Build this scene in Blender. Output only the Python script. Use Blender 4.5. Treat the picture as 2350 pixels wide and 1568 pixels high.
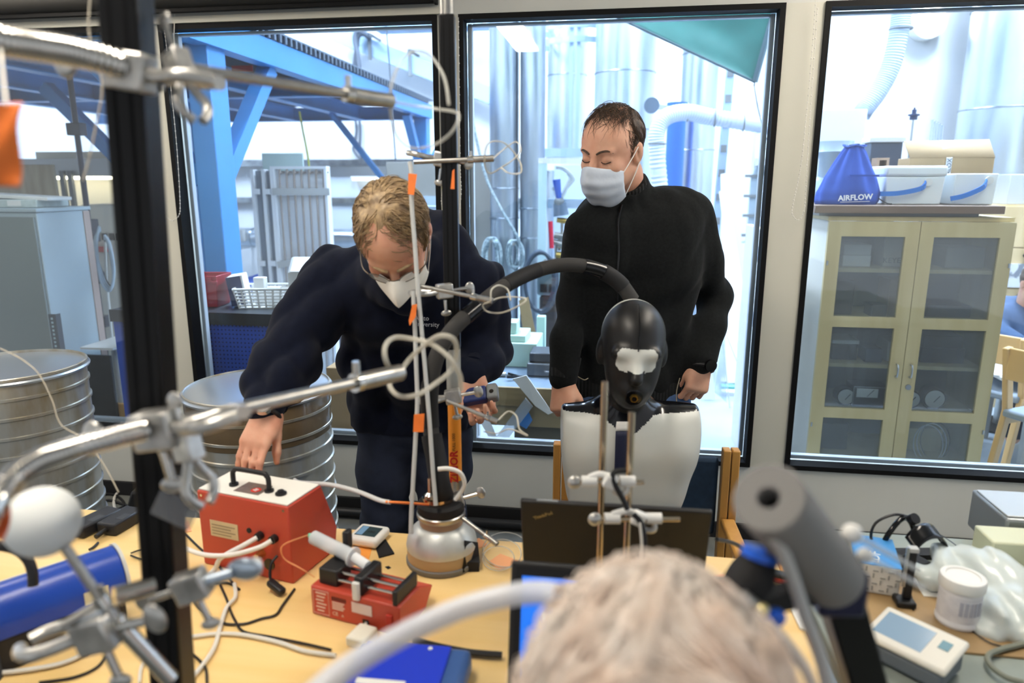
import bpy, bmesh, math, random
import numpy as np
from mathutils import Matrix, Vector, Euler, noise as mnoise
random.seed(7)
sc = bpy.context.scene
for o in list(bpy.data.objects): bpy.data.objects.remove(o)
COL = sc.collection
R = math.radians
# ---------------------------------------------------------------- camera, world, exposure
F, CX, CY, TH, HC = 1620.0, 1175.0, 784.0, R(12.7), 1.57      # focal length in pixels of a 2350x1568 frame
cam = bpy.data.cameras.new('camera'); cam.sensor_width = 36; cam.lens = 36*F/2350; cam.clip_start = .02
cam_o = bpy.data.objects.new('camera', cam); COL.objects.link(cam_o)
cam_o.location = (0, 0, HC); cam_o.rotation_euler = (R(90)-TH, 0, 0)
cam.dof.use_dof = True; cam.dof.focus_distance = 2.3; cam.dof.aperture_fstop = 2.3
sc.camera = cam_o
world = bpy.data.worlds.new('world'); sc.world = world; world.use_nodes = True
world.node_tree.nodes['Background'].inputs[0].default_value = (.93, .96, 1, 1)
world.node_tree.nodes['Background'].inputs[1].default_value = .75
vs = sc.view_settings; vs.view_transform = 'Standard'; vs.look = 'None'; vs.gamma = 1; vs.use_curve_mapping = False
vs.exposure = 0.0
cy = sc.cycles; cy.max_bounces = 6; cy.diffuse_bounces = 3; cy.glossy_bounces = 3; cy.transmission_bounces = 5; cy.transparent_max_bounces = 14
cy.use_light_tree = False; cy.caustics_reflective = False; cy.caustics_refractive = False; cy.use_adaptive_sampling = True; cy.adaptive_threshold = .05
LAB_LAMP, HALL_LAMP = 42.0, 130.0        # radiance of the lamp diffusers
# ---------------------------------------------------------------- frames: the hall and the lab share axes u (along the glass wall), n (through it), z
A, Y0 = R(8.6), 3.12
HALL = Matrix.Translation((0, Y0, 0)) @ Matrix.Rotation(-A, 4, 'Z')
HINV = HALL.inverted()
def HF(u, n, z=0, rz=0): return HALL @ Matrix.Translation((u, n, z)) @ Matrix.Rotation(R(rz), 4, 'Z')
def ray(px, py):
    a, b = (px-CX)/F, (CY-py)/F
    return Vector((a, math.cos(TH)+b*math.sin(TH), -math.sin(TH)+b*math.cos(TH)))
CAM = Vector((0, 0, HC))
def at_d(px, py, d): return CAM + ray(px, py)*d
def at_z(px, py, z):
    r = ray(px, py); return CAM + r*((z-HC)/r.z)
def at_n(px, py, n):
    r = HINV.to_3x3() @ ray(px, py); c = HINV @ CAM
    return CAM + ray(px, py)*((n-c.y)/r.y)
def un(px, py, n): return HINV @ at_n(px, py, n)     # the same point in hall axes
def uz(px, py, z): return HINV @ at_z(px, py, z)
def h2w(u, n, z): return HALL @ Vector((u, n, z))
# ---------------------------------------------------------------- materials
def lin(c): return tuple((x/255/12.92 if x/255 <= .04045 else ((x/255+.055)/1.055)**2.4) for x in c)
MATS = {}
def M(name, rgb, rough=.5, metal=0, var=0., scale=20, col2=None, stretch=None, bump=0, bscale=None, spec=.5, trans=0, ior=1.45,
      alpha=1, emit=0, coat=0, sheen=0, detail=4, ramp=(.35, .65), sss=0):
    if name in MATS: return MATS[name]
    m = bpy.data.materials.new(name); m.use_nodes = True; nt = m.node_tree; b = nt.nodes['Principled BSDF']
    c = lin(rgb) + (1,)
    b.inputs['Base Color'].default_value = c
    b.inputs['Roughness'].default_value = rough; b.inputs['Metallic'].default_value = metal
    b.inputs['Specular IOR Level'].default_value = spec; b.inputs['IOR'].default_value = ior
    b.inputs['Transmission Weight'].default_value = trans; b.inputs['Alpha'].default_value = alpha
    b.inputs['Coat Weight'].default_value = coat; b.inputs['Sheen Weight'].default_value = sheen
    if sss:
        b.inputs['Subsurface Weight'].default_value = sss; b.inputs['Subsurface Radius'].default_value = (.012, .005, .003)
        b.inputs['Subsurface Scale'].default_value = 1
    if emit:
        b.inputs['Emission Color'].default_value = c; b.inputs['Emission Strength'].default_value = emit
    tc = None
    def coords(sx):
        nonlocal tc
        if tc is None: tc = nt.nodes.new('ShaderNodeTexCoord')
        mp = nt.nodes.new('ShaderNodeMapping'); mp.inputs['Scale'].default_value = sx or (1, 1, 1)
        nt.links.new(tc.outputs['Object'], mp.inputs['Vector']); return mp.outputs['Vector']
    if var or col2:
        n = nt.nodes.new('ShaderNodeTexNoise'); n.inputs['Scale'].default_value = scale; n.inputs['Detail'].default_value = detail
        nt.links.new(coords(stretch), n.inputs['Vector'])
        rp = nt.nodes.new('ShaderNodeValToRGB'); nt.links.new(n.outputs['Fac'], rp.inputs['Fac'])
        rp.color_ramp.elements[0].position, rp.color_ramp.elements[1].position = ramp
        c2 = lin(col2) if col2 else tuple(x*(1-var) for x in c[:3])
        rp.color_ramp.elements[0].color = c; rp.color_ramp.elements[1].color = c2 + (1,) if len(c2) == 3 else c2
        nt.links.new(rp.outputs['Color'], b.inputs['Base Color'])
    if bump:
        n2 = nt.nodes.new('ShaderNodeTexNoise'); n2.inputs['Scale'].default_value = bscale or scale; n2.inputs['Detail'].default_value = 3
        nt.links.new(coords(stretch), n2.inputs['Vector'])
        bp = nt.nodes.new('ShaderNodeBump'); bp.inputs['Strength'].default_value = bump; bp.inputs['Distance'].default_value = .004
        nt.links.new(n2.outputs['Fac'], bp.inputs['Height']); nt.links.new(bp.outputs['Normal'], b.inputs['Normal'])
    MATS[name] = m
    return m
def glass_mat(name, tint, rough=.02, base=.04, haze=0.0):
    if name in MATS: return MATS[name]
    m = bpy.data.materials.new(name); m.use_nodes = True; nt = m.node_tree
    for n in list(nt.nodes): nt.nodes.remove(n)
    out = nt.nodes.new('ShaderNodeOutputMaterial'); tr = nt.nodes.new('ShaderNodeBsdfTransparent'); gl = nt.nodes.new('ShaderNodeBsdfGlossy')
    tr.inputs['Color'].default_value = tuple(tint)+(1,); gl.inputs['Roughness'].default_value = rough
    lw = nt.nodes.new('ShaderNodeLayerWeight'); lw.inputs['Blend'].default_value = .25
    fr = nt.nodes.new('ShaderNodeMapRange'); fr.inputs['To Min'].default_value = base; fr.inputs['To Max'].default_value = .5
    nt.links.new(lw.outputs['Fresnel'], fr.inputs['Value'])
    mix = nt.nodes.new('ShaderNodeMixShader'); nt.links.new(fr.outputs[0], mix.inputs[0])
    nt.links.new(tr.outputs[0], mix.inputs[1]); nt.links.new(gl.outputs[0], mix.inputs[2])
    last = mix
    if haze:
        df = nt.nodes.new('ShaderNodeBsdfDiffuse'); df.inputs['Color'].default_value = (.8, .85, .9, 1)
        nz = nt.nodes.new('ShaderNodeTexNoise'); nz.inputs['Scale'].default_value = 2.5; nz.inputs['Detail'].default_value = 5
        tc = nt.nodes.new('ShaderNodeTexCoord'); nt.links.new(tc.outputs['Object'], nz.inputs['Vector'])
        mr = nt.nodes.new('ShaderNodeMapRange'); mr.inputs['From Min'].default_value = .35; mr.inputs['From Max'].default_value = .75
        mr.inputs['To Min'].default_value = haze*.3; mr.inputs['To Max'].default_value = haze
        nt.links.new(nz.outputs['Fac'], mr.inputs['Value'])
        mx2 = nt.nodes.new('ShaderNodeMixShader'); nt.links.new(mr.outputs[0], mx2.inputs[0])
        nt.links.new(mix.outputs[0], mx2.inputs[1]); nt.links.new(df.outputs[0], mx2.inputs[2]); last = mx2
    nt.links.new(last.outputs[0], out.inputs[0]); MATS[name] = m
    return m
def plastic_tube(name, rgb, mixf=.5, rough=.25):
    # milky see-through plastic: transparent mixed with a glossy milky shell
    if name in MATS: return MATS[name]
    m = bpy.data.materials.new(name); m.use_nodes = True; nt = m.node_tree
    b = nt.nodes['Principled BSDF']; b.inputs['Base Color'].default_value = lin(rgb)+(1,); b.inputs['Roughness'].default_value = rough
    b.inputs['Alpha'].default_value = mixf; MATS[name] = m
    return m
WALLM = M('wall_paint', (206, 207, 200), .6, var=.06, scale=3, bump=.02, bscale=300)
MULL = M('mullion_paint', (203, 201, 188), .45)
BLACK = M('black_rubber', (11, 11, 12), .6, spec=.2)
BLKP = M('black_plastic', (24, 24, 26), .45, bump=.03, bscale=200)
BLKM = M('black_matte', (22, 22, 24), .75)
BLKG = M('black_gloss', (10, 10, 12), .18)
ALU = M('aluminium', (196, 199, 203), .3, 1, var=.1, scale=30)
CHROME = M('chrome_steel', (205, 203, 198), .16, 1)
STEEL = M('brushed_steel', (176, 174, 168), .32, 1, var=.15, scale=60)
CAST = M('cast_zinc', (206, 205, 200), .28, .7, var=.3, scale=45, bump=.1, bscale=80)
GALV = M('galvanised_sheet', (176, 184, 190), .3, 1, col2=(132, 140, 148), scale=9, bump=.04, bscale=12)
DUCT = M('spiral_duct_sheet', (222, 230, 236), .3, 1, col2=(186, 196, 206), scale=3, stretch=(1, 1, .25))
WHITE = M('white_plastic', (228, 228, 224), .4)
WPAINT = M('white_paint', (226, 228, 228), .6, var=.05, scale=2)
BLUEST = M('blue_steel_paint', (64, 140, 205), .42, var=.08, scale=4)
BEECH = M('beech_wood', (196, 152, 92), .5, col2=(176, 128, 70), scale=6, stretch=(1, 1, .08), ramp=(.3, .7))
BIRCH = M('birch_cabinet', (213, 196, 150), .5, col2=(200, 180, 132), scale=5, stretch=(3, 3, .3), ramp=(.3, .7))
PLY = M('plywood_sheet', (178, 166, 142), .7, col2=(150, 138, 116), scale=4, stretch=(3, 1, .5))
CARD = M('cardboard', (170, 142, 104), .8, var=.1, scale=8)
PAPER = M('paper_white', (232, 232, 228), .7)
FOAMW = M('white_foam', (232, 236, 234), .75, bump=.08, bscale=150)
ORNG = M('orange_tape', (236, 120, 40), .55, var=.15, scale=30)
COPPER = M('copper_tube', (196, 116, 66), .3, 1)
REDP = M('red_powder_coat', (190, 70, 52), .42, bump=.05, bscale=500, var=.05, scale=8)
BLUEP = M('blue_plastic', (34, 84, 176), .4)
DBLUE = M('dark_blue_print', (30, 44, 82), .5)
GREYP = M('grey_plastic', (122, 126, 128), .5)
LGREY = M('light_grey_plastic', (188, 190, 188), .45)
# ---------------------------------------------------------------- mesh builder
WM = {}                                   # object name -> world matrix of things and parts
def prop(o, label=None, cat=None, group=None, kind=None):
    if label: o['label'] = label
    if cat: o['category'] = cat
    if group: o['group'] = group
    if kind: o['kind'] = kind
    return o
def thing(name, label, cat, T, group=None, kind=None):
    o = bpy.data.objects.new(name, None); COL.objects.link(o); o.matrix_world = T; o.empty_display_size = .05
    WM[o.name] = T.copy(); return prop(o, label, cat, group, kind)
def spl(pts, k=6, closed=False):
    P = [Vector(p) for p in pts]; out = []; n = len(P)
    rng = range(n) if closed else range(n-1)
    for i in rng:
        if closed: a, b, c, d = P[(i-1) % n], P[i], P[(i+1) % n], P[(i+2) % n]
        else: a, b, c, d = P[max(i-1, 0)], P[i], P[i+1], P[min(i+2, n-1)]
        for j in range(k):
            t = j/k; t2, t3 = t*t, t*t*t
            out.append(.5*((2*b)+(c-a)*t+(2*a-5*b+4*c-d)*t2+(3*b-a-3*c+d)*t3))
    if not closed: out.append(P[-1].copy())
    return out
class MB:
    def __init__(s, T=None): s.T = T if T is not None else Matrix.Identity(4); s.V = []; s.Fc = []; s.MI = []; s.mi = 0
    def add(s, vs, fs):
        o = len(s.V); s.V += [s.T @ Vector(v) for v in vs]; s.Fc += [tuple(i+o for i in f) for f in fs]; s.MI += [s.mi]*len(fs); return s
    def box(s, c, d, Rm=None):
        hx, hy, hz = d[0]/2, d[1]/2, d[2]/2; c = Vector(c)
        vs = [Vector((x*hx, y*hy, z*hz)) for z in (-1, 1) for y in (-1, 1) for x in (-1, 1)]
        if Rm is not None: vs = [Rm @ v for v in vs]
        return s.add([v+c for v in vs], [(0, 2, 3, 1), (4, 5, 7, 6), (0, 1, 5, 4), (2, 6, 7, 3), (0, 4, 6, 2), (1, 3, 7, 5)])
    def bx(s, x0, x1, y0, y1, z0, z1): return s.box(((x0+x1)/2, (y0+y1)/2, (z0+z1)/2), (abs(x1-x0), abs(y1-y0), abs(z1-z0)))
    def bar(s, p0, p1, w, h, up=(0, 0, 1)):
        p0, p1 = Vector(p0), Vector(p1); d = (p1-p0); L = d.length; d.normalize(); up = Vector(up)
        x = d.cross(up)
        if x.length < 1e-4: x = d.cross(Vector((1, 0, 0)))
        x.normalize(); y = x.cross(d); Rm = Matrix((x, d, y)).transposed()
        return s.box((p0+p1)/2, (w, L, h), Rm)
    def prism(s, poly, ax, lo, hi):
        n = len(poly)
        def pt(p, h): return {'x': (h, p[0], p[1]), 'y': (p[0], h, p[1]), 'z': (p[0], p[1], h)}[ax]
        vs = [pt(p, lo) for p in poly]+[pt(p, hi) for p in poly]
        fs = [tuple(range(n))[::-1], tuple(range(n, 2*n))]+[(i, (i+1) % n, n+(i+1) % n, n+i) for i in range(n)]
        return s.add(vs, fs)
    def quad(s, a, b, c, d): return s.add([a, b, c, d], [(0, 1, 2, 3)])
    def tube(s, pts, r, seg=8, closed=False, caps=True):
        P = [Vector(p) for p in pts]; n = len(P); rs = r if hasattr(r, '__len__') else [r]*n
        vs = []; fs = []; x = None
        for i in range(n):
            if closed: d = P[(i+1) % n]-P[i-1]
            else: d = P[min(i+1, n-1)]-P[max(i-1, 0)]
            if d.length < 1e-9: d = Vector((0, 0, 1))
            d.normalize()
            if x is None:
                x = d.cross(Vector((.13, .31, 1)));
                if x.length < 1e-3: x = d.cross(Vector((1, 0, 0)))
            x = x - d*x.dot(d); x.normalize(); y = d.cross(x)
            for k in range(seg):
                a = 2*math.pi*k/seg; vs.append(P[i]+(x*math.cos(a)+y*math.sin(a))*rs[i])
        m = n if closed else n-1
        for i in range(m):
            j = (i+1) % n
            for k in range(seg): fs.append((i*seg+k, i*seg+(k+1) % seg, j*seg+(k+1) % seg, j*seg+k))
        if caps and not closed: fs += [tuple(range(seg))[::-1], tuple(range((n-1)*seg, n*seg))]
        return s.add(vs, fs)
    def cyl(s, p0, p1, r0, r1=None, seg=16): return s.tube([p0, p1], [r0, r0 if r1 is None else r1], seg)
    def lathe(s, prof, T=None, seg=32, caps=True):
        T = T if T is not None else Matrix.Identity(4); vs = []; fs = []; n = len(prof)
        for r, z in prof:
            for k in range(seg):
                a = 2*math.pi*k/seg; vs.append(T @ Vector((r*math.cos(a), r*math.sin(a), z)))
        for i in range(n-1):
            for k in range(seg): fs.append((i*seg+k, i*seg+(k+1) % seg, (i+1)*seg+(k+1) % seg, (i+1)*seg+k))
        if caps: fs += [tuple(range(seg))[::-1], tuple(range((n-1)*seg, n*seg))]
        return s.add(vs, fs)
    def ball(s, c, r, seg=16, rings=10, T=None):
        r = r if hasattr(r, '__len__') else (r, r, r); c = Vector(c); vs = []; fs = []
        for i in range(1, rings):
            t = math.pi*i/rings
            for k in range(seg):
                a = 2*math.pi*k/seg; v = Vector((r[0]*math.sin(t)*math.cos(a), r[1]*math.sin(t)*math.sin(a), r[2]*math.cos(t)))
                vs.append((T @ v if T is not None else v)+c)
        e = Vector((0, 0, r[2])); e = T @ e if T is not None else e
        vs += [c+e, c-e]; tp, bt = len(vs)-2, len(vs)-1
        for i in range(rings-2):
            for k in range(seg): fs.append((i*seg+k, (i+1)*seg+k, (i+1)*seg+(k+1) % seg, i*seg+(k+1) % seg))
        for k in range(seg):
            fs.append((tp, k, (k+1) % seg)); b0 = (rings-2)*seg; fs.append((bt, b0+(k+1) % seg, b0+k))
        return s.add(vs, fs)
    def grid(s, fn, nu, nv, th=0):
        # sheet fn(i/nu, j/nv) -> point, thickened by th
        vs = [Vector(fn(i/nu, j/nv)) for j in range(nv+1) for i in range(nu+1)]; w = nu+1
        fs = [(j*w+i, j*w+i+1, (j+1)*w+i+1, (j+1)*w+i) for j in range(nv) for i in range(nu)]
        return s.add(vs, fs)
    def build(s, name, mat, parent=None, smooth=38, bevel=0, T=None, label=None, cat=None, group=None, kind=None, seg=2, solid=0, recalc=True):
        W = WM[parent.name] if parent is not None else (T if T is not None else Matrix.Identity(4))
        inv = W.inverted(); me = bpy.data.meshes.new(name)
        me.from_pydata([tuple(inv @ v) for v in s.V], [], s.Fc)
        ms = mat if isinstance(mat, (list, tuple)) else [mat]
        for m in ms: me.materials.append(m)
        if len(ms) > 1: me.polygons.foreach_set('material_index', s.MI)
        if recalc:
            b = bmesh.new(); b.from_mesh(me); bmesh.ops.recalc_face_normals(b, faces=b.faces); b.to_mesh(me); b.free()
        if smooth:
            me.polygons.foreach_set('use_smooth', [True]*len(me.polygons)); me.set_sharp_from_angle(angle=R(smooth))
        me.update()
        o = bpy.data.objects.new(name, me); COL.objects.link(o)
        if parent is not None: o.parent = parent
        else: o.matrix_world = W
        WM[o.name] = W.copy()
        if solid:
            md = o.modifiers.new('solid', 'SOLIDIFY'); md.thickness = solid; md.offset = 0
        if bevel:
            md = o.modifiers.new('bevel', 'BEVEL'); md.width = bevel; md.segments = seg; md.limit_method = 'ANGLE'; md.angle_limit = R(40); md.harden_normals = False
        return prop(o, label, cat, group, kind)
def copy_tree(o, T, label=None, group=None, parent=None):
    c = o.copy(); COL.objects.link(c)
    if parent is None:
        c.matrix_world = T
        if label: c['label'] = label
        if group: c['group'] = group
    else: c.parent = parent
    WM[c.name] = T.copy()
    for ch in o.children: copy_tree(ch, T, parent=c)
    return c
def share(src, name, T, parent):
    # another piece with the mesh of src, moved by T (world matrix)
    o = bpy.data.objects.new(name, src.data); COL.objects.link(o); o.parent = parent
    o.matrix_local = WM[parent.name].inverted() @ T
    for md in src.modifiers:
        if md.type == 'BEVEL':
            n = o.modifiers.new('bevel', 'BEVEL'); n.width = md.width; n.segments = md.segments; n.limit_method = 'ANGLE'; n.angle_limit = md.angle_limit
    return o
FONT_M = {}
def text(body, size, T, mat, parent, name='lettering', bold=0, xs=1):
    cu = bpy.data.curves.new(name, 'FONT'); cu.body = body; cu.size = size; cu.align_x = 'CENTER'; cu.align_y = 'CENTER'; cu.extrude = .0002; cu.offset = bold
    cu.resolution_u = 2
    tmp = bpy.data.objects.new('tmp', cu); COL.objects.link(tmp); dg = bpy.context.evaluated_depsgraph_get(); dg.update()
    me = bpy.data.meshes.new_from_object(tmp.evaluated_get(dg)); bpy.data.objects.remove(tmp); me.materials.clear(); me.materials.append(mat)
    o = bpy.data.objects.new(name, me); COL.objects.link(o); o.parent = parent
    o.matrix_local = WM[parent.name].inverted() @ T @ Matrix.Diagonal((xs, 1, 1, 1)); return o
def face_T(o, xd, yd):
    x = Vector(xd).normalized(); y = Vector(yd); y = (y-x*y.dot(x)).normalized(); z = x.cross(y)
    m = Matrix((x, y, z)).transposed().to_4x4(); m.translation = Vector(o); return m
# ---------------------------------------------------------------- the lab shell
ZS, ZT = .345, 2.24
WIN = [(-3.35, -1.70), (-1.555, -.305), (-.215, 1.067), (1.212, 2.75)]
CEIL = 2.72
w = MB(HALL)
w.bx(-3.6, 3.4, -.04, .1, 0, ZS); w.bx(-3.6, 3.4, -.04, .1, ZT, CEIL+.02)
xs = [-3.6]+[x for a_ in WIN for x in a_]+[3.4]
wall = w.build('wall_front', WALLM, T=HALL, kind='structure', smooth=0, label='light grey wall below and above the row of windows')
w = MB(HALL)
for i in range(0, len(xs), 2): w.bx(xs[i], xs[i+1], -.04, .1, ZS, ZT)
w.build('wall_mullions', MULL, T=HALL, kind='structure', smooth=0, label='beige mullions between the windows')
BEAD = M('bead_paint', (196, 206, 216), .35)
GLASS = glass_mat('window_glass', (.92, .96, .985), .0, haze=.022)
for i, (a_, b_) in enumerate(WIN):
    t = thing('window_%d' % (i+1), None, None, HF((a_+b_)/2, 0, ZS), kind='structure')
    f = MB(HALL)
    fw = .021
    for (x0, x1, z0, z1) in ((a_, a_+fw, ZS, ZT), (b_-fw, b_, ZS, ZT), (a_+fw, b_-fw, ZS, ZS+fw), (a_+fw, b_-fw, ZT-fw, ZT)): f.bx(x0, x1, -.052, .02, z0, z1)
    f.build('window_frame', BLACK, t, smooth=0)
    f = MB(HALL); g = .02
    for (x0, x1, z0, z1) in ((a_+fw, a_+fw+g, ZS+fw, ZT-fw), (b_-fw-g, b_-fw, ZS+fw, ZT-fw), (a_+fw+g, b_-fw-g, ZS+fw, ZS+fw+g), (a_+fw+g, b_-fw-g, ZT-fw-g*.6, ZT-fw)):
        f.bx(x0, x1, .03, .06, z0, z1)
    f.build('glazing_bead', BEAD, t, smooth=0, bevel=.004)
    f = MB(HALL); f.bx(a_+.01, b_-.01, .022, .028, ZS+.01, ZT-.01); f.build('pane', GLASS, t, smooth=0)
# header trim, blinds
for i, (a_, b_) in enumerate(WIN[:2]):
    w = MB(HALL); w.bx(a_-.06, b_+.03, -.062, -.041, ZT+.002, ZT+.028); w.build('trim_%d' % (i+1), MULL, T=HALL, kind='structure', smooth=0)
BLIND = M('blind_fabric_dark', (30, 29, 26), .7)
for i, (a_, b_, lb) in enumerate([(-3.35, -1.64, 'dark rolled-up blind above the window behind the black upright'), (-1.60, -.30, 'dark rolled-up blind above the window with the blue mezzanine')]):
    t = thing('roller_blind', lb, 'blind', HF((a_+b_)/2, -.09, ZT+.06), 'roller blinds')
    m = MB(HALL); m.cyl((a_, -.10, ZT+.095), (b_, -.10, ZT+.095), .047, seg=20); m.build('rolled_fabric', BLIND, t)
    m = MB(HALL); m.bx(a_, b_, -.115, -.095, ZT+.031, ZT+.052); m.build('bottom_bar', BLACK, t, bevel=.004)
    for x in (a_+.006, b_-.006): m = MB(HALL); m.bx(x-.006, x+.006, -.15, -.0405, ZT+.04, ZT+.15); m.build('bracket', BLKM, t)
CONC = M('concrete_floor', (118, 120, 116), .55, col2=(92, 94, 92), scale=5, bump=.05, bscale=40)
HFLOOR = M('hall_floor_paint', (178, 190, 200), .35, col2=(160, 172, 182), scale=2, bump=.02, bscale=15)
w = MB(HALL); w.bx(-4.5, 5, -6.5, -.04, -.1, 0); w.build('floor', CONC, T=HALL, kind='structure', smooth=0)
w = MB(HALL); w.bx(-7.5, 6.5, .1, 8.2, -.1, 0); w.build('floor_hall', HFLOOR, T=HALL, kind='structure', smooth=0)
w = MB(HALL); w.bx(-4.5, 5, -6.5, .1, CEIL, CEIL+.1); w.build('ceiling', WPAINT, T=HALL, kind='structure', smooth=0)
w = MB(HALL); w.bx(-3.6, 3.4, -.056, -.041, 0, .075); w.build('baseboard_front', BLKM, T=HALL, kind='structure', smooth=0, bevel=.004)
# hall shell
HZ = 6.2
HW = M('hall_wall_white', (232, 235, 238), .6, var=.04, scale=1.5)
w = MB(HALL); w.bx(-7.5, 6.5, 6.6, 6.8, 0, HZ); w.build('wall_hall_back', HW, T=HALL, kind='structure', smooth=0)
w = MB(HALL); w.bx(-7.7, -7.5, .1, 6.8, 0, HZ); w.build('wall_hall_left', HW, T=HALL, kind='structure', smooth=0)
w = MB(HALL); w.bx(6.5, 6.7, .1, 6.8, 0, HZ); w.build('wall_hall_right', HW, T=HALL, kind='structure', smooth=0)
w = MB(HALL); w.bx(-7.7, 6.7, -.04, 6.8, HZ, HZ+.1); w.build('ceiling_hall', HW, T=HALL, kind='structure', smooth=0)
w = MB(HALL); w.bx(-7.7, 6.7, -.04, .1, CEIL+.1, HZ); w.build('wall_hall_front', HW, T=HALL, kind='structure', smooth=0)
# ---------------------------------------------------------------- lamps
LTUBE = M('lamp_diffuser_lab', (255, 244, 228), .5, emit=LAB_LAMP)
HTUBE = M('lamp_diffuser_hall', (218, 234, 255), .5, emit=HALL_LAMP)
def ceiling_lamp(name, u0, u1, n0, n1, z, mat, label, grp, drop=.02):
    t = thing(name, label, 'lamp', HF((u0+u1)/2, (n0+n1)/2, z), grp)
    m = MB(HALL); m.bx(u0-.03, u1+.03, n0-.03, n1+.03, z-.01, z+.06); m.build('housing', WHITE, t, bevel=.004)
    m = MB(HALL); m.bx(u0, u1, n0, n1, z-.03, z-.0105); m.build('diffuser', mat, t, bevel=.003)
    if drop > .1:
        for (a_, b_) in ((u0+.1, n0+.1), (u1-.1, n1-.1)): m = MB(HALL); m.cyl((a_, b_, z+.06), (a_, b_, HZ), .01, seg=8); m.build('hanger', BLKM, t)
for k, (u_, n_, L_) in enumerate([(-.34, -2.4, .65), (-2.3, -1.05, .7), (1.7, -1.05, .7)]):
    ceiling_lamp('ceiling_lamp', u_-.09, u_+.09, n_-L_, n_+L_, CEIL-.06, LTUBE, ['long fluorescent ceiling lamp mirrored in the middle window', 'long fluorescent ceiling lamp above the metal drums',
        'long fluorescent ceiling lamp near the glass cabinet window'][k], 'lab ceiling lamps')
for k, (u_, n_) in enumerate([(-4.6, 3.6), (-1.45, 2.2), (-1.0, 5.0), (3.0, 1.4), (1.8, 4.6), (4.6, 3.4)]):
    ceiling_lamp('hall_lamp', u_-.35, u_+.35, n_-.8, n_+.8, 5.3, HTUBE, ['cool white hall lamp panel over the mezzanine', 'cool white hall lamp panel above the blue post', 'cool white hall lamp panel above the far hall wall',
        'cool white hall lamp panel above the cabinet', 'cool white hall lamp panel above the vertical ducts', 'cool white hall lamp panel above the seated person'][k], 'hall lamp panels', drop=.5)
# ================================================================ the hall behind the glass
def hoop(m, c, r, t, seg=24, ax='z'):
    pts = []
    for k in range(seg):
        a = 2*math.pi*k/seg
        pts.append((c[0]+r*math.cos(a), c[1]+r*math.sin(a), c[2]) if ax == 'z' else (c[0], c[1]+r*math.cos(a), c[2]+r*math.sin(a)))
    m.tube(pts, t, 6, closed=True); return m
def hose(m, pts, r, k=40, amp=.08, seg=18):
    P = spl(pts, k); rs = [r*(1+amp*(1 if i % 2 else -1)) for i in range(len(P))]
    m.tube(P, rs, seg); return m
# ---- blue mezzanine
T0 = HF(-1.8, .7, 0)
t = thing('steel_mezzanine', 'blue painted steel mezzanine with braced post and grated deck', 'mezzanine', T0)
UB, NB, ZB = -1.70, 5.15, 2.28
def post(u0, u1, n0, n1, z1): m = MB(HALL); m.bx(u0, u1, n0, n1, 0, z1); return m.build('post', BLUEST, t, bevel=.006)
post(-1.86, -1.73, .62, .80, ZB+.02); post(-1.87, -1.72, 4.95, 5.1, ZB); post(-4.6, -4.47, .62, .8, ZB); post(-4.6, -4.47, 4.95, 5.1, ZB)
def ibeam(name, p0, p1, h=.15, b=.10):
    m = MB(HALL); p0, p1 = Vector(p0), Vector(p1)
    m.bar(p0+Vector((0, 0, .006)), p1+Vector((0, 0, .006)), b, .012); m.bar(p0+Vector((0, 0, h-.006)), p1+Vector((0, 0, h-.006)), b, .012)
    m.bar(p0+Vector((0, 0, h/2)), p1+Vector((0, 0, h/2)), b if name == 'edge_beam' else .012, h-.024); return m.build(name, BLUEST, t)
ibeam('edge_beam', (-1.75, .3, ZB), (-1.75, NB, ZB))
for k in range(1, 5): ibeam('deck_beam', (-1.75-.82*k, .25, ZB), (-1.75-.82*k, NB, ZB))
for n_ in (.5, 2.9, NB+.06): ibeam('cross_beam', (-6.0, n_, ZB-.0005), (-1.81, n_, ZB-.0005), .148)
GRATE = M('grating_steel', (96, 108, 122), .5, .6)
pieces = MB(HALL)
for k in range(150): pieces.bx(-5.95, -1.74, .25+k*.0325, .256+k*.0325, ZB+.152, ZB+.20)
pieces.build('grating_bars', GRATE, t, kind='stuff', smooth=0)
m = MB(HALL); m.bx(-6, -1.69, .22, NB+.06, ZB+.201, ZB+.212); m.build('deck_plate', GRATE, t)
tooth = None
for k in range(60):
    if tooth is None:
        m = MB(HF(-1.695, .5, ZB+.152)); m.bx(-.003, .012, -.012, .012, 0, .047); tooth = m.build('edge_tooth', GRATE, t, smooth=0)
    else: share(tooth, 'edge_tooth', WM[t.name] @ Matrix.Translation(Vector((0, k*.075, 0))), t)
m = MB(HALL); m.bar((-1.795, .80, 1.62), (-1.795, 1.42, ZB), .09, .09); m.build('brace', BLUEST, t)
m = MB(HALL); m.bar((-1.86, .70, 1.58), (-2.5, .70, ZB), .09, .09); m.build('brace', BLUEST, t)
m = MB(HALL); m.bar((-1.80, 4.95, 1.7), (-1.80, 4.45, ZB), .08, .08); m.build('brace', BLUEST, t)
m = MB(HALL); m.bar((-1.72, 5.0, 1.75), (-1.35, 5.0, ZB+.05), .07, .07); m.build('brace', BLUEST, t)
a_, b_ = un(728, 262, 4.3), un(892, 428, 4.3)
m = MB(HALL); m.bar((-2.57, 4.3, ZB), (b_.x, 4.3, b_.z), .07, .05); m.build('brace', BLUEST, t)
m = MB(HALL); m.bx(-2.2, -2.05, 1.7, 1.71, ZB+.03, ZB+.07); m.build('warning_plate', M('warning_red', (176, 40, 46), .5), t)
# strut through the deck beam in the first window
m = MB(HALL); m.bar((-3.9, 2.0, ZB), (-3.1, 2.0, 1.5), .09, .09); m.build('brace', BLUEST, t)
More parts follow.
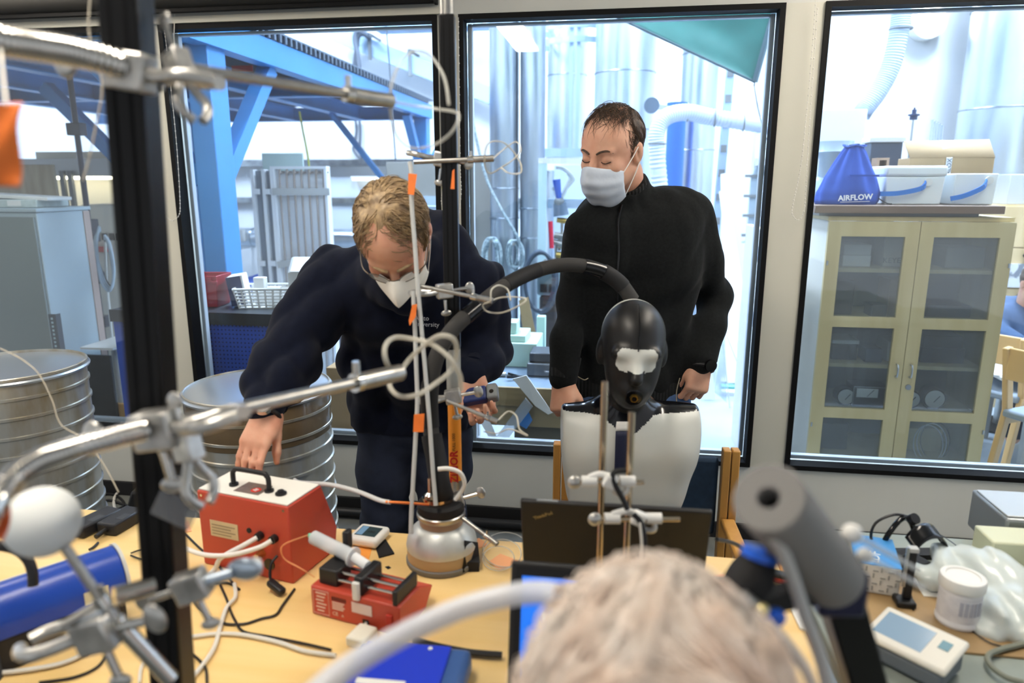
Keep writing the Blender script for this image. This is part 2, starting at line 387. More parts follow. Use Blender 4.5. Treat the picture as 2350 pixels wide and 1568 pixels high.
# ---- back wall rails, trays and lamp strips
def boxthing(name, label, cat, mat, lo, hi, bevel=.004, group=None):
    c = ((lo[0]+hi[0])/2, (lo[1]+hi[1])/2, lo[2]); m = MB(HALL); m.bx(lo[0], hi[0], lo[1], hi[1], lo[2], hi[2])
    return m.build(name, mat, T=HF(*c), label=label, cat=cat, bevel=bevel, group=group)
SHEET = M('clear_sheet_panel', (205, 214, 222), .5)
t = thing('cable_tray', 'long grey cable tray along the far hall wall', 'cable tray', HF(-2, 6.45, 1.75))
a_ = un(430, 378, 6.45).z
m = MB(HALL); m.bx(-6.5, .6, 6.40, 6.598, a_-.03, a_-.02); m.build('tray_bottom', GALV, t)
m = MB(HALL); m.bx(-6.5, .6, 6.40, 6.41, a_-.02, a_+.06); m.build('tray_side', GALV, t)
b_ = un(500, 458, 6.5).z
m = MB(HALL); m.bx(-6.5, .6, 6.5, 6.598, b_-.04, b_+.03); m.build('wall_rail', GALV, t)
# lit strip lamp on the far wall
t = thing('strip_lamp', 'lit strip lamp under the cable tray behind the leaning person', 'lamp', HF(-1.6, 6.4, 1.5))
p, q = un(812, 414, 6.45), un(912, 414, 6.45)
m = MB(HALL); m.bx(p.x, q.x, 6.40, 6.45, p.z, p.z+.03); m.build('diffuser', M('warm_strip', (255, 246, 225), .5, emit=6), t)
m = MB(HALL); m.bx(p.x-.02, q.x+.02, 6.39, 6.599, p.z+.03, p.z+.055); m.build('housing', WHITE, t)
# horizontal duct on the far wall
p, q = un(545, 545, 6.2), un(1010, 548, 6.2)
t = thing('wall_duct', 'horizontal silver round duct low on the far hall wall', 'duct', HF((p.x+q.x)/2, 6.2, p.z))
m = MB(HALL); m.cyl((p.x-.6, 6.2, p.z), (q.x+.2, 6.2, p.z), .13, seg=24); m.build('pipe', DUCT, t)
for k in range(5):
    m = MB(HALL); hoop(m, (p.x-.3+k*.55, 6.2, p.z), .131, .008, ax='x'); m.build('seam_ring', GALV, t)
for k in range(3):
    m = MB(HALL); m.bx(p.x+k*.9-.02, p.x+k*.9+.02, 6.2, 6.599, p.z-.17, p.z-.135); m.build('bracket', GALV, t)
boxthing('junction_box', 'pale electrical junction box on the far wall duct', 'junction box', LGREY, (p.x+.05, 6.0, p.z-.04), (p.x+.2, 6.07, p.z+.12))
# sloping trunking upper wall
t = thing('wall_trunking', 'sloping pale trunking high on the hall wall behind the mezzanine', 'trunking', HF(-1, 5.9, 3.2))
p, q, s_ = un(765, 75, 6.3), un(1010, 175, 6.3), un(1130, 222, 6.3)
m = MB(HALL); m.bar((p.x, 6.3, p.z), (s_.x, 6.3, s_.z), .2, .2); m.build('duct_body', M('pale_blue_trunk', (170, 196, 222), .4, .3), t)
for f in (.25, .5, .75):
    c = p.lerp(s_, f); m = MB(HALL); m.bx(c.x-.02, c.x+.02, 6.17, 6.199, c.z-.16, c.z+.16); m.build('strap', GREYP, t)
    m = MB(HALL); m.bx(c.x-.02, c.x+.02, 6.17, 6.598, c.z+.145, c.z+.165); m.build('strap', GREYP, t)
p, q = un(860, 70, 6.0), un(1130, 60, 6.0)
boxthing('vent_grille_beam', 'blue-grey corrugated ceiling girder at the top of the hall', 'girder', M('pale_steel', (150, 176, 206), .45, .3), (p.x, 5.95, p.z), (q.x+.5, 6.25, p.z+.25))
def cable(name, label, cat, pts, r, mat, seg=7, k=6, group=None):
    P = [Vector(p) for p in pts]; m = MB(); m.tube(spl(P, k), r, seg)
    return m.build(name, mat, T=Matrix.Translation(P[0]), label=label, cat=cat, group=group)
WP = lambda lst, n: [at_n(x, y, n) for x, y in lst]
GREYC = M('grey_cable', (84, 92, 104), .5); WCAB = M('white_cable', (214, 212, 204), .45); BCAB = M('black_cable', (20, 20, 22), .5)
cable('hanging_cable', 'thin dark cable hanging from the hall ceiling beside the far post', 'cable', WP([(884, 5), (886, 58), (893, 140), (900, 250), (908, 372)], 3.6), .007, GREYC)
cable('thick_cable', 'thick grey cable bent over the sloping trunking', 'cable', WP([(812, 165), (818, 120), (822, 85), (835, 78), (850, 90)], 6.1), .03, GREYC)
cable('thick_cable', 'second grey cable beside the bent one on the sloping trunking', 'cable', WP([(826, 172), (822, 130), (814, 90), (822, 72), (845, 80)], 5.98), .03, GREYC)
cable('yellow_strap', 'thin yellow-green strap hanging below the mezzanine', 'strap', WP([(687, 256), (695, 300), (705, 350), (710, 390)], 2.9), .009, M('yellow_strap_m', (190, 190, 90), .6))
for k, (x0, x1) in enumerate([(827, 826), (818, 822)]):
    cable('wall_cable', ['grey wall cable left of the cable clips', 'grey wall cable in the cable clips'][k], 'cable', WP([(x0-2, 278), (x0, 300), (x1-8*k, 330), (x1-10*k, 345), (x1+6, 365)], 6.55), .02, GREYC)
# white panels hung under the tray
for k, (x0, x1) in enumerate([(440, 545), (755, 900)]):
    p, q = un(x0, 390, 6.57), un(x1, 560, 6.57)
    boxthing('wall_panel', ['pale wall panel behind the blue post', 'pale wall panel behind the tube frame'][k], 'panel', SHEET, (p.x, 6.55, q.z), (q.x, 6.598, p.z-.1))
# ---- tube-and-board frame (white panels with bent copper pipes)
NF = 1.9
p, q = un(600, 392, NF), un(752, 392, NF); zb = 0.0; pz = p.z
t = thing('radiator', 'white framed heating panel with seven vertical metal pipes standing behind the workbench', 'panel', HF((p.x+q.x)/2, NF, 0))
PANW = M('panel_white', (242, 244, 246), .5)
xa, xb = un(634, 392, NF).x, un(750, 395, NF).x
m = MB(HALL); m.bx(xa, xb, NF, NF+.02, .02, pz); m.build('board', PANW, t)
for x in (xa-.004, ): 
    m = MB(HALL); m.bx(x-.03, x+.004, NF-.04, NF+.03, 0, pz+.01); m.build('frame_post', PANW, t)
m = MB(HALL); m.bx(xb-.008, xb+.012, NF-.04, NF+.03, 0, pz+.01); m.build('frame_post', PANW, t)
m = MB(HALL); m.bx(xa-.03, xb+.012, NF-.04, NF+.03, pz+.011, pz+.03); m.build('frame_rail', PANW, t)
nk = 7
for k in range(nk):
    x = xa+.03+(xb-xa-.05)*k/(nk-1)
    m = MB(HALL); m.tube(spl([(x, NF-.018, .06), (x, NF-.018, .8), (x, NF-.018, pz-.06), (x+.012, NF-.018, pz-.02), (x+.04, NF-.018, pz-.012)], 4), .007, 8); m.build('pipe', M('pipe_bronze', (176, 164, 156), .3, .6), t)
for zz, dz in ((un(690, 440, NF).z, 0), (un(690, 600, NF).z, .05)):
    m = MB(HALL); m.bar((xa-.02, NF-.045, zz-dz*.5), (xb+.03, NF-.045, zz+dz), .006, .05); m.build('clamp_strip', LGREY, t)
for j, nm in ((1, 'narrow white framed panel standing left of the pipe panel'), (2, 'outermost narrow white framed panel beside the blue post')):
    x1 = xa-.05-(j-1)*.085
    tt = thing('slim_radiator', nm, 'panel', HF(x1-.03, NF, 0), 'narrow panels')
    m = MB(HALL); m.bx(x1-.055, x1-.03, NF-.03, NF+.03, 0, pz+.01); m.build('frame_post', PANW, tt)
    m = MB(HALL); m.bx(x1-.03, x1+.012, NF, NF+.02, .01, pz); m.build('board', M('panel_grey', (128, 140, 152), .5), tt)
    for zz in (un(690, 440, NF).z, un(690, 605, NF).z):
        m = MB(HALL); m.bx(x1-.05, x1+.012, NF-.04, NF-.031, zz-.02, zz+.02); m.build('clamp', PANW, tt)
p, q = un(600, 352, 2.2), un(697, 392, 2.2)
boxthing('glass_sheet', 'pale green glass sheet leaning behind the pipe panel', 'glass sheet', M('green_glass', (196, 220, 218), .15), (p.x, 2.2, 0), (q.x, 2.215, p.z))
# ---- workbench with blue perforated front
t = thing('workbench', 'workbench with a blue perforated front panel and dark top', 'workbench', HF(-1.3, .35, 0))
m = MB(HALL); m.bx(-2.1, -1.0, .13, .56, .90, .935); m.build('bench_top', M('bench_top_dark', (46, 50, 56), .4), t, bevel=.003)
m = MB(HALL); m.bx(-2.1, -1.0, .118, .129, .875, .936); m.build('edge_strip', M('edge_black', (20, 21, 24), .35), t)
PERF = M('blue_perforated', (24, 76, 186), .4)
m = MB(HALL); m.bx(-2.1, -1.0, .14, .15, .3, .895); m.build('front_panel', PERF, t)
hm = MB(HALL)
for i in range(51):
    for j in range(26):
        x, z = -2.04+i*.02, .33+j*.0215; hm.bx(x-.003, x+.003, .1385, .1405, z-.003, z+.003)
hm.build('perforation', M('hole_dark', (8, 16, 40), .9), t, kind='stuff', smooth=0)
for x in (-2.08, -1.02):
    for n_ in (.16, .52):
        m = MB(HALL); m.bx(x-.02, x+.02, n_-.0, n_+.03, 0, .9); m.build('leg', LGREY, t)
# red bin
def frustum(m, u0, u1, n0, n1, z0, z1, ins, wall=.006, open_top=True):
    a = [(u0+ins, n0+ins, z0), (u1-ins, n0+ins, z0), (u1-ins, n1-ins, z0), (u0+ins, n1-ins, z0)]
    b = [(u0, n0, z1), (u1, n0, z1), (u1, n1, z1), (u0, n1, z1)]
    w_ = wall
    c = [(u0+w_, n0+w_, z1), (u1-w_, n0+w_, z1), (u1-w_, n1-w_, z1), (u0+w_, n1-w_, z1)]
    d = [(u0+ins+w_, n0+ins+w_, z0+w_), (u1-ins-w_, n0+ins+w_, z0+w_), (u1-ins-w_, n1-ins-w_, z0+w_), (u0+ins+w_, n1-ins-w_, z0+w_)]
    fs = [(3, 2, 1, 0)]
    for i in range(4):
        j = (i+1) % 4; fs += [(i, j, 4+j, 4+i), (4+i, 4+j, 8+j, 8+i), (8+i, 8+j, 12+j, 12+i)]
    fs.append((12, 13, 14, 15)); m.add(a+b+c+d, fs); return m
ZBT = .936
T1 = HF(-1.685, .33, ZBT, 6)
t = thing('storage_bin', 'red plastic storage bin with tilted lip on the workbench', 'bin', T1)
REDB = M('red_bin_plastic', (150, 30, 46), .3)
m = MB(T1); frustum(m, -.105, .105, -.09, .09, 0, .165, .015); m.build('body', REDB, t, bevel=.004)
m = MB(T1); m.bx(-.11, .11, -.098, -.088, .125, .14); m.build('rim', REDB, t, bevel=.003)
for x in (-.04, .05):
    m = MB(T1); m.bx(x-.03, x+.03, -.103, -.0985, .14, .158); m.build('label_holder', REDB, t)
T1 = HF(-1.53, .34, ZBT, 18)
t = thing('carton', 'dark blue and white carton tilted between red bin and basket', 'box', T1)
m = MB(T1); Rm = Matrix.Rotation(R(-8), 3, 'Y'); m.box((.03, 0, .085), (.075, .13, .155), Rm); m.build('body', PAPER, t)
m = MB(T1); m.box((.022, -.069, .085), (.072, .004, .15), Rm); m.build('print_panel', DBLUE, t)
# white basket with slots
T1 = HF(-1.36, .36, ZBT, 12)
t = thing('basket', 'white slotted plastic basket full of small parts', 'basket', T1)
m = MB(T1); m.bx(-.12, .12, -.085, .085, 0, .004); m.build('bottom', WHITE, t)
m = MB(T1); rim = [(-.14, -.10, .10), (.14, -.10, .10), (.14, .10, .10), (-.14, .10, .10)]; m.tube(rim, .007, 6, closed=True); m.build('rim', WHITE, t)
for j in range(5):
    z = .016+j*.017; e = .02*(z/.1)
    m = MB(T1); m.tube([(-.12-e, -.085-e*.7, z), (.12+e, -.085-e*.7, z), (.12+e, .085+e*.7, z), (-.12-e, .085+e*.7, z)], .0042, 5, closed=True); m.build('slat', WHITE, t, smooth=0)
def bpost(x, y):
    e = 1+.02/.12; m = MB(T1); m.bar((x, y, 0), (x*e, y*(1+.014/.085), .1), .01, .005); m.build('rib', WHITE, t, smooth=0)
for k in range(8):
    x = -.12+.24*k/7; bpost(x, -.085); bpost(x, .085)
for k in range(1, 5):
    y = -.085+.17*k/5; bpost(-.12, y); bpost(.12, y)
boxthing('small_carton', 'small white carton with round print standing in the basket', 'box', PAPER, (-1.42, .34, ZBT+.006), (-1.36, .38, ZBT+.15))
boxthing('paper_packet', 'white folded packet lying in the basket', 'packet', PAPER, (-1.34, .32, ZBT+.006), (-1.27, .36, ZBT+.105))
# dispenser carton
T1 = HF(-1.155, .40, ZBT, 8)
t = thing('dispenser', 'grey-white slanted dispenser with a green sticker behind the leaning person', 'dispenser', T1)
m = MB(T1); m.prism([(-.06, 0), (.06, 0), (.06, .25), (.02, .25), (-.06, .18)], 'x', -.075, .075); m.build('body', LGREY, t, bevel=.003)
m = MB(T1); m.prism([(-.0625, .184), (.018, .2522), (.017, .254), (-.0635, .186)], 'x', -.06, .06); m.build('label_sheet', PAPER, t)
m = MB(T1); m.prism([(-.0645, .155), (-.0625, .155), (-.0625, .172), (-.0645, .172)], 'x', -.02, .02); m.build('sticker', M('green_sticker', (96, 214, 130), .5), t)
boxthing('dark_tool', 'dark hand tool lying beside the basket on the workbench', 'tool', BLKM, (-1.21, .20, ZBT), (-1.10, .24, ZBT+.022))
# blue pipes and wrapped bundle behind the post
t = thing('blue_pipe', 'thick blue plastic pipe lying behind the blue post', 'pipe', HF(-2.0, 1.75, .95))
p, q = un(455, 690, 1.7), un(640, 620, 2.6)
m = MB(HALL); m.cyl((p.x-.1, 1.75, p.z-.05), (q.x+.2, 2.9, q.z+.02), .075, seg=20); m.build('pipe', M('blue_pipe_pvc', (40, 96, 200), .35), t)
for s_ in (.15, .8):
    c = Vector((p.x-.1, 1.75, p.z-.05)).lerp(Vector((q.x+.2, 2.9, q.z+.02)), s_); m = MB(HALL); m.bx(c.x-.04, c.x+.04, c.y-.06, c.y+.06, 0, c.z-.07); m.build('support', LGREY, t)
# drawer organiser
T1 = HF(-.84, .34, 0)
t = thing('drawer_organiser', 'grey organiser with tilted clear drawers beside the leaning person', 'organiser', T1)
m = MB(T1); m.bx(-.09, .30, 0, .2, .0, .98); m.build('case', LGREY, t, bevel=.004)
drw = None
CLR = M('clear_drawer', (176, 192, 204), .12, spec=.8)
for j in range(6):
    for i in range(4):
        Td = T1 @ Matrix.Translation((-.06+i*.085, -.001, .50+j*.075)) @ Matrix.Rotation(R(-24), 4, 'X')
        if drw is None:
            m = MB(Td); m.bx(-.036, .036, -.03, 0, -.02, .022); drw = m.build('drawer', CLR, t, bevel=.003)
            base_inv = (WM[t.name].inverted() @ Td)
            dT = Td
        else: share(drw, 'drawer', WM[t.name] @ (WM[t.name].inverted() @ Td) @ (dT.inverted() @ WM[t.name]), t)
# cardboard box with print, on the floor behind the sill
T1 = HF(-.80, .24, 0)
t = thing('cardboard_box', 'brown cardboard box with large dark print behind the sill', 'box', T1)
m = MB(T1); m.bx(-.16, .30, -.10, .06, 0, .67); m.build('body', CARD, t, bevel=.004)
text('LIFT', .075, T1 @ face_T((.02, -.1015, .55), (1, 0, 0), (0, 0, 1)), M('ink_dark', (70, 62, 50), .7), t)
text('LA', .05, T1 @ face_T((.02, -.1015, .40), (1, 0, 0), (0, 0, 1)), MATS['ink_dark'], t)
# grey board and louvred panel behind the leaning person's head
p, q = un(886, 372, 3.2), un(1125, 372, 3.2)
boxthing('grey_board', 'large grey fibre board standing behind the black pole', 'board', M('fibre_board', (146, 144, 138), .8, var=.12, scale=3), (p.x, 3.2, 0), (q.x, 3.23, p.z))
T1 = HF((un(965, 458, 3.1).x+un(1082, 458, 3.1).x)/2, 3.1, un(1000, 520, 3.1).z)
t = thing('louvre_panel', 'pale blue-grey louvred panel fixed to the grey board', 'panel', T1)
hw = (un(1082, 458, 3.1).x-un(965, 458, 3.1).x)/2; hh = un(1000, 455, 3.1).z-un(1000, 545, 3.1).z
m = MB(T1); m.bx(-hw, hw, .06, .099, -.08, hh-.08); m.build('back_plate', M('louvre_paint', (168, 186, 200), .4), t)
for k in range(6):
    m = MB(T1); m.box((0, .045, .02+k*.03), (hw*1.9, .02, .018), Matrix.Rotation(R(30), 3, 'X')); m.build('louvre', MATS['louvre_paint'], t)
# ---- first window: tall grey cabinet etc.
t = thing('tall_cabinet', 'tall pale grey steel cabinet behind the first window', 'cabinet', HF(-3.0, .6, 0))
GREYCAB = M('grey_cabinet_paint', (168, 184, 190), .45)
m = MB(HALL); m.bx(-3.4, -2.69, .4, .79, 0, 1.41); m.build('body', GREYCAB, t, bevel=.004)
m = MB(HALL); m.bx(-3.4, -2.70, .385, .399, .02, 1.385); m.build('door', M('grey_cabinet_door', (120, 130, 128), .5), t, bevel=.003)
m = MB(HALL); m.bx(-3.4, -2.68, .39, .80, 1.4101, 1.432); m.build('top', GREYCAB, t, bevel=.004)
m = MB(HALL); m.bx(-2.689, -2.684, .74, .79, 0, 1.405); m.build('edge_strip', M('pinkish_strip', (170, 150, 140), .6), t)
T1 = HF(-2.93, .6, 1.433, 4)
t = thing('paper_stack', 'flat white printed packages stacked on the tall grey cabinet', 'packages', T1)
m = MB(T1); m.bx(-.35, .19, -.16, .10, 0, .045); m.build('package', M('pale_pack', (198, 212, 210), .6, var=.15, scale=25), t, bevel=.006)
m = MB(T1); m.box((.0, -.05, .06), (.5, .2, .02), Matrix.Rotation(R(3), 3, 'Y')); m.build('package', PAPER, t, bevel=.004)
m = MB(T1); m.bx(.02, .1, -.162, -.1605, .01, .04); m.build('label_sheet', PAPER, t)
p, q = un(0, 378, 1.5), un(122, 380, 1.5)
boxthing('osb_board', 'plywood board standing behind the tall grey cabinet', 'board', PLY, (p.x-.4, 1.5, 0), (q.x, 1.52, p.z))
# lit workshop niche behind
p, q = un(128, 413, 2.7), un(262, 480, 2.7)
t = thing('wall_cupboard', 'pale cupboard with a strip lamp under it in the far corner', 'cupboard', HF((p.x+q.x)/2, 2.8, 0))
m = MB(HALL); m.bx(p.x-.3, q.x+.3, 2.85, 2.87, 0, p.z+.25); m.build('back_panel', M('warm_white', (240, 232, 210), .6), t)
m = MB(HALL); m.bx(p.x-.3, q.x+.3, 2.6, 2.849, p.z+.03, p.z+.18); m.build('shelf_box', LGREY, t)
m = MB(HALL); m.bx(p.x-.1, q.x+.1, 2.63, 2.66, p.z+.005, p.z+.029); m.build('diffuser', M('warm_strip2', (255, 240, 205), .5, emit=14), t)
for x in (140, 158):
    pp = un(x, 400, 2.55); m = MB(HALL); m.bx(pp.x-.02, pp.x+.02, 2.55, 2.58, 0, pp.z+.03); m.build('upright', M('dark_upright', (92, 98, 100), .5), t)
t = thing('support_pole', 'slim dark pole with clamps standing among cables behind the first window', 'pole', HF(un(215, 600, 1.3).x, 1.3, 0))
pp = un(215, 600, 1.3)
m = MB(HALL); m.cyl((pp.x, 1.3, 0), (pp.x, 1.3, 2.27), .018, seg=12); m.build('pole', M('pole_dark', (34, 36, 52), .4), t)
for py in (300, 520, 545, 640, 740):
    z = un(215, py, 1.3).z; m = MB(HALL); m.bx(pp.x-.05, pp.x+.05, 1.265, 1.335, z-.03, z+.05); m.build('clamp', M('clamp_dark', (58, 62, 72), .5), t, bevel=.006)
m = MB(HALL); m.bx(pp.x-.09, pp.x+.0, 1.2, 1.264, un(215, 560, 1.3).z, un(215, 512, 1.3).z); m.build('device', M('clamp_dark2', (50, 56, 66), .5), t, bevel=.006)
for k in range(6):
    o = k*4
    cable('hanging_hose', ['pale hose loop hanging on the slim dark pole, outermost', 'second pale hose loop on the slim dark pole', 'middle pale hose loop on the slim dark pole', 'thin black cable loop on the slim dark pole', 'white cable running down the slim dark pole', 'black cable running down the slim dark pole'][k], 'hose',
          WP([(228+o*.2, 520+o), (222-o*.6, 560), (230+o, 640), (252+o*.6, 668-o), (262-o*.3, 620), (252-o*.4, 560), (240, 540+o)] if k < 4 else [(236+o*.3, 540), (240+o*.3, 640), (252, 720), (262, 820), (268+k, 905)], 1.22+.01*k), .009 if k != 3 else .006, [M('pale_hose', (180, 196, 206), .4)]*3+[BCAB, WCAB, BCAB] and ([MATS['pale_hose']]*3+[BCAB, WCAB, BCAB])[k])
T1 = HF(un(265, 600, 1.6).x, 1.6, 0)
t = thing('electronics_rack', 'cream electronics cabinet with a socket row behind the first window', 'cabinet', T1)
m = MB(T1); m.bx(-.22, .3, 0, .3, 0, un(265, 470, 1.6).z); m.build('body', M('cream_paint', (205, 203, 190), .5), t, bevel=.004)
for k in range(4):
    m = MB(T1); zz = un(265, 545, 1.6).z; m.bx(-.14+k*.06, -.10+k*.06, -.01, -.0005, zz-.02, zz+.03); m.build('socket', BLKM, t)
m = MB(T1); m.bx(-.2, -.02, -.05, -.001, un(265, 578, 1.6).z, un(265, 566, 1.6).z); m.build('connector', M('red_plug', (180, 50, 46), .5), t, bevel=.006)
# perforated steel angle, dark panel, wood board, small white shelf
T1 = HF(un(140, 850, .3).x, .3, 0)
t = thing('slotted_angle', 'dark slotted steel angle leaning upright by the tall cabinet', 'steel angle', T1)
zt = un(140, 722, .3).z
DGREY = M('dark_slotted', (66, 74, 80), .45, .5)
m = MB(T1); m.bx(-.03, .012, 0, .003, 0, zt); m.bx(.012, .015, 0, .035, 0, zt); m.build('angle', DGREY, t)
for k in range(26):
    z = zt-.025-k*.022
    if z < .3: break
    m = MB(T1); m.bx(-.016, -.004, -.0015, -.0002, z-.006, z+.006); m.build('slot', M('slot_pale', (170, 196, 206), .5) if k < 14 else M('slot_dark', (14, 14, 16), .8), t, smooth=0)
p, q = un(155, 812, .34), un(252, 800, .34)
boxthing('backing_sheet', 'flat black sheet standing beside the slotted angle', 'sheet', M('panel_black', (26, 26, 30), .35, var=.2, scale=6), (p.x, .33, .0), (q.x, .35, p.z))
boxthing('wood_board', 'orange-brown wooden board below the black panel', 'board', BEECH, (p.x, .351, .0), (q.x+.2, .38, .349))
p, q = un(226, 784, .6), un(298, 782, .6)
t = thing('small_shelf', 'white shelf on a pale post beside the black panel', 'shelf', HF((p.x+q.x)/2, .7, 0))
m = MB(HALL); m.bx(p.x, q.x, .45, .95, p.z-.012, p.z); m.build('shelf_board', WHITE, t)
m = MB(HALL); m.cyl(((p.x+q.x)/2, .6, 0), ((p.x+q.x)/2, .6, p.z-.0125), .022, seg=14); m.build('post', LGREY, t)
# ================================================================ third window: ducts, tank, tarpaulin, workbench
DUCTV = M('old_duct_sheet', (190, 200, 208), .32, .9, col2=(136, 146, 156), scale=2.2, stretch=(2.5, 2.5, .5), ramp=(.3, .7))
def vduct(x0, x1, py, n, label, z0=0, z1=HZ, seams=(), mat=None, name='vertical_duct', group='vertical ducts'):
    p, q = un(x0, py, n), un(x1, py, n); c = (p.x+q.x)/2; r = (q.x-p.x)/2
    t = thing(name, label, 'duct', HF(c, n, z0), group)
    m = MB(HALL); m.cyl((c, n, z0), (c, n, z1), r, seg=32); m.build('pipe', mat or DUCTV, t)
    for s_ in seams:
        z = un((x0+x1)/2, s_, n).z; m = MB(HALL); hoop(m, (c, n, z), r+.003, .007, 28); m.build('seam_ring', GALV, t)
    return t, c, r
vduct(1125, 1190, 400, 3.0, 'tall weathered vertical duct with two dark joints, beside the black pole', seams=(432, 500))
vduct(1194, 1250, 400, 3.0, 'tall grey vertical duct with marks, nearest the glass cabinet edge', seams=(478, 545))
vduct(1362, 1500, 300, 4.6, 'wide shiny silver tank column behind the standing person', seams=(170, 300), mat=DUCT)
vduct(1255, 1345, 300, 5.6, 'pale silver column behind the ladder cage', seams=(175,), mat=DUCT)
vduct(1558, 1642, 300, 4.2, 'shiny silver column behind the blue pipe', seams=(125, 345), mat=DUCT)
p = un(1550, 330, 3.9)
t = thing('blue_stack_pipe', 'upright blue plastic pipe with a cap behind the white hose', 'pipe', HF(p.x, 3.9, 0))
m = MB(HALL); m.cyl((p.x, 3.9, 0), (p.x, 3.9, un(1550, 250, 3.9).z), .085, seg=24); m.build('pipe', M('bright_blue_pvc', (52, 112, 220), .4), t)
m = MB(HALL); m.cyl((p.x, 3.9, un(1550, 250, 3.9).z), (p.x, 3.9, un(1550, 236, 3.9).z), .095, seg=24); m.build('cap', MATS['bright_blue_pvc'], t)
# ladder with safety cage
t = thing('caged_ladder', 'pale steel ladder with safety hoops on the hall wall', 'ladder', HF(un(1318, 200, 5).x, 5, 0))
PALES = M('pale_ladder_steel', (176, 198, 222), .4, .5)
pc = un(1318, 75, 5.0)
for yy in (62, 95):
    z = un(1318, yy, 5.0).z
    pts = [(pc.x+.38*math.cos(a), 5.2-.34*math.sin(a), z) for a in [R(k*12) for k in range(-3, 19)]]
    m = MB(HALL)
    for a_, b_ in zip(pts, pts[1:]): m.bar(a_, b_, .012, .06)
    m.build('hoop', PALES, t)
for xx in (1310, 1326):
    p = un(xx, 200, 4.9); m = MB(HALL); m.bx(p.x-.02, p.x+.02, 4.9, 4.93, un(xx, 360, 4.9).z, HZ-.5); m.build('stile', PALES, t)
p0, p1 = un(1247, 348, 4.85), un(1345, 348, 4.85)
m = MB(HALL); m.bx(p0.x, p1.x, 4.80, 4.86, p0.z-.06, p0.z+.03); m.build('platform_rail', PALES, t)
m = MB(HALL); m.bx(p0.x, p1.x, 4.78, 4.9, p0.z-.2, p0.z-.12); m.build('platform_rail', WHITE, t)
for x in (p0.x+.02, p1.x-.02): m = MB(HALL); m.bx(x-.015, x+.015, 4.8, 4.84, 0, p0.z-.2); m.build('leg', PALES, t)
# green tarpaulin
TARP = M('green_tarpaulin', (58, 120, 112), .55, col2=(46, 104, 96), scale=5, bump=.25, bscale=12)
n0 = 1.6
A0, B0, C0 = un(1392, 28, n0), un(1800, -60, n0), un(1732, 188, n0)
EA, EB = C0+(A0-C0)*1.75, C0+(B0-C0)*1.9
def tarp2(i, j):
    # the low hanging corner fans out from C0; the upper edge runs on above the window
    e = EA.lerp(EB, i); base = C0.lerp(e, j); return base+Vector((0, .05*math.sin(j*13+i*6)*j*4*i*(1-i)+.8*j*i*(1-i), .03*math.sin(i*9)*j*4*i*(1-i)))
t = thing('tarpaulin', 'green tarpaulin hung by its corner under the hall ceiling', 'tarpaulin', HF(C0.x, n0, C0.z))
m = MB(HALL); m.grid(tarp2, 24, 24); m.build('sheet', TARP, t, solid=.004, recalc=False)
m = MB(HALL); m.tube([tarp2(1, j/12) for j in range(13)], .018, 8); m.build('hem', M('tarp_hem', (84, 104, 112), .6), t)
m = MB(HALL); m.tube([tarp2(0, j/12) for j in range(13)], .008, 8); m.build('hem', MATS['tarp_hem'], t)
m = MB(HALL); hoop(m, (C0.x, C0.y, C0.z-.012), .012, .003, 12, 'x'); m.build('grommet', ALU, t)
m = MB(HALL); m.tube([tarp2(0, 1), tarp2(0, 1)+Vector((0, 0, HZ-tarp2(0, 1).z))], .006, 6); m.build('hanging_cord', GREYC, t)
m = MB(HALL); m.tube([tarp2(1, 1), tarp2(1, 1)+Vector((0, 0, HZ-tarp2(1, 1).z))], .006, 6); m.build('hanging_cord', GREYC, t)
cable('tarp_cord', 'thin cord tied to the corner of the green tarpaulin', 'cord', WP([(1730, 193), (1738, 240), (1752, 300), (1764, 345)], 1.55)+[h2w(1.38, 1.9, 1.55)], .003, GREYC)
# white flexible hose on its arm
HOSEW = M('white_flex_hose', (206, 216, 232), .5)
t = thing('extraction_hose', 'white ribbed flexible hose bending over the standing person', 'hose', HF(1.2, 3.2, 1.5))
m = MB(HALL); hose(m, [un(x, y, n) for x, y, n in [(1518, 500, 2.7), (1514, 430, 2.7), (1508, 350, 2.7), (1508, 300, 2.7), (1530, 268, 2.75), (1575, 258, 2.85), (1625, 268, 2.95), (1690, 278, 3.0), (1775, 292, 3.1)]], .062, 16, .05); m.build('flex_pipe', HOSEW, t)
for x, y, n_ in ((1508, 330, 2.7), (1578, 258, 2.86), (1640, 270, 2.96), (1706, 281, 3.02)):
    p = un(x, y, n_); m = MB(HALL)
    if y > 300: hoop(m, (p.x, p.y, p.z), .066, .006, 20)
    else: hoop(m, (p.x, p.y, p.z), .066, .006, 20, 'x')
    m.build('clamp_ring', GREYP, t)
m = MB(HALL); p, q = un(1498, 243, 2.85), un(1552, 252, 3.8); m.bar(p, q, .02, .04); m.build('arm', ALU, t)
m = MB(HALL); m.cyl((p.x-.01, 2.80, p.z), (p.x-.01, 2.85, p.z), .06, seg=20); m.build('bracket_plate', M('plate_grey', (110, 126, 146), .4, .6), t)
m = MB(HALL); q2 = un(1517, 520, 2.7); m.cyl(q2, (q2.x, q2.y, 0), .05, seg=16); m.build('lower_pipe', HOSEW, t)
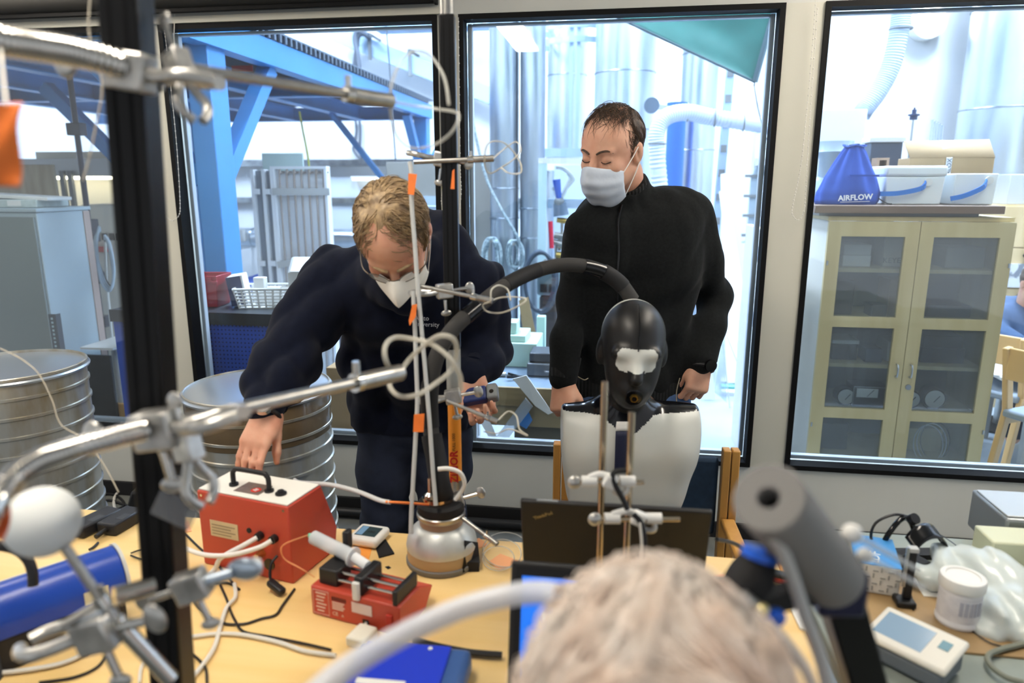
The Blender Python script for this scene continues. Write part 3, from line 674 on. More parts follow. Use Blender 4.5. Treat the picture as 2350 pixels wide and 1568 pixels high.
# partition wall on the right and its clipped pipes
w = MB(HALL); w.bx(1.62, 6.5, 3.6, 3.75, 0, HZ); w.build('wall_hall_partition', HW, T=HALL, kind='structure', smooth=0)
t = thing('conduit_run', 'bundle of thin conduits clipped to the white wall beside the window edge', 'conduits', HF(un(1735, 480, 3.58).x, 3.58, .6))
for k in range(5):
    pts = WP([(1742+k*3.5, 372), (1732+k*3.8, 395), (1724+k*4, 420), (1716+k*4, 540), (1702+k*8, 556)], 3.58); m = MB(); m.tube(spl(pts, 5), .009, 7); m.build('conduit', M('conduit_grey', (170, 186, 198), .4), t)
for y in (404, 450, 495, 540):
    p, q = un(1736-(y-400)*.1, y, 3.57), un(1716-(y-400)*.06, y, 3.57); m = MB(HALL); m.bx(q.x-.02, p.x+.05, 3.56, 3.599, p.z-.012, p.z+.012); m.build('clip', GREYP, t)
p, q = un(1655, 362, 3.5), un(1762, 372, 3.5)
boxthing('wall_rail', 'white horizontal rail on the partition wall', 'rail', WHITE, (1.63, 3.5, p.z-.07), (2.6, 3.599, p.z))
t = thing('steel_upright', 'pale blue slotted steel upright leaning behind the standing person', 'upright', HF(un(1640, 520, 3.3).x, 3.3, 0))
p, q = un(1680, 120, 3.3), un(1640, 560, 3.3); d = (p-q)/(p.z-q.z)
m = MB(HALL); m.bar(q-d*q.z, p+d*1.0, .10, .06); m.build('channel', PALES, t)
for k in range(8):
    c = q+d*(.2+k*.2); m = MB(HALL); m.bx(c.x-.03, c.x+.02, 3.24, 3.249, c.z-.03, c.z+.03); m.build('clip', GREYP, t)
# leaning sheets and frame right of the standing person
CLRS = M('clear_acrylic', (196, 212, 228), .1, alpha=.35)
def sheet(name, label, pxs, mat, n_s, th=.008):
    P = [un(x, y, n_) for (x, y), n_ in zip(pxs, n_s)]; m = MB(HALL); k = len(P)
    m.add(P+[p+Vector((0, th, 0)) for p in P], [tuple(range(k)), tuple(range(k, 2*k))[::-1]]+[(i, (i+1) % k, k+(i+1) % k, k+i) for i in range(k)])
    return m.build(name, mat, T=HF(P[0].x, P[0].y, 0), label=label, cat='sheet', smooth=0)
sheet('leaning_sheet', 'tall white sheet leaning in the hall beside the sleeve', [(1654, 400), (1664, 398), (1740, 880), (1668, 880)], PANW, [3.2, 3.2, 2.4, 2.4])
sheet('leaning_sheet', 'narrow white board leaning in front of the tall sheet', [(1650, 440), (1662, 436), (1735, 930), (1715, 932)], WHITE, [2.7, 2.7, 1.95, 1.95])
sheet('clear_sheet', 'clear plastic sheet standing on the hall floor beside the wristwatch', [(1655, 790), (1662, 780), (1668, 925), (1640, 900)], CLRS, [2.0, 2.0, 1.9, 1.9])
sheet('white_board', 'white board standing on the hall floor behind the hand', [(1612, 850), (1635, 842), (1641, 918), (1612, 916)], PANW, [2.1, 2.1, 2.05, 2.05])
for k, (a_, b_) in enumerate([((1660, 790), (1676, 950)), ((1668, 770), (1706, 868)), ((1712, 745), (1686, 805))]):
    p, q = at_n(*a_, 2.0), at_n(*b_, 1.9)
    cable('thin_rod', ['thin white rod reaching to the hall floor', 'thin white rod leaning across the clear sheet', 'thin crossing rod by the leaning sheets'][k], 'rod', [p, q], .004, WHITE, k=1)
t = thing('rail_stack', 'white rails and green glass offcuts stacked on the hall floor', 'rails', HF(1.5, 2.2, 0))
for k, (y, mt) in enumerate([(905, WHITE), (885, M('green_offcut', (120, 196, 186), .3)), (875, WHITE), (915, WHITE)]):
    p, q = un(1655, y, 2.25+k*.1), un(1708, y-4, 2.25+k*.1); m = MB(HALL); m.bx(p.x, q.x, 2.2+k*.12, 2.28+k*.12, max(0, p.z-.04) if k else 0, max(.03, p.z)); m.build('rail', mt, t)
t = thing('shelf_unit', 'pale shelf unit seen under the raised elbow', 'shelf', HF(un(1590, 680, 2.9).x, 2.9, 0))
for y in (662, 780):
    p, q = un(1560, y, 2.9), un(1640, y, 2.9); m = MB(HALL); m.bx(p.x-.3, q.x, 2.75, 3.1, p.z-.03, p.z); m.build('shelf_board', PANW, t)
for x in (un(1560, 700, 2.9).x-.28, un(1640, 700, 2.9).x-.02):
    m = MB(HALL); m.bx(x, x+.02, 2.8, 3.1, 0, un(1590, 662, 2.9).z-.03); m.build('side_board', GREYCAB, t)
p = un(1592, 652, 2.85); boxthing('bright_packet', 'small colourful packet on the pale shelf unit', 'packet', M('packet_print', (226, 190, 70), .5, col2=(190, 60, 70), scale=40), (p.x-.05, 2.83, un(1590, 662, 2.9).z+.001), (p.x+.06, 2.87, p.z+.04))
# glass door leaf standing open at the right edge of the third window
t = thing('open_door', 'narrow pale door leaf with hinges at the window edge', 'door', HF(1.17, .9, 0))
p, q = un(1742, 490, 1.3), un(1720, 930, 1.3)
m = MB(HALL); m.bx(1.205, 1.24, .5, 1.3, .0, 1.33); m.build('leaf', M('cream_leaf', (216, 214, 204), .5), t, bevel=.004)
for z in (.5, .85, 1.2):
    m = MB(HALL); m.bx(1.19, 1.204, .8, .83, z-.04, z+.04); m.build('hinge', ALU, t)
# fume hood / glass cabinet with white arms
t = thing('test_chamber', 'glass-sided test chamber with pale frame behind the thick black hose', 'chamber', HF(un(1245, 500, 2.4).x, 2.4, 0))
p = un(1246, 376, 2.4); q = un(1345, 372, 2.4)
m = MB(HALL); m.bx(p.x-.03, p.x+.03, 2.35, 2.41, 0, p.z); m.build('frame_post', M('mint_frame', (196, 220, 222), .3), t)
m = MB(HALL); m.bx(p.x-.03, q.x+.25, 2.35, 2.41, p.z+.001, p.z+.04); m.build('frame_rail', WHITE, t)
m = MB(HALL); m.bx(q.x+.2, q.x+.25, 2.35, 2.41, 0, p.z); m.build('frame_post', WHITE, t)
z2 = un(1300, 463, 2.5).z
m = MB(HALL); m.bx(p.x+.03, q.x+.2, 2.5, 2.55, z2-.05, z2+.02); m.build('shelf_rail', PALES, t)
m = MB(HALL); m.bx(p.x+.03, q.x+.25, 3.0, 3.02, 0, p.z); m.build('back_panel', M('chamber_back', (206, 220, 236), .5), t)
# jointed white arms with blue spring
t = thing('jointed_arm', 'white jointed lamp arm with a blue spring inside the chamber', 'arm', HF(un(1285, 470, 2.45).x, 2.45, z2))
ARMW = M('arm_white', (208, 214, 214), .35)
m = MB(HALL); m.tube([un(1283, 462, 2.44), un(1300, 430, 2.44), un(1310, 408, 2.44), un(1304, 398, 2.44)], .016, 10); m.build('arm', ARMW, t)
m = MB(HALL); m.tube(spl([un(1276, 384, 2.42), un(1294, 388, 2.42), un(1312, 404, 2.42), un(1314, 415, 2.43), un(1303, 428, 2.44)], 5), .014, 10); m.build('arm', ARMW, t)
m = MB(HALL); m.tube([un(1268, 430, 2.43), un(1283, 462, 2.43)], .014, 10); m.build('arm', ARMW, t)
m = MB(HALL); m.tube([un(1277, 412, 2.40), un(1283, 458, 2.41)], [.03, .02], 12); m.build('spring', BLUEP, t)
m = MB(HALL); m.ball(un(1283, 463, 2.42), .04); m.build('joint', GREYP, t)
m = MB(HALL); m.cyl(un(1284, 466, 2.44), un(1288, 495, 2.44), .05, .06, seg=16); m.build('base', M('arm_base', (92, 108, 126), .4), t)
# red handle and metal fittings
t = thing('valve_assembly', 'cluster of brass and steel valves with a red lever in the chamber', 'valves', HF(un(1280, 560, 2.4).x, 2.42, .6))
m = MB(HALL); m.tube([un(1263, 508, 2.4), un(1266, 570, 2.4)], .018, 10); m.build('lever', M('red_lever', (206, 40, 66), .4), t)
for k, (x, y, mt) in enumerate([(1290, 505, 'b'), (1284, 540, 's'), (1292, 560, 's'), (1276, 555, 's'), (1288, 585, 'b'), (1274, 600, 's'), (1292, 610, 's')]):
    p = un(x, y, 2.45); m = MB(HALL); m.cyl((p.x-.04, 2.45, p.z), (p.x+.05, 2.45, p.z-.01), .022+.006*(k % 3), seg=12); m.build('valve', M('brass', (200, 168, 96), .3, .9) if mt == 'b' else STEEL, t)
    m = MB(HALL); m.cyl((p.x, 2.45, p.z), (p.x, 2.45, p.z-.12), .012, seg=8); m.build('stem', STEEL, t)
m = MB(HALL); p = un(1290, 640, 2.5); m.bx(p.x-.1, p.x+.1, 2.42, 2.55, 0, un(1290, 600, 2.5).z); m.build('valve_block', M('block_grey', (128, 142, 150), .4, .5), t, bevel=.01)
# rope coils
ROPE = M('pale_rope', (176, 192, 196), .8, col2=(120, 136, 142), scale=60)
for k, (cx_, w_, y0, y1, loops, lb) in enumerate([(1128, 21, 546, 655, 7, 'thick coil of pale rope hanging on the weathered duct'), (1180, 18, 552, 625, 4, 'smaller loop of pale rope hanging between the two ducts')]):
    t = thing('rope_coil', lb, 'rope', HF(un(cx_, 600, 2.75).x, 2.75, un(cx_, y1, 2.75).z), 'rope coils')
    rnd = random.Random(k)
    for j in range(loops):
        ww = w_*(.55+.45*rnd.random()); o = rnd.uniform(-5, 5); yb = y1-rnd.uniform(0, 14)
        pts = [un(cx_+o+ww*math.cos(a), (y0+yb)/2-(yb-y0)/2*math.sin(a), 2.72+.05*rnd.random()) for a in [2*math.pi*i/14 for i in range(14)]]
        m = MB(HALL); m.tube(spl(pts, 3, True), .011, 7, closed=True); m.build('loop', ROPE, t)
    m = MB(HALL); p = un(cx_, y0+8, 2.7); m.cyl((p.x, 2.66, p.z), (p.x, 2.90, p.z), .012, seg=10); m.build('peg', STEEL, t)
cable('slack_rope', 'long pale rope slanting down from the ceiling to the rope loops', 'rope', WP([(1068, 190), (1085, 280), (1100, 350), (1120, 420), (1150, 480), (1185, 540), (1197, 575)], 2.6), .012, ROPE)
# cable coil and drill behind
t = thing('cable_coil', 'coil of thick dark cable hanging behind the black hose', 'cable coil', HF(un(1245, 650, 2.2).x, 2.2, .9))
rnd = random.Random(4)
for j in range(5):
    o = rnd.uniform(-6, 6); pts = [un(1243+o+(38+o)*math.cos(a), 650+68*math.sin(a)+o, 1.85+.04*j) for a in [2*math.pi*i/16 for i in range(16)]]
    m = MB(HALL); m.tube(spl(pts, 3, True), .013, 8, closed=True); m.build('loop', M('slate_cable', (58, 70, 84), .4), t)
p = un(1243, 606, 1.86); m = MB(HALL); m.cyl((p.x, 1.84, p.z), (p.x, 2.119, p.z), .01, seg=10); m.build('peg', STEEL, t)
t = thing('drill_press', 'grey-green machine head with dark logo behind the black hose', 'machine', HF(un(1255, 700, 2.3).x, 2.4, 0))
p, q = un(1232, 600, 2.12), un(1285, 680, 2.12)
MACH = M('machine_green', (104, 124, 130), .4)
m = MB(HALL); m.bx(p.x, q.x, 2.12, 2.2, q.z, p.z); m.build('head', MACH, t, bevel=.02)
m = MB(HALL); m.bx(p.x+.02, q.x-.02, 2.12, 2.2, 0, q.z-.001); m.build('column', M('machine_col', (70, 66, 66), .4, .5), t, bevel=.02)
m = MB(HALL); c = un(1255, 662, 2.11); m.bx(c.x-.05, c.x, 2.11, 2.119, c.z-.03, c.z+.03); m.build('emblem', BLKM, t)
m = MB(HALL); m.bx(c.x+.015, c.x+.06, 2.11, 2.119, c.z-.03, c.z+.03); m.build('emblem', BLKM, t)
sheet('brown_board', 'tan board leaning behind the workbench machine', [(1190, 690), (1212, 682), (1275, 985), (1235, 1000)], CARD, [1.15, 1.15, 1.06, 1.06])
# ---- low workbench with mint foam blocks and milling vice
ZW = .60
t = thing('low_bench', 'low workbench with a worn grey top and wooden edge', 'workbench', HF(.3, .5, 0))
m = MB(HALL); m.bx(-.42, .62, .18, 1.0, ZW-.02, ZW); m.build('bench_top', M('bench_blue_grey', (128, 146, 166), .35, var=.2, scale=8), t)
m = MB(HALL); m.bx(-.42, .62, .16, .179, ZW-.09, ZW+.001); m.build('edge_board', M('oak_edge', (168, 148, 108), .55, col2=(140, 120, 84), scale=6, stretch=(.3, 3, 3)), t)
m = MB(HALL); m.bx(-.42, .62, .181, .2, ZW-.2, ZW-.0905); m.build('apron', M('oak_apron', (156, 138, 104), .6), t)
for x in (-.40, .58):
    for n_ in (.21, .95): m = MB(HALL); m.bx(x, x+.05, n_, n_+.05, 0, ZW-.02); m.build('leg', LGREY, t)
MINT = M('mint_foam', (190, 220, 208), .8, bump=.1, bscale=60)
def fb(lb, px0, px1, pyb, pyt, n_, dep, z0):
    p, q = un(px0, pyb, n_), un(px1, pyt, n_)
    return boxthing('foam_block', lb, 'foam block', MINT, (p.x, n_, z0), (q.x, n_+dep, max(q.z, z0+.03)), .004, 'mint foam blocks')
b1 = un(1245, 790, .62).z
p, q = un(1095, 828, .55), un(1232, 790, .55); boxthing('foam_block', 'large mint foam slab at the bottom on the low bench', 'foam block', MINT, (p.x, .55, ZW+.001), (q.x, .85, q.z), .004, 'mint foam blocks'); z1 = q.z
p, q = un(1130, 795, .58), un(1206, 776, .58); boxthing('foam_block', 'thin mint foam slab lying on the large one', 'foam block', MINT, (p.x, .58, z1+.001), (q.x, .80, z1+.035), .003, 'mint foam blocks')
p, q = un(1120, 775, .62), un(1186, 741, .62); boxthing('foam_block', 'chunky mint foam cube on top of the slabs', 'foam block', MINT, (p.x, .62, z1+.036), (q.x, .74, q.z), .004, 'mint foam blocks')
p, q = un(1232, 775, .95), un(1252, 726, .95); boxthing('foam_block', 'upright pale foam offcut against the machine', 'foam block', MINT, (p.x, .93, ZW+.001), (q.x, .99, q.z), .004, 'mint foam blocks')
T1 = HF(un(1275, 840, .45).x, .45, ZW+.001)
t = thing('machine_vice', 'dark steel machine vice standing on the low bench', 'vice', T1)
VICE = M('vice_steel', (104, 108, 112), .4, .7, var=.3, scale=20)
m = MB(T1); m.bx(-.14, .14, -.08, .12, 0, .07); m.build('base', VICE, t, bevel=.008)
m = MB(T1); m.bx(-.13, -.02, -.06, .1, .0705, .12); m.build('jaw', M('vice_dark', (70, 74, 80), .4, .6), t, bevel=.006)
m = MB(T1); m.bx(.02, .12, -.06, .1, .0705, .14); m.build('jaw', VICE, t, bevel=.006)
m = MB(T1); hoop(m, (-.03, -.085, .035), .018, .004, 16); m.build('ring', ALU, t)
m = MB(T1); m.cyl((-.02, .0, .1), (.02, .0, .1), .02, seg=12); m.build('screw', STEEL, t)
T1 = HF(un(1185, 860, .3).x, .3, ZW+.001, 25)
t = thing('spring_clamp', 'small black spring clamp on the low bench', 'clamp', T1)
m = MB(T1); m.bar((-.05, 0, .02), (.05, .0, .012), .015, .012); m.build('jaw', BLKP, t)
m = MB(T1); m.bar((-.04, .01, .035), (.03, .01, .01), .012, .01); m.build('jaw', BLKP, t)
p = un(1152, 830, .35); t = thing('metal_fitting', 'small steel fitting with a thin pin on the low bench', 'fitting', HF(p.x, .35, ZW+.001))
m = MB(HALL); m.cyl((p.x-.03, .35, ZW+.013), (p.x+.02, .35, ZW+.013), .012, seg=12); m.build('body', STEEL, t)
m = MB(HALL); m.cyl((p.x+.02, .35, ZW+.013), (p.x+.07, .36, ZW+.004), .003, seg=8); m.build('pin', STEEL, t)
# things stacked behind the low sill
sheet('open_carton', 'white carton lid leaning on the low bench edge', [(1176, 870), (1208, 862), (1268, 948), (1258, 952), (1228, 932)], PAPER, [.15, .15, .13, .13, .13], .006)
T1 = HF(un(1160, 1000, .13).x, .2, 0)
t = thing('plastic_tray', 'clear plastic tray with blue film standing tilted behind the sill', 'tray', T1)
CLEAR = M('clear_tray', (206, 214, 220), .12, alpha=.45)
def P_(x, y, n_): return un(x, y, n_)
def slab(m, pts, th):
    k = len(pts); m.add(list(pts)+[p+Vector((0, th, 0)) for p in pts], [tuple(range(k)), tuple(range(k, 2*k))[::-1]]+[(i, (i+1) % k, k+(i+1) % k, k+i) for i in range(k)]); return m
m = MB(HALL); slab(m, [P_(1130, 1015, .12), P_(1205, 915, .13), P_(1222, 935, .13), P_(1150, 1028, .12)], .02); m.build('side', CLEAR, t)
m = MB(HALL); slab(m, [P_(1185, 955, .155), P_(1206, 930, .155), P_(1222, 965, .155), P_(1208, 985, .155), P_(1190, 975, .155)], .004); m.build('blue_film', M('blue_film', (60, 130, 200), .4), t)
m = MB(HALL); slab(m, [P_(1100, 965, .13), P_(1118, 955, .13), P_(1150, 1028, .12), P_(1135, 1028, .12)], .01); m.build('flap', PANW, t)
p, q = un(1235, 950, .16), un(1320, 1030, .16)
boxthing('grey_carton', 'grey-brown carton behind the sill under the low bench', 'box', M('grey_card', (126, 124, 110), .8, var=.15, scale=10), (un(1180, 950, .215).x, .215, 0), (q.x+.3, .32, un(1250, 952, .2).z-.02))
# ================================================================ fourth window: glass cabinet and what stands on it
UC0, UC1, NC0, NC1, ZC = 1.43, 2.23, .45, .85, 1.395
t = thing('glass_cabinet', 'pale birch cabinet with two glazed doors full of instruments', 'cabinet', HF((UC0+UC1)/2, NC0, 0))
SIDEW = M('cabinet_side', (214, 212, 204), .5)
m = MB(HALL); m.bx(UC0, UC0+.02, NC0, NC1, 0, ZC); m.build('side_panel', SIDEW, t)
m = MB(HALL); m.bx(UC1-.02, UC1, NC0, NC1, 0, ZC); m.build('side_panel', BIRCH, t)
m = MB(HALL); m.bx(UC0+.02, UC1-.02, NC1-.015, NC1, 0, ZC-.02); m.build('back_panel', M('cabinet_back', (128, 130, 126), .7), t)
m = MB(HALL); m.bx(UC0, UC1, NC0, NC1, ZC-.02+.0205, ZC+.02); m.build('top_panel', BIRCH, t)
m = MB(HALL); m.bx(UC0+.02, UC1-.02, NC0+.02, NC1-.015, .0, .06); m.build('bottom_panel', BIRCH, t)
um = (UC0+UC1)/2
shelfz = [un(2000, y, NC0).z for y in (945, 837, 735, 620)]
shelfz = [.27, .47, .66, .86, 1.09]
shelfz = [un(1990, 1048, .5).z, un(1990, 940, .5).z, un(1990, 838, .5).z, un(1990, 733, .5).z, un(1990, 620, .5).z]
for i, z in enumerate(shelfz):
    m = MB(HALL); m.bx(UC0+.0205, UC1-.0205, NC0+.03, NC1-.016, z-.009, z+.009); m.build('shelf_board', BIRCH, t)
CGL = glass_mat('cabinet_glass', (.86, .9, .92), .03, base=.06, haze=.12)
for d, (x0, x1) in enumerate([(UC0, um-.0015), (um+.0015, UC1)]):
    dr = MB(HALL); dr.bx(x0, x0+.06, NC0-.022, NC0-.001, .03, ZC-.001)
    dr.bx(x1-.06, x1, NC0-.022, NC0-.001, .03, ZC-.001); dr.bx(x0+.06, x1-.06, NC0-.022, NC0-.001, ZC-.07, ZC-.001); dr.bx(x0+.06, x1-.06, NC0-.022, NC0-.001, .03, .1)
    for z in (shelfz[1], shelfz[3]): dr.bx(x0+.06, x1-.06, NC0-.022, NC0-.001, z-.028, z+.024)
    D = dr.build('door', BIRCH, t, smooth=0)
    m = MB(HALL); m.bx(x0+.055, x1-.055, NC0-.012, NC0-.008, .09, ZC-.06); m.build('pane', CGL, D, smooth=0)
    xh = x1-.03 if d == 0 else x0+.03
    m = MB(HALL); m.tube(spl([(xh, NC0-.022, .66), (xh, NC0-.045, .665), (xh, NC0-.045, .715), (xh, NC0-.022, .72)], 4), .004, 8); m.build('handle', ALU, D)
    if d: m = MB(HALL); m.cyl((xh, NC0-.03, .61), (xh, NC0-.0225, .61), .013, seg=16); m.build('lock', ALU, D)
    for z in (.4, 1.2): m = MB(HALL); xe = x0+.008 if d == 0 else x1-.008; m.cyl((xe, NC0-.026, z-.01), (xe, NC0-.026, z+.01), .004, seg=8); m.build('hinge', ALU, D)
# contents of the cabinet
SH = [.0595]+[z+.0095 for z in shelfz]
def inside(name, lb, cat, mat, px, s, w_, d_, h_, n0=.1, bev=.004, dz=0):
    u_ = un(px, 700, NC0+n0).x; z = SH[s]+.0006+dz
    return boxthing(name, lb, cat, mat, (u_-w_/2, NC0+n0, z), (u_+w_/2, NC0+n0+d_, z+h_), bev)
inside('storage_box', 'lower of two flat white boxes on the top cabinet shelf', 'box', PAPER, 1955, 5, .13, .16, .055)
inside('storage_box', 'upper of two flat white boxes on the top cabinet shelf', 'box', PAPER, 1955, 5, .125, .15, .05, dz=.056)
u_ = un(2052, 700, NC0+.12).x; T1 = HF(u_, NC0+.12, SH[5]+.0006)
t = thing('sensor_carton', 'pale carton with bold dark lettering on the top cabinet shelf', 'box', T1)
m = MB(T1); m.bx(-.075, .075, 0, .14, 0, .15); m.build('body', M('pale_carton', (198, 196, 182), .7), t, bevel=.003)
text('KEYENCE', .036, T1 @ face_T((.0, -.001, .03), (1, 0, 0), (0, 0, 1)), M('ink_grey', (70, 72, 74), .7), t)
text('670 WIDE', .018, T1 @ face_T((.06, -.001, .09), (0, 0, 1), (-1, 0, 0)), MATS['ink_grey'], t)
inside('storage_box', 'grey carton with white label on the top shelf behind the second door', 'box', M('dim_carton', (140, 142, 140), .7), 2200, 5, .17, .16, .1)
inside('instrument', 'dark instrument case at the door edge on the fourth cabinet shelf', 'instrument', BLKP, 1935, 4, .09, .2, .17)
inside('instrument', 'tall tan carton on the fourth cabinet shelf', 'box', CARD, 2060, 4, .09, .16, .18)
inside('instrument', 'low dark instrument with red button on the fourth shelf', 'instrument', M('dark_inst', (54, 56, 60), .5), 2020, 4, .07, .12, .06, n0=.05)
inside('instrument', 'wide dark instrument behind the second door on the fourth shelf', 'instrument', MATS['dark_inst'], 2180, 4, .2, .2, .06)
inside('instrument', 'black box under a white pad on the third cabinet shelf', 'instrument', BLKP, 1950, 3, .12, .18, .08)
inside('note_pad', 'white pad lying on the black box in the cabinet', 'pad', PAPER, 1950, 3, .13, .16, .02, dz=.081)
inside('instrument', 'blue-grey box on the third cabinet shelf', 'instrument', M('bluegrey_box', (62, 72, 90), .5), 2020, 3, .08, .12, .07, n0=.06)
inside('paper_pile', 'pile of white papers on the third cabinet shelf', 'papers', PAPER, 2075, 3, .1, .16, .1)
inside('instrument', 'black instrument with white stickers on the third shelf behind the second door', 'instrument', BLKP, 2180, 3, .2, .2, .075)
inside('instrument', 'black case stacked on the stickered instrument', 'instrument', MATS['dark_inst'], 2178, 3, .18, .2, .06, dz=.076)
def dial(name, lb, px, s, r, n0=.07):
    u_ = un(px, 880, NC0+n0).x; T1 = HF(u_, NC0+n0, SH[s]+.0006); t = thing(name, lb, 'gauge', T1, 'pressure gauges')
    m = MB(T1); m.cyl((0, 0, r), (0, .07, r), r, seg=28); m.build('case', BLKP, t)
    m = MB(T1); m.cyl((0, -.004, r), (0, -.0005, r), r*.86, seg=28); m.build('dial_face', PAPER, t)
    m = MB(T1); m.bar((-r*.1, -.0055, r*.7), (r*.4, -.0055, r*1.35), .002, .003); m.build('needle', BLKM, t)
    m = MB(T1); m.bx(-r*.5, r*.5, .01, .06, 0, r*.25); m.build('foot', BLKP, t)
dial('pressure_gauge', 'round pressure gauge at the left side of the second cabinet shelf', 1945, 2, .045)
dial('pressure_gauge', 'round pressure gauge half hidden by the middle door frame', 2096, 2, .045)
dial('pressure_gauge', 'round white pressure gauge in the middle of the second door', 2150, 2, .052)
T1 = HF(un(2000, 900, NC0+.06).x, NC0+.06, SH[2]+.0006)
t = thing('panel_meter', 'black panel meter with a white scale on the second cabinet shelf', 'meter', T1)
m = MB(T1); m.bx(-.085, .085, 0, .12, 0, .105); m.build('body', BLKP, t, bevel=.004)
m = MB(T1); m.bx(-.07, .03, -.004, -.0005, .05, .095); m.build('scale_plate', PAPER, t)
m = MB(T1); m.bar((-.02, -.0055, .055), (.01, -.0055, .09), .002, .002); m.build('needle', BLKM, t)
m = MB(T1); m.tube([(-.084, -.003, .002), (.084, -.003, .002), (.084, -.003, .103), (-.084, -.003, .103)], .003, 6, closed=True); m.build('bezel', ALU, t)
inside('instrument', 'dark speaker-like case on the lowest cabinet shelf', 'case', MATS['dark_inst'], 1945, 1, .14, .2, .14)
inside('instrument', 'pale wooden box behind cables on the lowest shelf behind the second door', 'box', BIRCH, 2150, 1, .22, .14, .12, n0=.15)
inside('blue_bag_box', 'crumpled blue packet on the second shelf above the panel meter', 'packet', M('blue_packet', (96, 130, 168), .6, bump=.4, bscale=30), 2030, 2, .1, .1, .05, n0=.16, dz=.0)
for k in range(3):
    pts = [un(2130+34*math.cos(a)+k*8, 1020+44*math.sin(a)-k*4, NC0+.06+k*.01) for a in [2*math.pi*i/12 for i in range(12)]]
    m = MB(HALL); m.tube(spl(pts, 3, True), .0025, 6, closed=True); m.build('cable_loop', WCAB if k < 2 else BCAB, T=HF(pts[0].x, NC0+.06, SH[1]), label=['white cable loop low in the glass cabinet', 'second white cable loop low in the glass cabinet', 'black cable loop low in the glass cabinet'][k], cat='cable')
# board on top of the cabinet with its load
t = thing('shelf_plank', 'brown plank lying across the top of the glass cabinet', 'plank', HF(1.85, .6, ZC+.02))
m = MB(HALL); m.bx(1.36, 2.17, .42, .9, ZC+.036, ZC+.072); m.build('plank', M('brown_plank', (140, 116, 98), .5, col2=(118, 96, 80), scale=6, stretch=(.3, 3, 3)), t, bevel=.003)
m = MB(HALL); m.bx(1.40, 2.10, .5, .85, ZC+.0205, ZC+.0355); m.build('batten', LGREY, t)
ZP = ZC+.0725
# drawstring bag
u_ = (un(1875, 470, .55).x+un(2018, 470, .55).x)/2; hw = (un(2018, 470, .55).x-un(1875, 470, .55).x)/2; hb = un(1950, 332, .55).z-ZP
T1 = HF(u_, .58, ZP)
t = thing('drawstring_bag', 'blue drawstring bag with white AIRFLOW print on the plank', 'bag', T1)
BAGM = M('blue_bag_cloth', (42, 84, 178), .75, bump=.12, bscale=40, var=.15, scale=6)
def bagf(i, j):
    a = 2*math.pi*i; prof = [(0, .0), (.0, .96), (.06, 1.02), (.2, 1.0), (.45, .82), (.7, .55), (.88, .36), (.95, .27), (1, .34)]
    f = j*(len(prof)-1); k = min(int(f), len(prof)-2); f -= k; h = prof[k][0]*(1-f)+prof[k+1][0]*f; r = prof[k][1]*(1-f)+prof[k+1][1]*f
    wr = 1+(.03+.14*h*h)*math.sin(9*a+h*2)+.03*math.sin(5*a+7*h)
    return (hw*r*wr*math.cos(a)+.012*h, hw*.62*r*wr*math.sin(a), hb*h+.004*math.sin(3*a)*h)
m = MB(T1); m.grid(bagf, 64, 32); m.build('cloth', BAGM, t, smooth=80)
m = MB(T1); m.tube(spl([bagf(i/20, .955) for i in range(20)], 2, True), .004, 6, closed=True); m.build('drawstring', M('bag_cord', (90, 130, 220), .6), t)
m = MB(T1); m.bx(-.02, .11, -hw*.56, -hw*.54, hb*.47, hb*.50); m.build('pocket_flap', BAGM, t)
text('AIRFLOW', .035, T1 @ face_T((.01, -hw*.68, hb*.12), (1, 0, .06), (0, .12, 1)), M('print_white', (235, 238, 240), .6), t, bold=.001)
m = MB(T1); m.bar((-.055, -hw*.68, hb*.045), (.075, -hw*.68, hb*.06), .002, .002); m.build('print_line', MATS['print_white'], t)
m = MB(T1); m.tube(spl([(hw*.9, -.05, .03), (hw*1.1, -.08, .008), (hw*1.25, -.09, .005)], 5), .003, 6); m.build('cord_end', BLKM, t)
# styrofoam coolers with blue straps
STY = M('styrofoam', (232, 238, 240), .8, bump=.06, bscale=120)
for k, (x0, x1, yt, lb) in enumerate([(2024, 2178, 380, 'white foam cooler with lid and blue carrying strap, beside the blue bag'), (2180, 2298, 398, 'lidless white foam cooler with blue strap at the end of the plank')]):
    n_ = .55+.0*k; p, q = un(x0, 470, n_), un(x1, yt, n_); T1 = HF((p.x+q.x)/2, n_, ZP); w2 = (q.x-p.x)/2; h_ = q.z-ZP
    t = thing('foam_cooler', lb, 'cooler', T1, 'foam coolers')
    m = MB(T1); frustum(m, -w2+.006, w2-.006, 0, .24, 0, h_*(.72 if k == 0 else 1), .008, .02); m.build('body', STY, t, bevel=.006)
    if k == 0: m = MB(T1); m.bx(-w2, w2, -.006, .246, h_*.72+.001, h_); m.build('lid', STY, t, bevel=.012)
    xs_ = (-w2-.02, w2*.30) if k == 0 else (-w2-.01, w2*.38)
    m = MB(T1); P = spl([(xs_[0], -.02, h_*(.28 if k == 0 else .2)), (xs_[0]*.5, -.03, h_*(.30 if k == 0 else .3)), (xs_[1]*.4, -.03, h_*(.42 if k == 0 else .55)), (xs_[1], -.012, h_*(.58 if k == 0 else .78))], 5)
    for a_, b_ in zip(P, P[1:]): m.bar(a_, b_, .006, .022, (0, 0, 1))
    m.build('strap', M('strap_blue', (46, 120, 206), .4), t)
    m = MB(T1); m.cyl((xs_[1]+.012, -.012, h_*(.58 if k == 0 else .78)), (xs_[1]+.012, .0, h_*(.58 if k == 0 else .78)), .018, seg=18); m.build('button', WHITE, t)
p, q = un(2085, 392, .84), un(2290, 320, .84)
T1 = HF((p.x+q.x)/2, .84, ZP); w2 = (q.x-p.x)/2; h_ = q.z-ZP
t = thing('long_carton', 'long brown taped cardboard carton behind the foam coolers', 'box', T1)
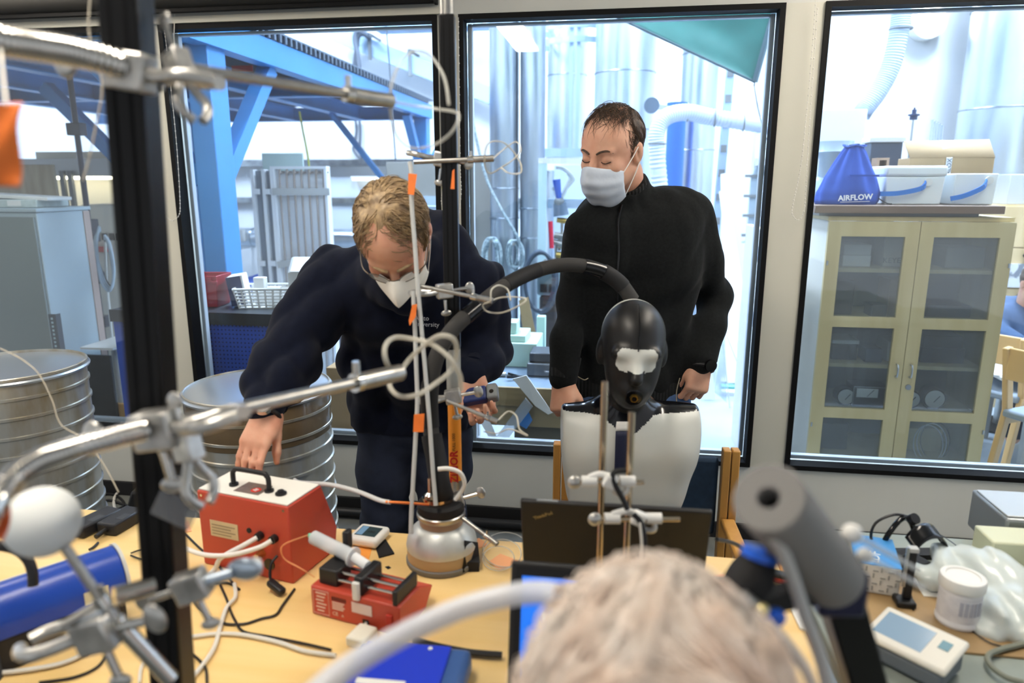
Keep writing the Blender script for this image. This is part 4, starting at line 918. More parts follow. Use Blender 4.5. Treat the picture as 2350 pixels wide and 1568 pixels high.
m = MB(T1); m.bx(-w2, w2, 0, .16, 0, h_*.72); m.build('body', CARD, t, bevel=.004)
m = MB(T1); m.add([(-w2, 0, h_*.722), (w2, 0, h_*.722), (w2*1.08, .12, h_*1.02), (-w2*.98, .12, h_)], [(0, 1, 2, 3)]); m.build('flap', CARD, t, solid=.004)
m = MB(T1); m.add([(-w2*.14, -.003, h_*.45), (-w2*.0, -.003, h_*.45), (-w2*.0, -.003, h_*.72), (w2*.02, .116, h_*1.015), (-w2*.12, .116, h_*1.015), (-w2*.14, -.003, h_*.72)], [(0, 1, 2, 3, 4, 5)]); m.build('tape_strip', M('tape_white', (222, 226, 228), .4), t, solid=.001, smooth=0)
text('ALOX', .03, T1 @ face_T((-w2*.06, -.005, h_*.58), (0, 0, 1), (-1, 0, 0)), DBLUE, t)
text('KYTEMIA', .03, T1 @ face_T((w2*.3, -.0015, h_*.28), (1, 0, 0), (0, 0, 1)), M('ink_brown', (112, 92, 66), .8), t)
p, q = un(2005, 440, .8), un(2042, 362, .8)
t = thing('wooden_case', 'small open wooden case between the bag and the foam cooler', 'case', HF((p.x+q.x)/2, .8, ZP))
CASEW = M('case_wood', (150, 122, 98), .6)
for lo, hi in (((p.x, .8, ZP), (p.x+.012, .88, q.z)), ((q.x-.012, .8, ZP), (q.x, .88, q.z)), ((p.x+.012, .8, q.z-.012), (q.x-.012, .88, q.z)), ((p.x+.012, .868, ZP), (q.x-.012, .88, q.z-.012))):
    m = MB(HALL); m.bx(lo[0], hi[0], lo[1], hi[1], lo[2], hi[2]); m.build('panel', CASEW, t)
# things further back on the right
p, q = un(1874, 325, 1.6), un(1953, 385, 1.6); c = un(1913, 380, 1.6)
t = thing('vent_fan', 'grey extraction fan with a wide collar behind the blue bag', 'fan', HF(c.x, 1.6, 0))
FANM = M('fan_grey', (164, 178, 190), .4, .5); r = (q.x-p.x)/2
m = MB(HALL); m.lathe([(r*.97, un(1913, 325, 1.6).z), (r, un(1913, 345, 1.6).z), (r*1.04, un(1913, 349, 1.6).z), (r*.8, un(1913, 366, 1.6).z), (r*.78, un(1913, 410, 1.6).z)][::-1], Matrix.Translation((c.x, 1.6, 0)), 28); m.build('collar', FANM, t)
m = MB(HALL); m.ball((c.x-.06, 1.6, un(1913, 450, 1.6).z), (r*1.35, r*1.2, r*1.1), 24, 14); m.build('housing', FANM, t)
m = MB(HALL); m.cyl((c.x-.06, 1.6, 0), (c.x-.06, 1.6, un(1913, 470, 1.6).z), .06, seg=16); m.build('stand', FANM, t)
t = thing('hanging_hose', 'white ribbed hose hanging from above behind the foam coolers', 'hose', HF(un(2050, 150, 2.4).x, 2.4, 1.9))
m = MB(HALL); hose(m, [un(x, y, 2.4) for x, y in [(2084, -60), (2070, 20), (2062, 80), (2045, 150), (2018, 205), (1985, 250), (1975, 265)]], .062, 22, .04); m.build('flex_pipe', M('white_flex_hose2', (186, 200, 220), .5), t)
p = un(2068, 66, 2.4); m = MB(HALL); hoop(m, (p.x, 2.4, p.z), .07, .008, 20); m.build('clamp_ring', GREYP, t)
m = MB(HALL); p = un(2084, -60, 2.4); m.cyl(p, (p.x, 2.4, HZ), .065, seg=20); m.build('rigid_pipe', WHITE, t)
p, q = un(1868, 252, 2.0), un(1982, 340, 2.0)
boxthing('partition_screen', 'tall white partition screen below the hanging hose', 'screen', HW, (p.x, 2.0, 0), (q.x, 2.04, p.z))
vduct(2215, 2440, 200, 3.08, 'very wide shiny silver duct at the edge of the fourth window', seams=(20, 252), mat=DUCT)
t = thing('torch_stand', 'slim stand with a small dark nozzle behind the carton', 'stand', HF(un(2098, 290, 1.4).x, 1.4, 0)); p = un(2098, 258, 1.4)
m = MB(HALL); m.cyl((p.x, 1.4, 0), (p.x, 1.4, un(2098, 275, 1.4).z), .006, seg=8); m.build('rod', ALU, t)
m = MB(HALL); z = un(2098, 275, 1.4).z; m.lathe([(.02, z), (.02, z+.02), (.03, z+.022), (.03, z+.03), (.012, z+.032), (.012, z+.055), (.005, z+.056), (.005, z+.066)], Matrix.Translation((p.x, 1.4, 0)), 14); m.build('nozzle', M('nozzle_dark', (48, 64, 100), .4), t)
for k in range(5):
    p = un(2137+k*6, 300, 1.5); t = thing('glass_tube', ['first', 'second', 'third', 'fourth', 'fifth'][k]+' thin glass tube in the row above the long carton', 'tube', HF(p.x, 1.5, 0), 'thin glass tubes')
    m = MB(HALL); m.cyl((p.x, 1.5, 0), (p.x, 1.5, un(2137, 275+3*k, 1.5).z), .007, seg=8); m.build('tube', CLRS, t)
t = thing('flood_lamp', 'bright round flood lamp high on the white partition wall', 'lamp', HF(un(2130, 52, 3.5).x, 3.5, un(2130, 52, 3.5).z)); p = un(2130, 52, 3.5)
m = MB(HALL); m.cyl((p.x, 3.46, p.z), (p.x, 3.599, p.z), .13, seg=24); m.build('housing', WHITE, t)
m = MB(HALL); m.ball((p.x, 3.45, p.z), (.115, .05, .115), 20, 10); m.build('diffuser', M('flood_glow', (240, 248, 255), .5, emit=12), t)
t = thing('lab_oven', 'dark fronted instrument with a white lid behind the wooden case', 'instrument', HF(un(2020, 350, 1.3).x, 1.3, 0)); p, q = un(1983, 330, 1.3), un(2046, 400, 1.3)
m = MB(HALL); m.bx(p.x, q.x, 1.18, 1.3, 0, p.z); m.build('body', M('inst_slate', (74, 86, 104), .4), t, bevel=.004)
m = MB(HALL); m.bx(p.x-.01, q.x+.01, 1.17, 1.31, p.z+.001, p.z+.03); m.build('lid', PANW, t, bevel=.004)
# right edge: wooden lockers, desk, papers, chairs
p, q = un(2262, 470, 2.2), un(2345, 700, 2.2)
t = thing('wood_locker', 'pale wooden lockers with knobs behind the seated person', 'lockers', HF(p.x+.6, 2.4, 0))
LOCK = M('locker_birch', (222, 196, 150), .5, col2=(208, 180, 132), scale=5, stretch=(2, 2, .3))
m = MB(HALL); m.bx(p.x, p.x+1.6, 2.2, 2.5, 0, p.z); m.build('body', LOCK, t)
zz = [p.z-.005, un(2300, 568, 2.2).z, un(2300, 660, 2.2).z, un(2300, 760, 2.2).z]
for i in range(3):
    for j in range(4):
        m = MB(HALL); m.bx(p.x+.004+j*.4, p.x+.396+j*.4, 2.18, 2.199, zz[i+1]+.004, zz[i]-.004); D = m.build('door', LOCK, t, bevel=.002)
        m = MB(HALL); m.ball((p.x+.28+j*.4, 2.168, zz[i]-.05), .016, 12, 8); m.build('knob', BLKP, D)
p, q = un(2323, 606, 2.15), un(2400, 662, 2.15)
boxthing('photo_sheet', 'white sheet with grey pictures pinned on the lockers', 'sheet', M('photo_print', (226, 228, 230), .6, col2=(130, 136, 146), scale=14, ramp=(.5, .55)), (p.x, 2.166, q.z), (q.x, 2.1795, p.z), 0)
boxthing('white_machine', 'pale machine standing on the wooden lockers', 'machine', LGREY, (un(2305, 440, 2.3).x, 2.25, zz[0]+.006), (un(2305, 440, 2.3).x+.5, 2.48, un(2320, 400, 2.3).z))
t = thing('hall_desk', 'white desk top with papers at the right edge of the fourth window', 'desk', HF(2.95, 1.2, 0)); zd = .66
p = un(2275, 850, 1.1)
m = MB(HALL); m.bx(p.x-.02, p.x+1.2, .95, 1.65, p.z-.02, p.z); m.build('desk_top', WPAINT, t, bevel=.003)
for x in (p.x+.2, p.x+1.1): m = MB(HALL); m.bx(x, x+.04, 1.5, 1.54, 0, p.z-.02); m.build('leg', LGREY, t)
for x in (p.x+.2, p.x+1.1): m = MB(HALL); m.bx(x, x+.04, 1.05, 1.09, 0, p.z-.02); m.build('leg', LGREY, t)
ZD = p.z; UD = p.x
for k in range(4):
    T1 = HF(UD+.1+k*.12, 1.08+.1*(k % 2), ZD+.0005+.004*k, 15*k-20); m = MB(T1); m.bx(-.1, .1, -.14, .14, 0, .0035)
    m.build('paper_sheet', PAPER, T=T1, label=['white paper sheet at the near corner of the hall desk', 'second white sheet on the hall desk', 'third white sheet on the hall desk', 'topmost white sheet on the hall desk'][k], cat='paper')
def wchair(T1, label):
    t = thing('wooden_chair', label, 'chair', T1, 'birch chairs in the hall'); CH = M('chair_birch', (216, 178, 124), .45)
    m = MB(T1); m.bx(-.2, .2, -.2, .2, .42, .46); m.build('seat', M('chair_grey_pad', (146, 158, 172), .8), t, bevel=.012)
    for sx in (-1, 1):
        m = MB(T1); m.bar((sx*.2, -.24, 0), (sx*.2, -.16, .45), .03, .045, (0, 1, 0)); m.bar((sx*.2, -.16, .45), (sx*.2, -.23, .78), .03, .045, (0, 1, 0)); m.build('rear_leg', CH, t, bevel=.006)
        m = MB(T1); m.bar((sx*.2, .22, 0), (sx*.2, .18, .44), .03, .04, (0, 1, 0)); m.build('leg', CH, t, bevel=.006)
        m = MB(T1); m.bar((sx*.2, -.17, .40), (sx*.2, .19, .40), .025, .045); m.build('side_rail', CH, t, bevel=.004)
    m = MB(T1); m.bx(-.19, .19, -.235, -.215, .62, .78); m.build('backrest', CH, t, bevel=.006)
    return t
wchair(HF(un(2272, 1000, 1.14).x, 1.14, 0, -52), 'birch chair with grey pad, close to the glass cabinet door')
wchair(HF(un(2450, 1000, .56).x, .56, 0, -60), 'birch chair cut off by the picture edge')
# ================================================================ implicit surfaces for bodies, clothes and the mannequin
def at_y(px, py, Y): r = ray(px, py); return CAM + r*(Y/r.y)
class SDF:
    def __init__(s, h): s.h = h; s.p = []
    def cone(s, a, b, r0, r1=None, k=.02, op='u', sq=None):
        a, b = np.array(a, float), np.array(b, float); r1 = r0 if r1 is None else r1; R_ = max(r0, r1); f = max([1]+[1/x[1] if x[1] < 1 else x[1] for x in ([sq] if sq else [])])
        s.p.append(('c', np.minimum(a, b)-R_*f, np.maximum(a, b)+R_*f, (a, b, r0, r1, sq), k, op)); return s
    def chain(s, pts, rs, k=.02, op='u', sq=None):
        for i in range(len(pts)-1): s.cone(pts[i], pts[i+1], rs[i], rs[i+1], k, op, sq)
        return s
    def ell(s, c, r, Rm=None, k=.02, op='u'):
        c, r = np.array(c, float), np.array(r, float); m = r.max()
        s.p.append(('e', c-m, c+m, (c, r, np.array(Rm) if Rm is not None else np.eye(3)), k, op)); return s
    def cut(s, c, nrm, k=.005):      # remove everything on the side the normal points to
        s.p.append(('p', None, None, (np.array(c, float), np.array(nrm, float)/np.linalg.norm(nrm)), k, 's')); return s
    def mesh(s, disp=None, pad=.02):
        us = [p for p in s.p if p[5] == 'u']
        lo = np.min([p[1] for p in us], 0)-pad; hi = np.max([p[2] for p in us], 0)+pad; h = s.h
        n = np.ceil((hi-lo)/h).astype(int)+1; f = np.full(n, .25, np.float32)
        ax = [lo[i]+h*np.arange(n[i]) for i in range(3)]
        for kind, a, b, dt, k, op in s.p:
            if kind == 'p': i0, i1 = np.zeros(3, int), n
            else:
                mg = k*1.2+.03; i0 = np.clip(np.floor((a-mg-lo)/h).astype(int), 0, n); i1 = np.clip(np.ceil((b+mg-lo)/h).astype(int)+1, 0, n)
                if (i1 <= i0).any(): continue
            sl = tuple(slice(i0[i], i1[i]) for i in range(3))
            X = ax[0][sl[0]][:, None, None]; Y = ax[1][sl[1]][None, :, None]; Z = ax[2][sl[2]][None, None, :]
            if kind == 'c':
                A_, B_, r0, r1, sq = dt; px, py, pz = X-A_[0], Y-A_[1], Z-A_[2]; ba = B_-A_; bb = max(ba@ba, 1e-9)
                t = np.clip((px*ba[0]+py*ba[1]+pz*ba[2])/bb, 0, 1); qx, qy, qz = px-ba[0]*t, py-ba[1]*t, pz-ba[2]*t
                if sq is not None:
                    dv, fc = np.array(sq[0], float), sq[1]; dv = dv/np.linalg.norm(dv); c = (qx*dv[0]+qy*dv[1]+qz*dv[2])*(1/fc-1)
                    qx, qy, qz = qx+dv[0]*c, qy+dv[1]*c, qz+dv[2]*c
                d = np.sqrt(qx*qx+qy*qy+qz*qz)-(r0+(r1-r0)*t)
                if sq is not None: d = d*min(sq[1], 1)
            elif kind == 'e':
                c, r, Rm = dt; px, py, pz = X-c[0], Y-c[1], Z-c[2]
                l = [Rm[0, i]*px+Rm[1, i]*py+Rm[2, i]*pz for i in range(3)]
                k0 = np.sqrt(sum((l[i]/r[i])**2 for i in range(3))); k1 = np.sqrt(sum((l[i]/r[i]**2)**2 for i in range(3)))+1e-9; d = k0*(k0-1)/k1
            else:
                c, nn = dt; d = -((X-c[0])*nn[0]+(Y-c[1])*nn[1]+(Z-c[2])*nn[2])
            g = f[sl]; d = d.astype(np.float32)
            if op == 'u':
                if k > 0: hh = np.clip(.5+.5*(g-d)/k, 0, 1); f[sl] = g*(1-hh)+d*hh-k*hh*(1-hh)
                else: f[sl] = np.minimum(g, d)
            else:
                d = -d
                if k > 0: hh = np.clip(.5-.5*(g-d)/k, 0, 1); f[sl] = g*(1-hh)+d*hh+k*hh*(1-hh)
                else: f[sl] = np.maximum(g, d)
        if disp is not None:
            f += disp(ax[0][:, None, None], ax[1][None, :, None], ax[2][None, None, :]).astype(np.float32)
        return nets(f, lo, h)
def nets(f, lo, h):
    ins = f < 0; n = f.shape
    cnt = np.zeros([x-1 for x in n], np.int8)
    corners = [(i, j, k) for i in (0, 1) for j in (0, 1) for k in (0, 1)]
    for i, j, k in corners: cnt += ins[i:n[0]-1+i, j:n[1]-1+j, k:n[2]-1+k]
    act = (cnt > 0) & (cnt < 8); C = np.argwhere(act); idx = np.full(act.shape, -1, np.int64); idx[act] = np.arange(len(C))
    vals = np.stack([f[C[:, 0]+i, C[:, 1]+j, C[:, 2]+k] for i, j, k in corners], 1)
    acc = np.zeros((len(C), 3)); num = np.zeros(len(C)); co = np.array(corners, float)
    for a in range(8):
        for b in range(a+1, 8):
            if np.abs(co[a]-co[b]).sum() != 1: continue
            va, vb = vals[:, a], vals[:, b]; m = (va < 0) != (vb < 0); t = np.where(m, va/(va-vb+1e-12), 0)
            acc += np.where(m[:, None], co[a]+(co[b]-co[a])*t[:, None], 0); num += m
    V = lo+h*(C+acc/num[:, None]); Fs = []
    for axn in range(3):
        o = [0, 0, 0]; o[axn] = 1; s0 = tuple(slice(0, n[i]-o[i]) for i in range(3)); s1 = tuple(slice(o[i], n[i]) for i in range(3))
        ch = ins[s0] != ins[s1]; E = np.argwhere(ch); u, v = (axn+1) % 3, (axn+2) % 3
        ok = (E[:, u] > 0) & (E[:, v] > 0) & (E[:, u] < n[u]-1) & (E[:, v] < n[v]-1); E = E[ok]
        def q(du, dv): e = E.copy(); e[:, u] -= du; e[:, v] -= dv; return idx[e[:, 0], e[:, 1], e[:, 2]]
        Q = np.stack([q(1, 1), q(0, 1), q(0, 0), q(1, 0)], 1); fl = ~ins[s0][tuple(E.T)]; Q[fl] = Q[fl][:, ::-1]; Fs.append(Q)
    Fs = np.concatenate(Fs); Fs = Fs[(Fs >= 0).all(1)]
    for _ in range(2):       # light relaxing of the staircase
        sm = np.zeros_like(V); c = np.zeros(len(V))
        for a in range(4): np.add.at(sm, Fs[:, a], V[Fs[:, (a+1) % 4]]+V[Fs[:, a-1]]); np.add.at(c, Fs[:, a], 2)
        V = V*.5+.5*sm/np.maximum(c, 1)[:, None]
    return V, Fs
def np_obj(VF, name, mat, parent=None, T=None, label=None, cat=None, group=None, kind=None, pick=None):
    V, Fs = VF; W = WM[parent.name] if parent is not None else (T if T is not None else Matrix.Identity(4)); I = np.array(W.inverted())
    L = V@I[:3, :3].T+I[:3, 3]; me = bpy.data.meshes.new(name); me.vertices.add(len(L)); me.vertices.foreach_set('co', L.astype(np.float32).ravel())
    me.loops.add(len(Fs)*4); me.loops.foreach_set('vertex_index', Fs.astype(np.int32).ravel()); me.polygons.add(len(Fs))
    me.polygons.foreach_set('loop_start', np.arange(0, len(Fs)*4, 4, dtype=np.int32)); me.polygons.foreach_set('loop_total', np.full(len(Fs), 4, np.int32))
    me.polygons.foreach_set('use_smooth', np.ones(len(Fs), bool))
    for m in (mat if isinstance(mat, (list, tuple)) else [mat]): me.materials.append(m)
    if pick is not None: me.polygons.foreach_set('material_index', pick(V[Fs].mean(1)).astype(np.int32))
    me.update(); me.validate(); o = bpy.data.objects.new(name, me); COL.objects.link(o)
    if parent is not None: o.parent = parent
    else: o.matrix_world = W
    WM[o.name] = W.copy(); return prop(o, label, cat, group, kind)
def folds(amp, fr, seed=0, dirs=5):
    rs = np.random.RandomState(seed); K = rs.randn(dirs, 3); K /= np.linalg.norm(K, axis=1)[:, None]; K *= fr*(.6+.9*rs.rand(dirs))[:, None]; ph = rs.rand(dirs)*6.28
    def fn(X, Y, Z):
        wx = .03*np.sin(9*Z+3*X+seed); o = 0
        for k_, p_ in zip(K, ph): o = o+1.4*(1-2*np.abs(np.sin(.5*(k_[0]*(X+wx)+k_[1]*(Y+wx)+k_[2]*Z+p_))))
        return amp*o/dirs**.5
    return fn
def hand(S, W, fdir, back, side, curls, thumb=(40, 20, 25), sc_=1.0, spread=1.0):
    """five-fingered hand from wrist W; fdir: towards the knuckles, back: normal of the back of the hand, side: +1 thumb on back x fdir side"""
    x = Vector(fdir).normalized(); z = Vector(back); z = (z-x*z.dot(x)).normalized(); y = z.cross(x)*side; W = Vector(W); s_ = sc_
    def L(a, b, c): return W+(x*a+y*b+z*c)*s_
    S.chain([L(-.012, 0, 0), L(.01, 0, 0)], [.027*s_, .027*s_], .02, sq=(z, .8))
    ys = [.029, .0095, -.011, -.030]
    for yy in ys: S.cone(L(.012, yy*.62, -.002), L(.090, yy, 0), .0165*s_, .0125*s_, .014)
    S.cone(L(.02, .018, -.012), L(.06, .03, -.008), .017*s_, .013*s_, .014)
    seg = [(.044, .026, .021), (.048, .030, .022), (.044, .028, .021), (.034, .021, .019)]
    for i, yy in enumerate(ys):
        base = L(.092, yy, -.002); an = 0; rr = [.0098, .0088, .0080, .0070] if i < 3 else [.0086, .0078, .0072, .0062]
        sa = R((1.5-i)*4*spread); fx = (x*math.cos(sa)+y*math.sin(sa)); P = base
        for j in range(3):
            an += curls[i][j]; d = fx*math.cos(R(an))-z*math.sin(R(an)); Q = P+d*seg[i][j]*s_
            S.cone(P, Q, rr[j]*s_, rr[j+1]*s_, .005); P = Q
    tb = L(.022, .026, -.012); a1 = R(thumb[0]); d = (x*math.cos(a1)+y*math.sin(a1)*.9-z*.35).normalized(); P = tb
    for j, (ln, r0, r1) in enumerate([(.042, .016, .0118), (.034, .0115, .0105), (.028, .0105, .0082)]):
        if j: a1 -= R(thumb[j]); d = (x*math.cos(a1)+y*math.sin(a1)*.9-z*(.35+.15*j)).normalized()
        Q = P+d*ln*s_; S.cone(P, Q, r0*s_, r1*s_, .008); P = Q
def head_T(c, fwd, up):
    y = Vector(fwd).normalized(); z = Vector(up); z = (z-y*z.dot(y)).normalized(); x = y.cross(z); m = Matrix((x, y, z)).transposed().to_4x4(); m.translation = Vector(c); return m
def head(S, Hd, sc_=1.0):
    Rm = np.array(Hd.to_3x3())
    def L(a, b, c): return Hd @ (Vector((a, b, c))*sc_)
    def E(c, r, k=.02, op='u'): S.ell(L(*c), [q*sc_ for q in r], Rm, k, op)
    E((0, -.018, .036), (.075, .098, .086)); E((0, .028, -.03), (.062, .066, .088), .03); E((0, .03, .035), (.066, .062, .062), .03)
    for sx in (-1, 1):
        S.cone(L(sx*.056, -.005, -.055), L(sx*.012, .066, -.104), .02*sc_, .02*sc_, .025)
        E((sx*.042, .062, -.03), (.022, .022, .022), .02)
        E((sx*.033, .097, -.002), (.019, .014, .0125), .010, 's')
        E((sx*.033, .0795, -.003), (.0165, .0125, .0125), .004)
        S.cone(L(sx*.014, .091, .017), L(sx*.047, .080, .019), .0075*sc_, .0065*sc_, .012)
        E((sx*.077, -.014, -.008), (.009, .019, .034), .006); E((sx*.088, -.010, -.004), (.010, .010, .019), .006, 's'); E((sx*.084, -.02, .0), (.006, .012, .026), .004)
        S.ell(L(sx*.012, .101, -.036), [.0095*sc_]*3, Rm, .006)
    S.chain([L(0, .090, .012), L(0, .104, -.018), L(0, .112, -.034)], [.0085*sc_, .0095*sc_, .0125*sc_], .010)
    S.cone(L(-.017, .093, -.062), L(.017, .093, -.062), .009*sc_, .009*sc_, .008); S.ell(L(0, .088, -.098), [.02*sc_, .015*sc_, .015*sc_], Rm, .015)
def strands(name, Hd, mat, parent, roots, flow, length, rad=.0007, n=1000, seed=1, lift=.004, wob=.25, steps=7, grav=.25, surf=None, kind='stuff'):
    """hair: n tapered strands rooted on the scalp ellipsoid, combed along flow(p)"""
    rs = random.Random(seed); cen, rr = surf or (Vector((0, -.018, .036)), Vector((.076, .099, .088))); V = []; Fs = []
    Wi = WM[parent.name].inverted(); dn = (Hd.to_3x3().transposed() @ Vector((0, 0, -1)))
    def proj(p, l):
        q = p-cen; e = Vector((q.x/rr.x, q.y/rr.y, q.z/rr.z)); m = e.length; nr = Vector((q.x/rr.x**2, q.y/rr.y**2, q.z/rr.z**2)).normalized()
        return (cen+q/m if m < 1+l else p), nr
    made = 0; tries = 0
    while made < n and tries < n*30:
        tries += 1; v = Vector((rs.gauss(0, 1), rs.gauss(0, 1), rs.gauss(0, 1))).normalized(); p = cen+Vector((v.x*rr.x, v.y*rr.y, v.z*rr.z))
        pr = roots(p)
        if rs.random() > pr: continue
        made += 1; Ln = length(p)*rs.uniform(.75, 1.15); st = Ln/steps; pts = [p]; ang = rs.gauss(0, wob); w0 = rs.uniform(.3, 1)
        for i in range(steps):
            q, nr = proj(pts[-1], 0); d = Vector(flow(pts[-1])); d = d-nr*d.dot(nr)
            if d.length < 1e-4: d = Vector((1, 0, 0))
            d.normalize(); tg = nr.cross(d); d = d*math.cos(ang)+tg*math.sin(ang)+dn*grav*i/steps+nr*(.28*w0*(1-i/steps*1.4)); d.normalize()
            nx = pts[-1]+d*st; q = nx-cen; e = Vector((q.x/rr.x, q.y/rr.y, q.z/rr.z)).length; mn = 1+lift*w0/.09
            if e < mn: nx = cen+q*(mn/e)
            pts.append(nx); ang += rs.gauss(0, wob*.35)
        r = rad*rs.uniform(.7, 1.3); x = None; o = len(V)
        for i, p in enumerate(pts):
            d = (pts[min(i+1, steps)]-pts[max(i-1, 0)]).normalized()
            if x is None: x = d.cross(Vector((.3, .5, .8))).normalized()
            x = (x-d*x.dot(d)).normalized(); y = d.cross(x); q = r*(1-.75*(i/steps)**2)
            for a in (0, 2.094, 4.189): V.append(Wi @ (Hd @ (p+(x*math.cos(a)+y*math.sin(a))*q)))
        for i in range(steps):
            for k in range(3): Fs.append((o+i*3+k, o+i*3+(k+1) % 3, o+i*3+3+(k+1) % 3, o+i*3+3+k))
    me = bpy.data.meshes.new(name); me.from_pydata([tuple(v) for v in V], [], Fs); me.materials.append(mat); me.polygons.foreach_set('use_smooth', [True]*len(me.polygons)); me.update()
    ob = bpy.data.objects.new(name, me); COL.objects.link(ob); ob.parent = parent; WM[ob.name] = WM[parent.name]; return prop(ob, kind=kind)
def mask_mesh(Hd, ztop, zbot, bulge, amax, pleat=0, nose=.022, a0=.066, sc_=1.0):
    def fn(i, j):
        th = (i*2-1)*amax; jj = j; z = ztop+.010*math.exp(-(th/.35)**2)+(zbot-ztop)*jj-.018*(abs(th)/amax)**2*(1-jj)+.035*(abs(th)/amax)**2*jj
        s_ = math.sin(math.pi*min(jj*.9+.1, 1)); nb = nose*math.exp(-(th/.42)**2)*(.5+.5*math.cos(math.pi*min(1, jj*.9)))*(1.15)
        x = (a0+.006*s_)*math.sin(th); y = .018+(.072+bulge*s_-.014*jj*jj)*math.cos(th)+nb+pleat*math.sin(jj*22)*math.cos(th)
        return Hd @ (Vector((x, y, z))*sc_)
    return fn
SKIN = M('skin', (218, 172, 146), .5, col2=(204, 150, 124), scale=14, sss=.12, bump=.06, bscale=220)
SKIN2 = M('skin_warm', (216, 168, 142), .5, col2=(200, 142, 116), scale=14, sss=.12, bump=.06, bscale=220)
def ribmat(name, rgb, sc_, strength=.5, var=.25):
    m = M(name, rgb, .85, var=var, scale=90, sheen=.05, spec=.2, bump=.12, bscale=380); nt = m.node_tree; b = nt.nodes['Principled BSDF']
    tc = nt.nodes.new('ShaderNodeTexCoord'); wv = nt.nodes.new('ShaderNodeTexWave'); wv.inputs['Scale'].default_value = sc_; wv.bands_direction = 'X'
    nt.links.new(tc.outputs['Object'], wv.inputs['Vector']); bp = nt.nodes.new('ShaderNodeBump'); bp.inputs['Strength'].default_value = strength; bp.inputs['Distance'].default_value = .003
    nt.links.new(wv.outputs['Fac'], bp.inputs['Height'])
    for l in list(nt.links):
        if l.to_socket == b.inputs['Normal']: nt.links.new(l.from_socket, bp.inputs['Normal']); nt.links.remove(l)
    nt.links.new(bp.outputs['Normal'], b.inputs['Normal']); return m
SWEAT = M('charcoal_knit', (24, 26, 27), .95, spec=.15, var=.3, scale=120, sheen=.04, bump=.2, bscale=420)
RIB = ribmat('charcoal_rib', (25, 27, 28), 30, .8)
HOOD = M('navy_jersey', (17, 22, 38), .95, spec=.15, var=.2, scale=40, sheen=.05, bump=.1, bscale=300)
JEANS = M('blue_denim', (74, 100, 138), .85, col2=(54, 78, 116), scale=22, bump=.12, bscale=500)
DJEANS = M('dark_denim', (24, 30, 46), .85, col2=(34, 42, 62), scale=14, bump=.12, bscale=500)
SHOE = M('shoe_black', (22, 22, 24), .5)
# ---------------------------------------------------------------- standing person
YS = 2.2
J = lambda x, y, Y=YS: at_y(x, y, Y)
hc = J(1404, 346, 2.13); fw = Vector((-.60, -.72, -.26)); Hs = head_T(hc, fw, (-.05, -.18, 1))
def shoes(t, pts, yaw, mat):
    for p in pts:
        T1 = Matrix.Translation((p.x, p.y, 0)) @ Matrix.Rotation(yaw, 4, 'Z'); S = SDF(.006)
        S.cone(T1 @ Vector((0, .07, .035)), T1 @ Vector((0, -.17, .03)), .042, .036, .02); S.cone(T1 @ Vector((0, .05, .06)), T1 @ Vector((0, -.02, .07)), .04, .034, .03); S.cut((0, 0, .0005), (0, 0, -1), .002)
        np_obj(S.mesh(), 'shoe', mat, t)
def surf_y(o, px, py, Y, off=.002, rad=.012):
    # the point on the front of mesh o seen at a pixel of the photograph
    W = np.array(WM[o.name]); n = len(o.data.vertices); v = np.empty(n*3, np.float32); o.data.vertices.foreach_get('co', v); v = v.reshape(-1, 3)@W[:3, :3].T+W[:3, 3]
    for _ in range(3):
        p = at_y(px, py, Y); m = (np.abs(v[:, 0]-p.x) < rad) & (np.abs(v[:, 2]-p.z) < rad)
        if m.any(): Y = float(v[m, 1].min())-off
    return at_y(px, py, Y)
def person_frame(p): return Matrix.Translation((p.x, p.y, 0))
neck0, neck1 = J(1428, 402, 2.2), J(1440, 505, 2.24)
shL, shR = J(1345, 535, 2.18), J(1582, 492, 2.24); elL, elR = J(1318, 690, 2.2), J(1638, 680, 2.3); wrL, wrR = J(1291, 872, 2.12), J(1613, 828, 2.18)
chest, belly, hip = J(1458, 575, 2.22), J(1448, 740, 2.24), J(1446, 880, 2.26)
hpL, hpR = J(1378, 930, 2.26), J(1518, 930, 2.27); knL, knR = Vector((hpL.x-.01, 2.22, .5)), Vector((hpR.x+.03, 2.24, .5)); anL, anR = Vector((hpL.x-.02, 2.28, .09)), Vector((hpR.x+.05, 2.3, .09))
S = SDF(.0045); head(S, Hs)
S.chain([Hs @ Vector((0, -.03, -.05)), neck0, neck1], [.056, .055, .06], .03)
S.cone(chest+Vector((-.06, .01, .03)), chest+Vector((.06, .01, .03)), .07, .07, .03); S.chain([chest, belly, hip], [.075, .075, .08], .03)
for a, b, c, s_ in ((shL, elL, wrL, 1), (shR, elR, wrR, -1)): S.chain([a, b, c], [.045, .036, .026], .03)
for a, b, c in ((hpL, knL, anL), (hpR, knR, anR)): S.chain([a, b, c], [.07, .05, .04], .04)
fl = [(58, 66, 40), (62, 68, 40), (64, 70, 40), (62, 66, 40)]
hand(S, wrL, J(1288, 950, 2.08)-wrL, (-.55, -.8, .1), 1, fl, (32, 10, 12), .98)
hand(S, wrR, J(1588, 935, 2.15)-wrR, (.25, -.96, .1), -1, [(34, 60, 40), (38, 62, 40), (42, 64, 40), (44, 60, 40)], (16, 8, 8), 1.0)
PS = person_frame(hip)
t = np_obj(S.mesh(), 'person', SKIN, T=PS, label='standing person in charcoal zip sweater and pale surgical mask, looking down', cat='person')
S = SDF(.007)
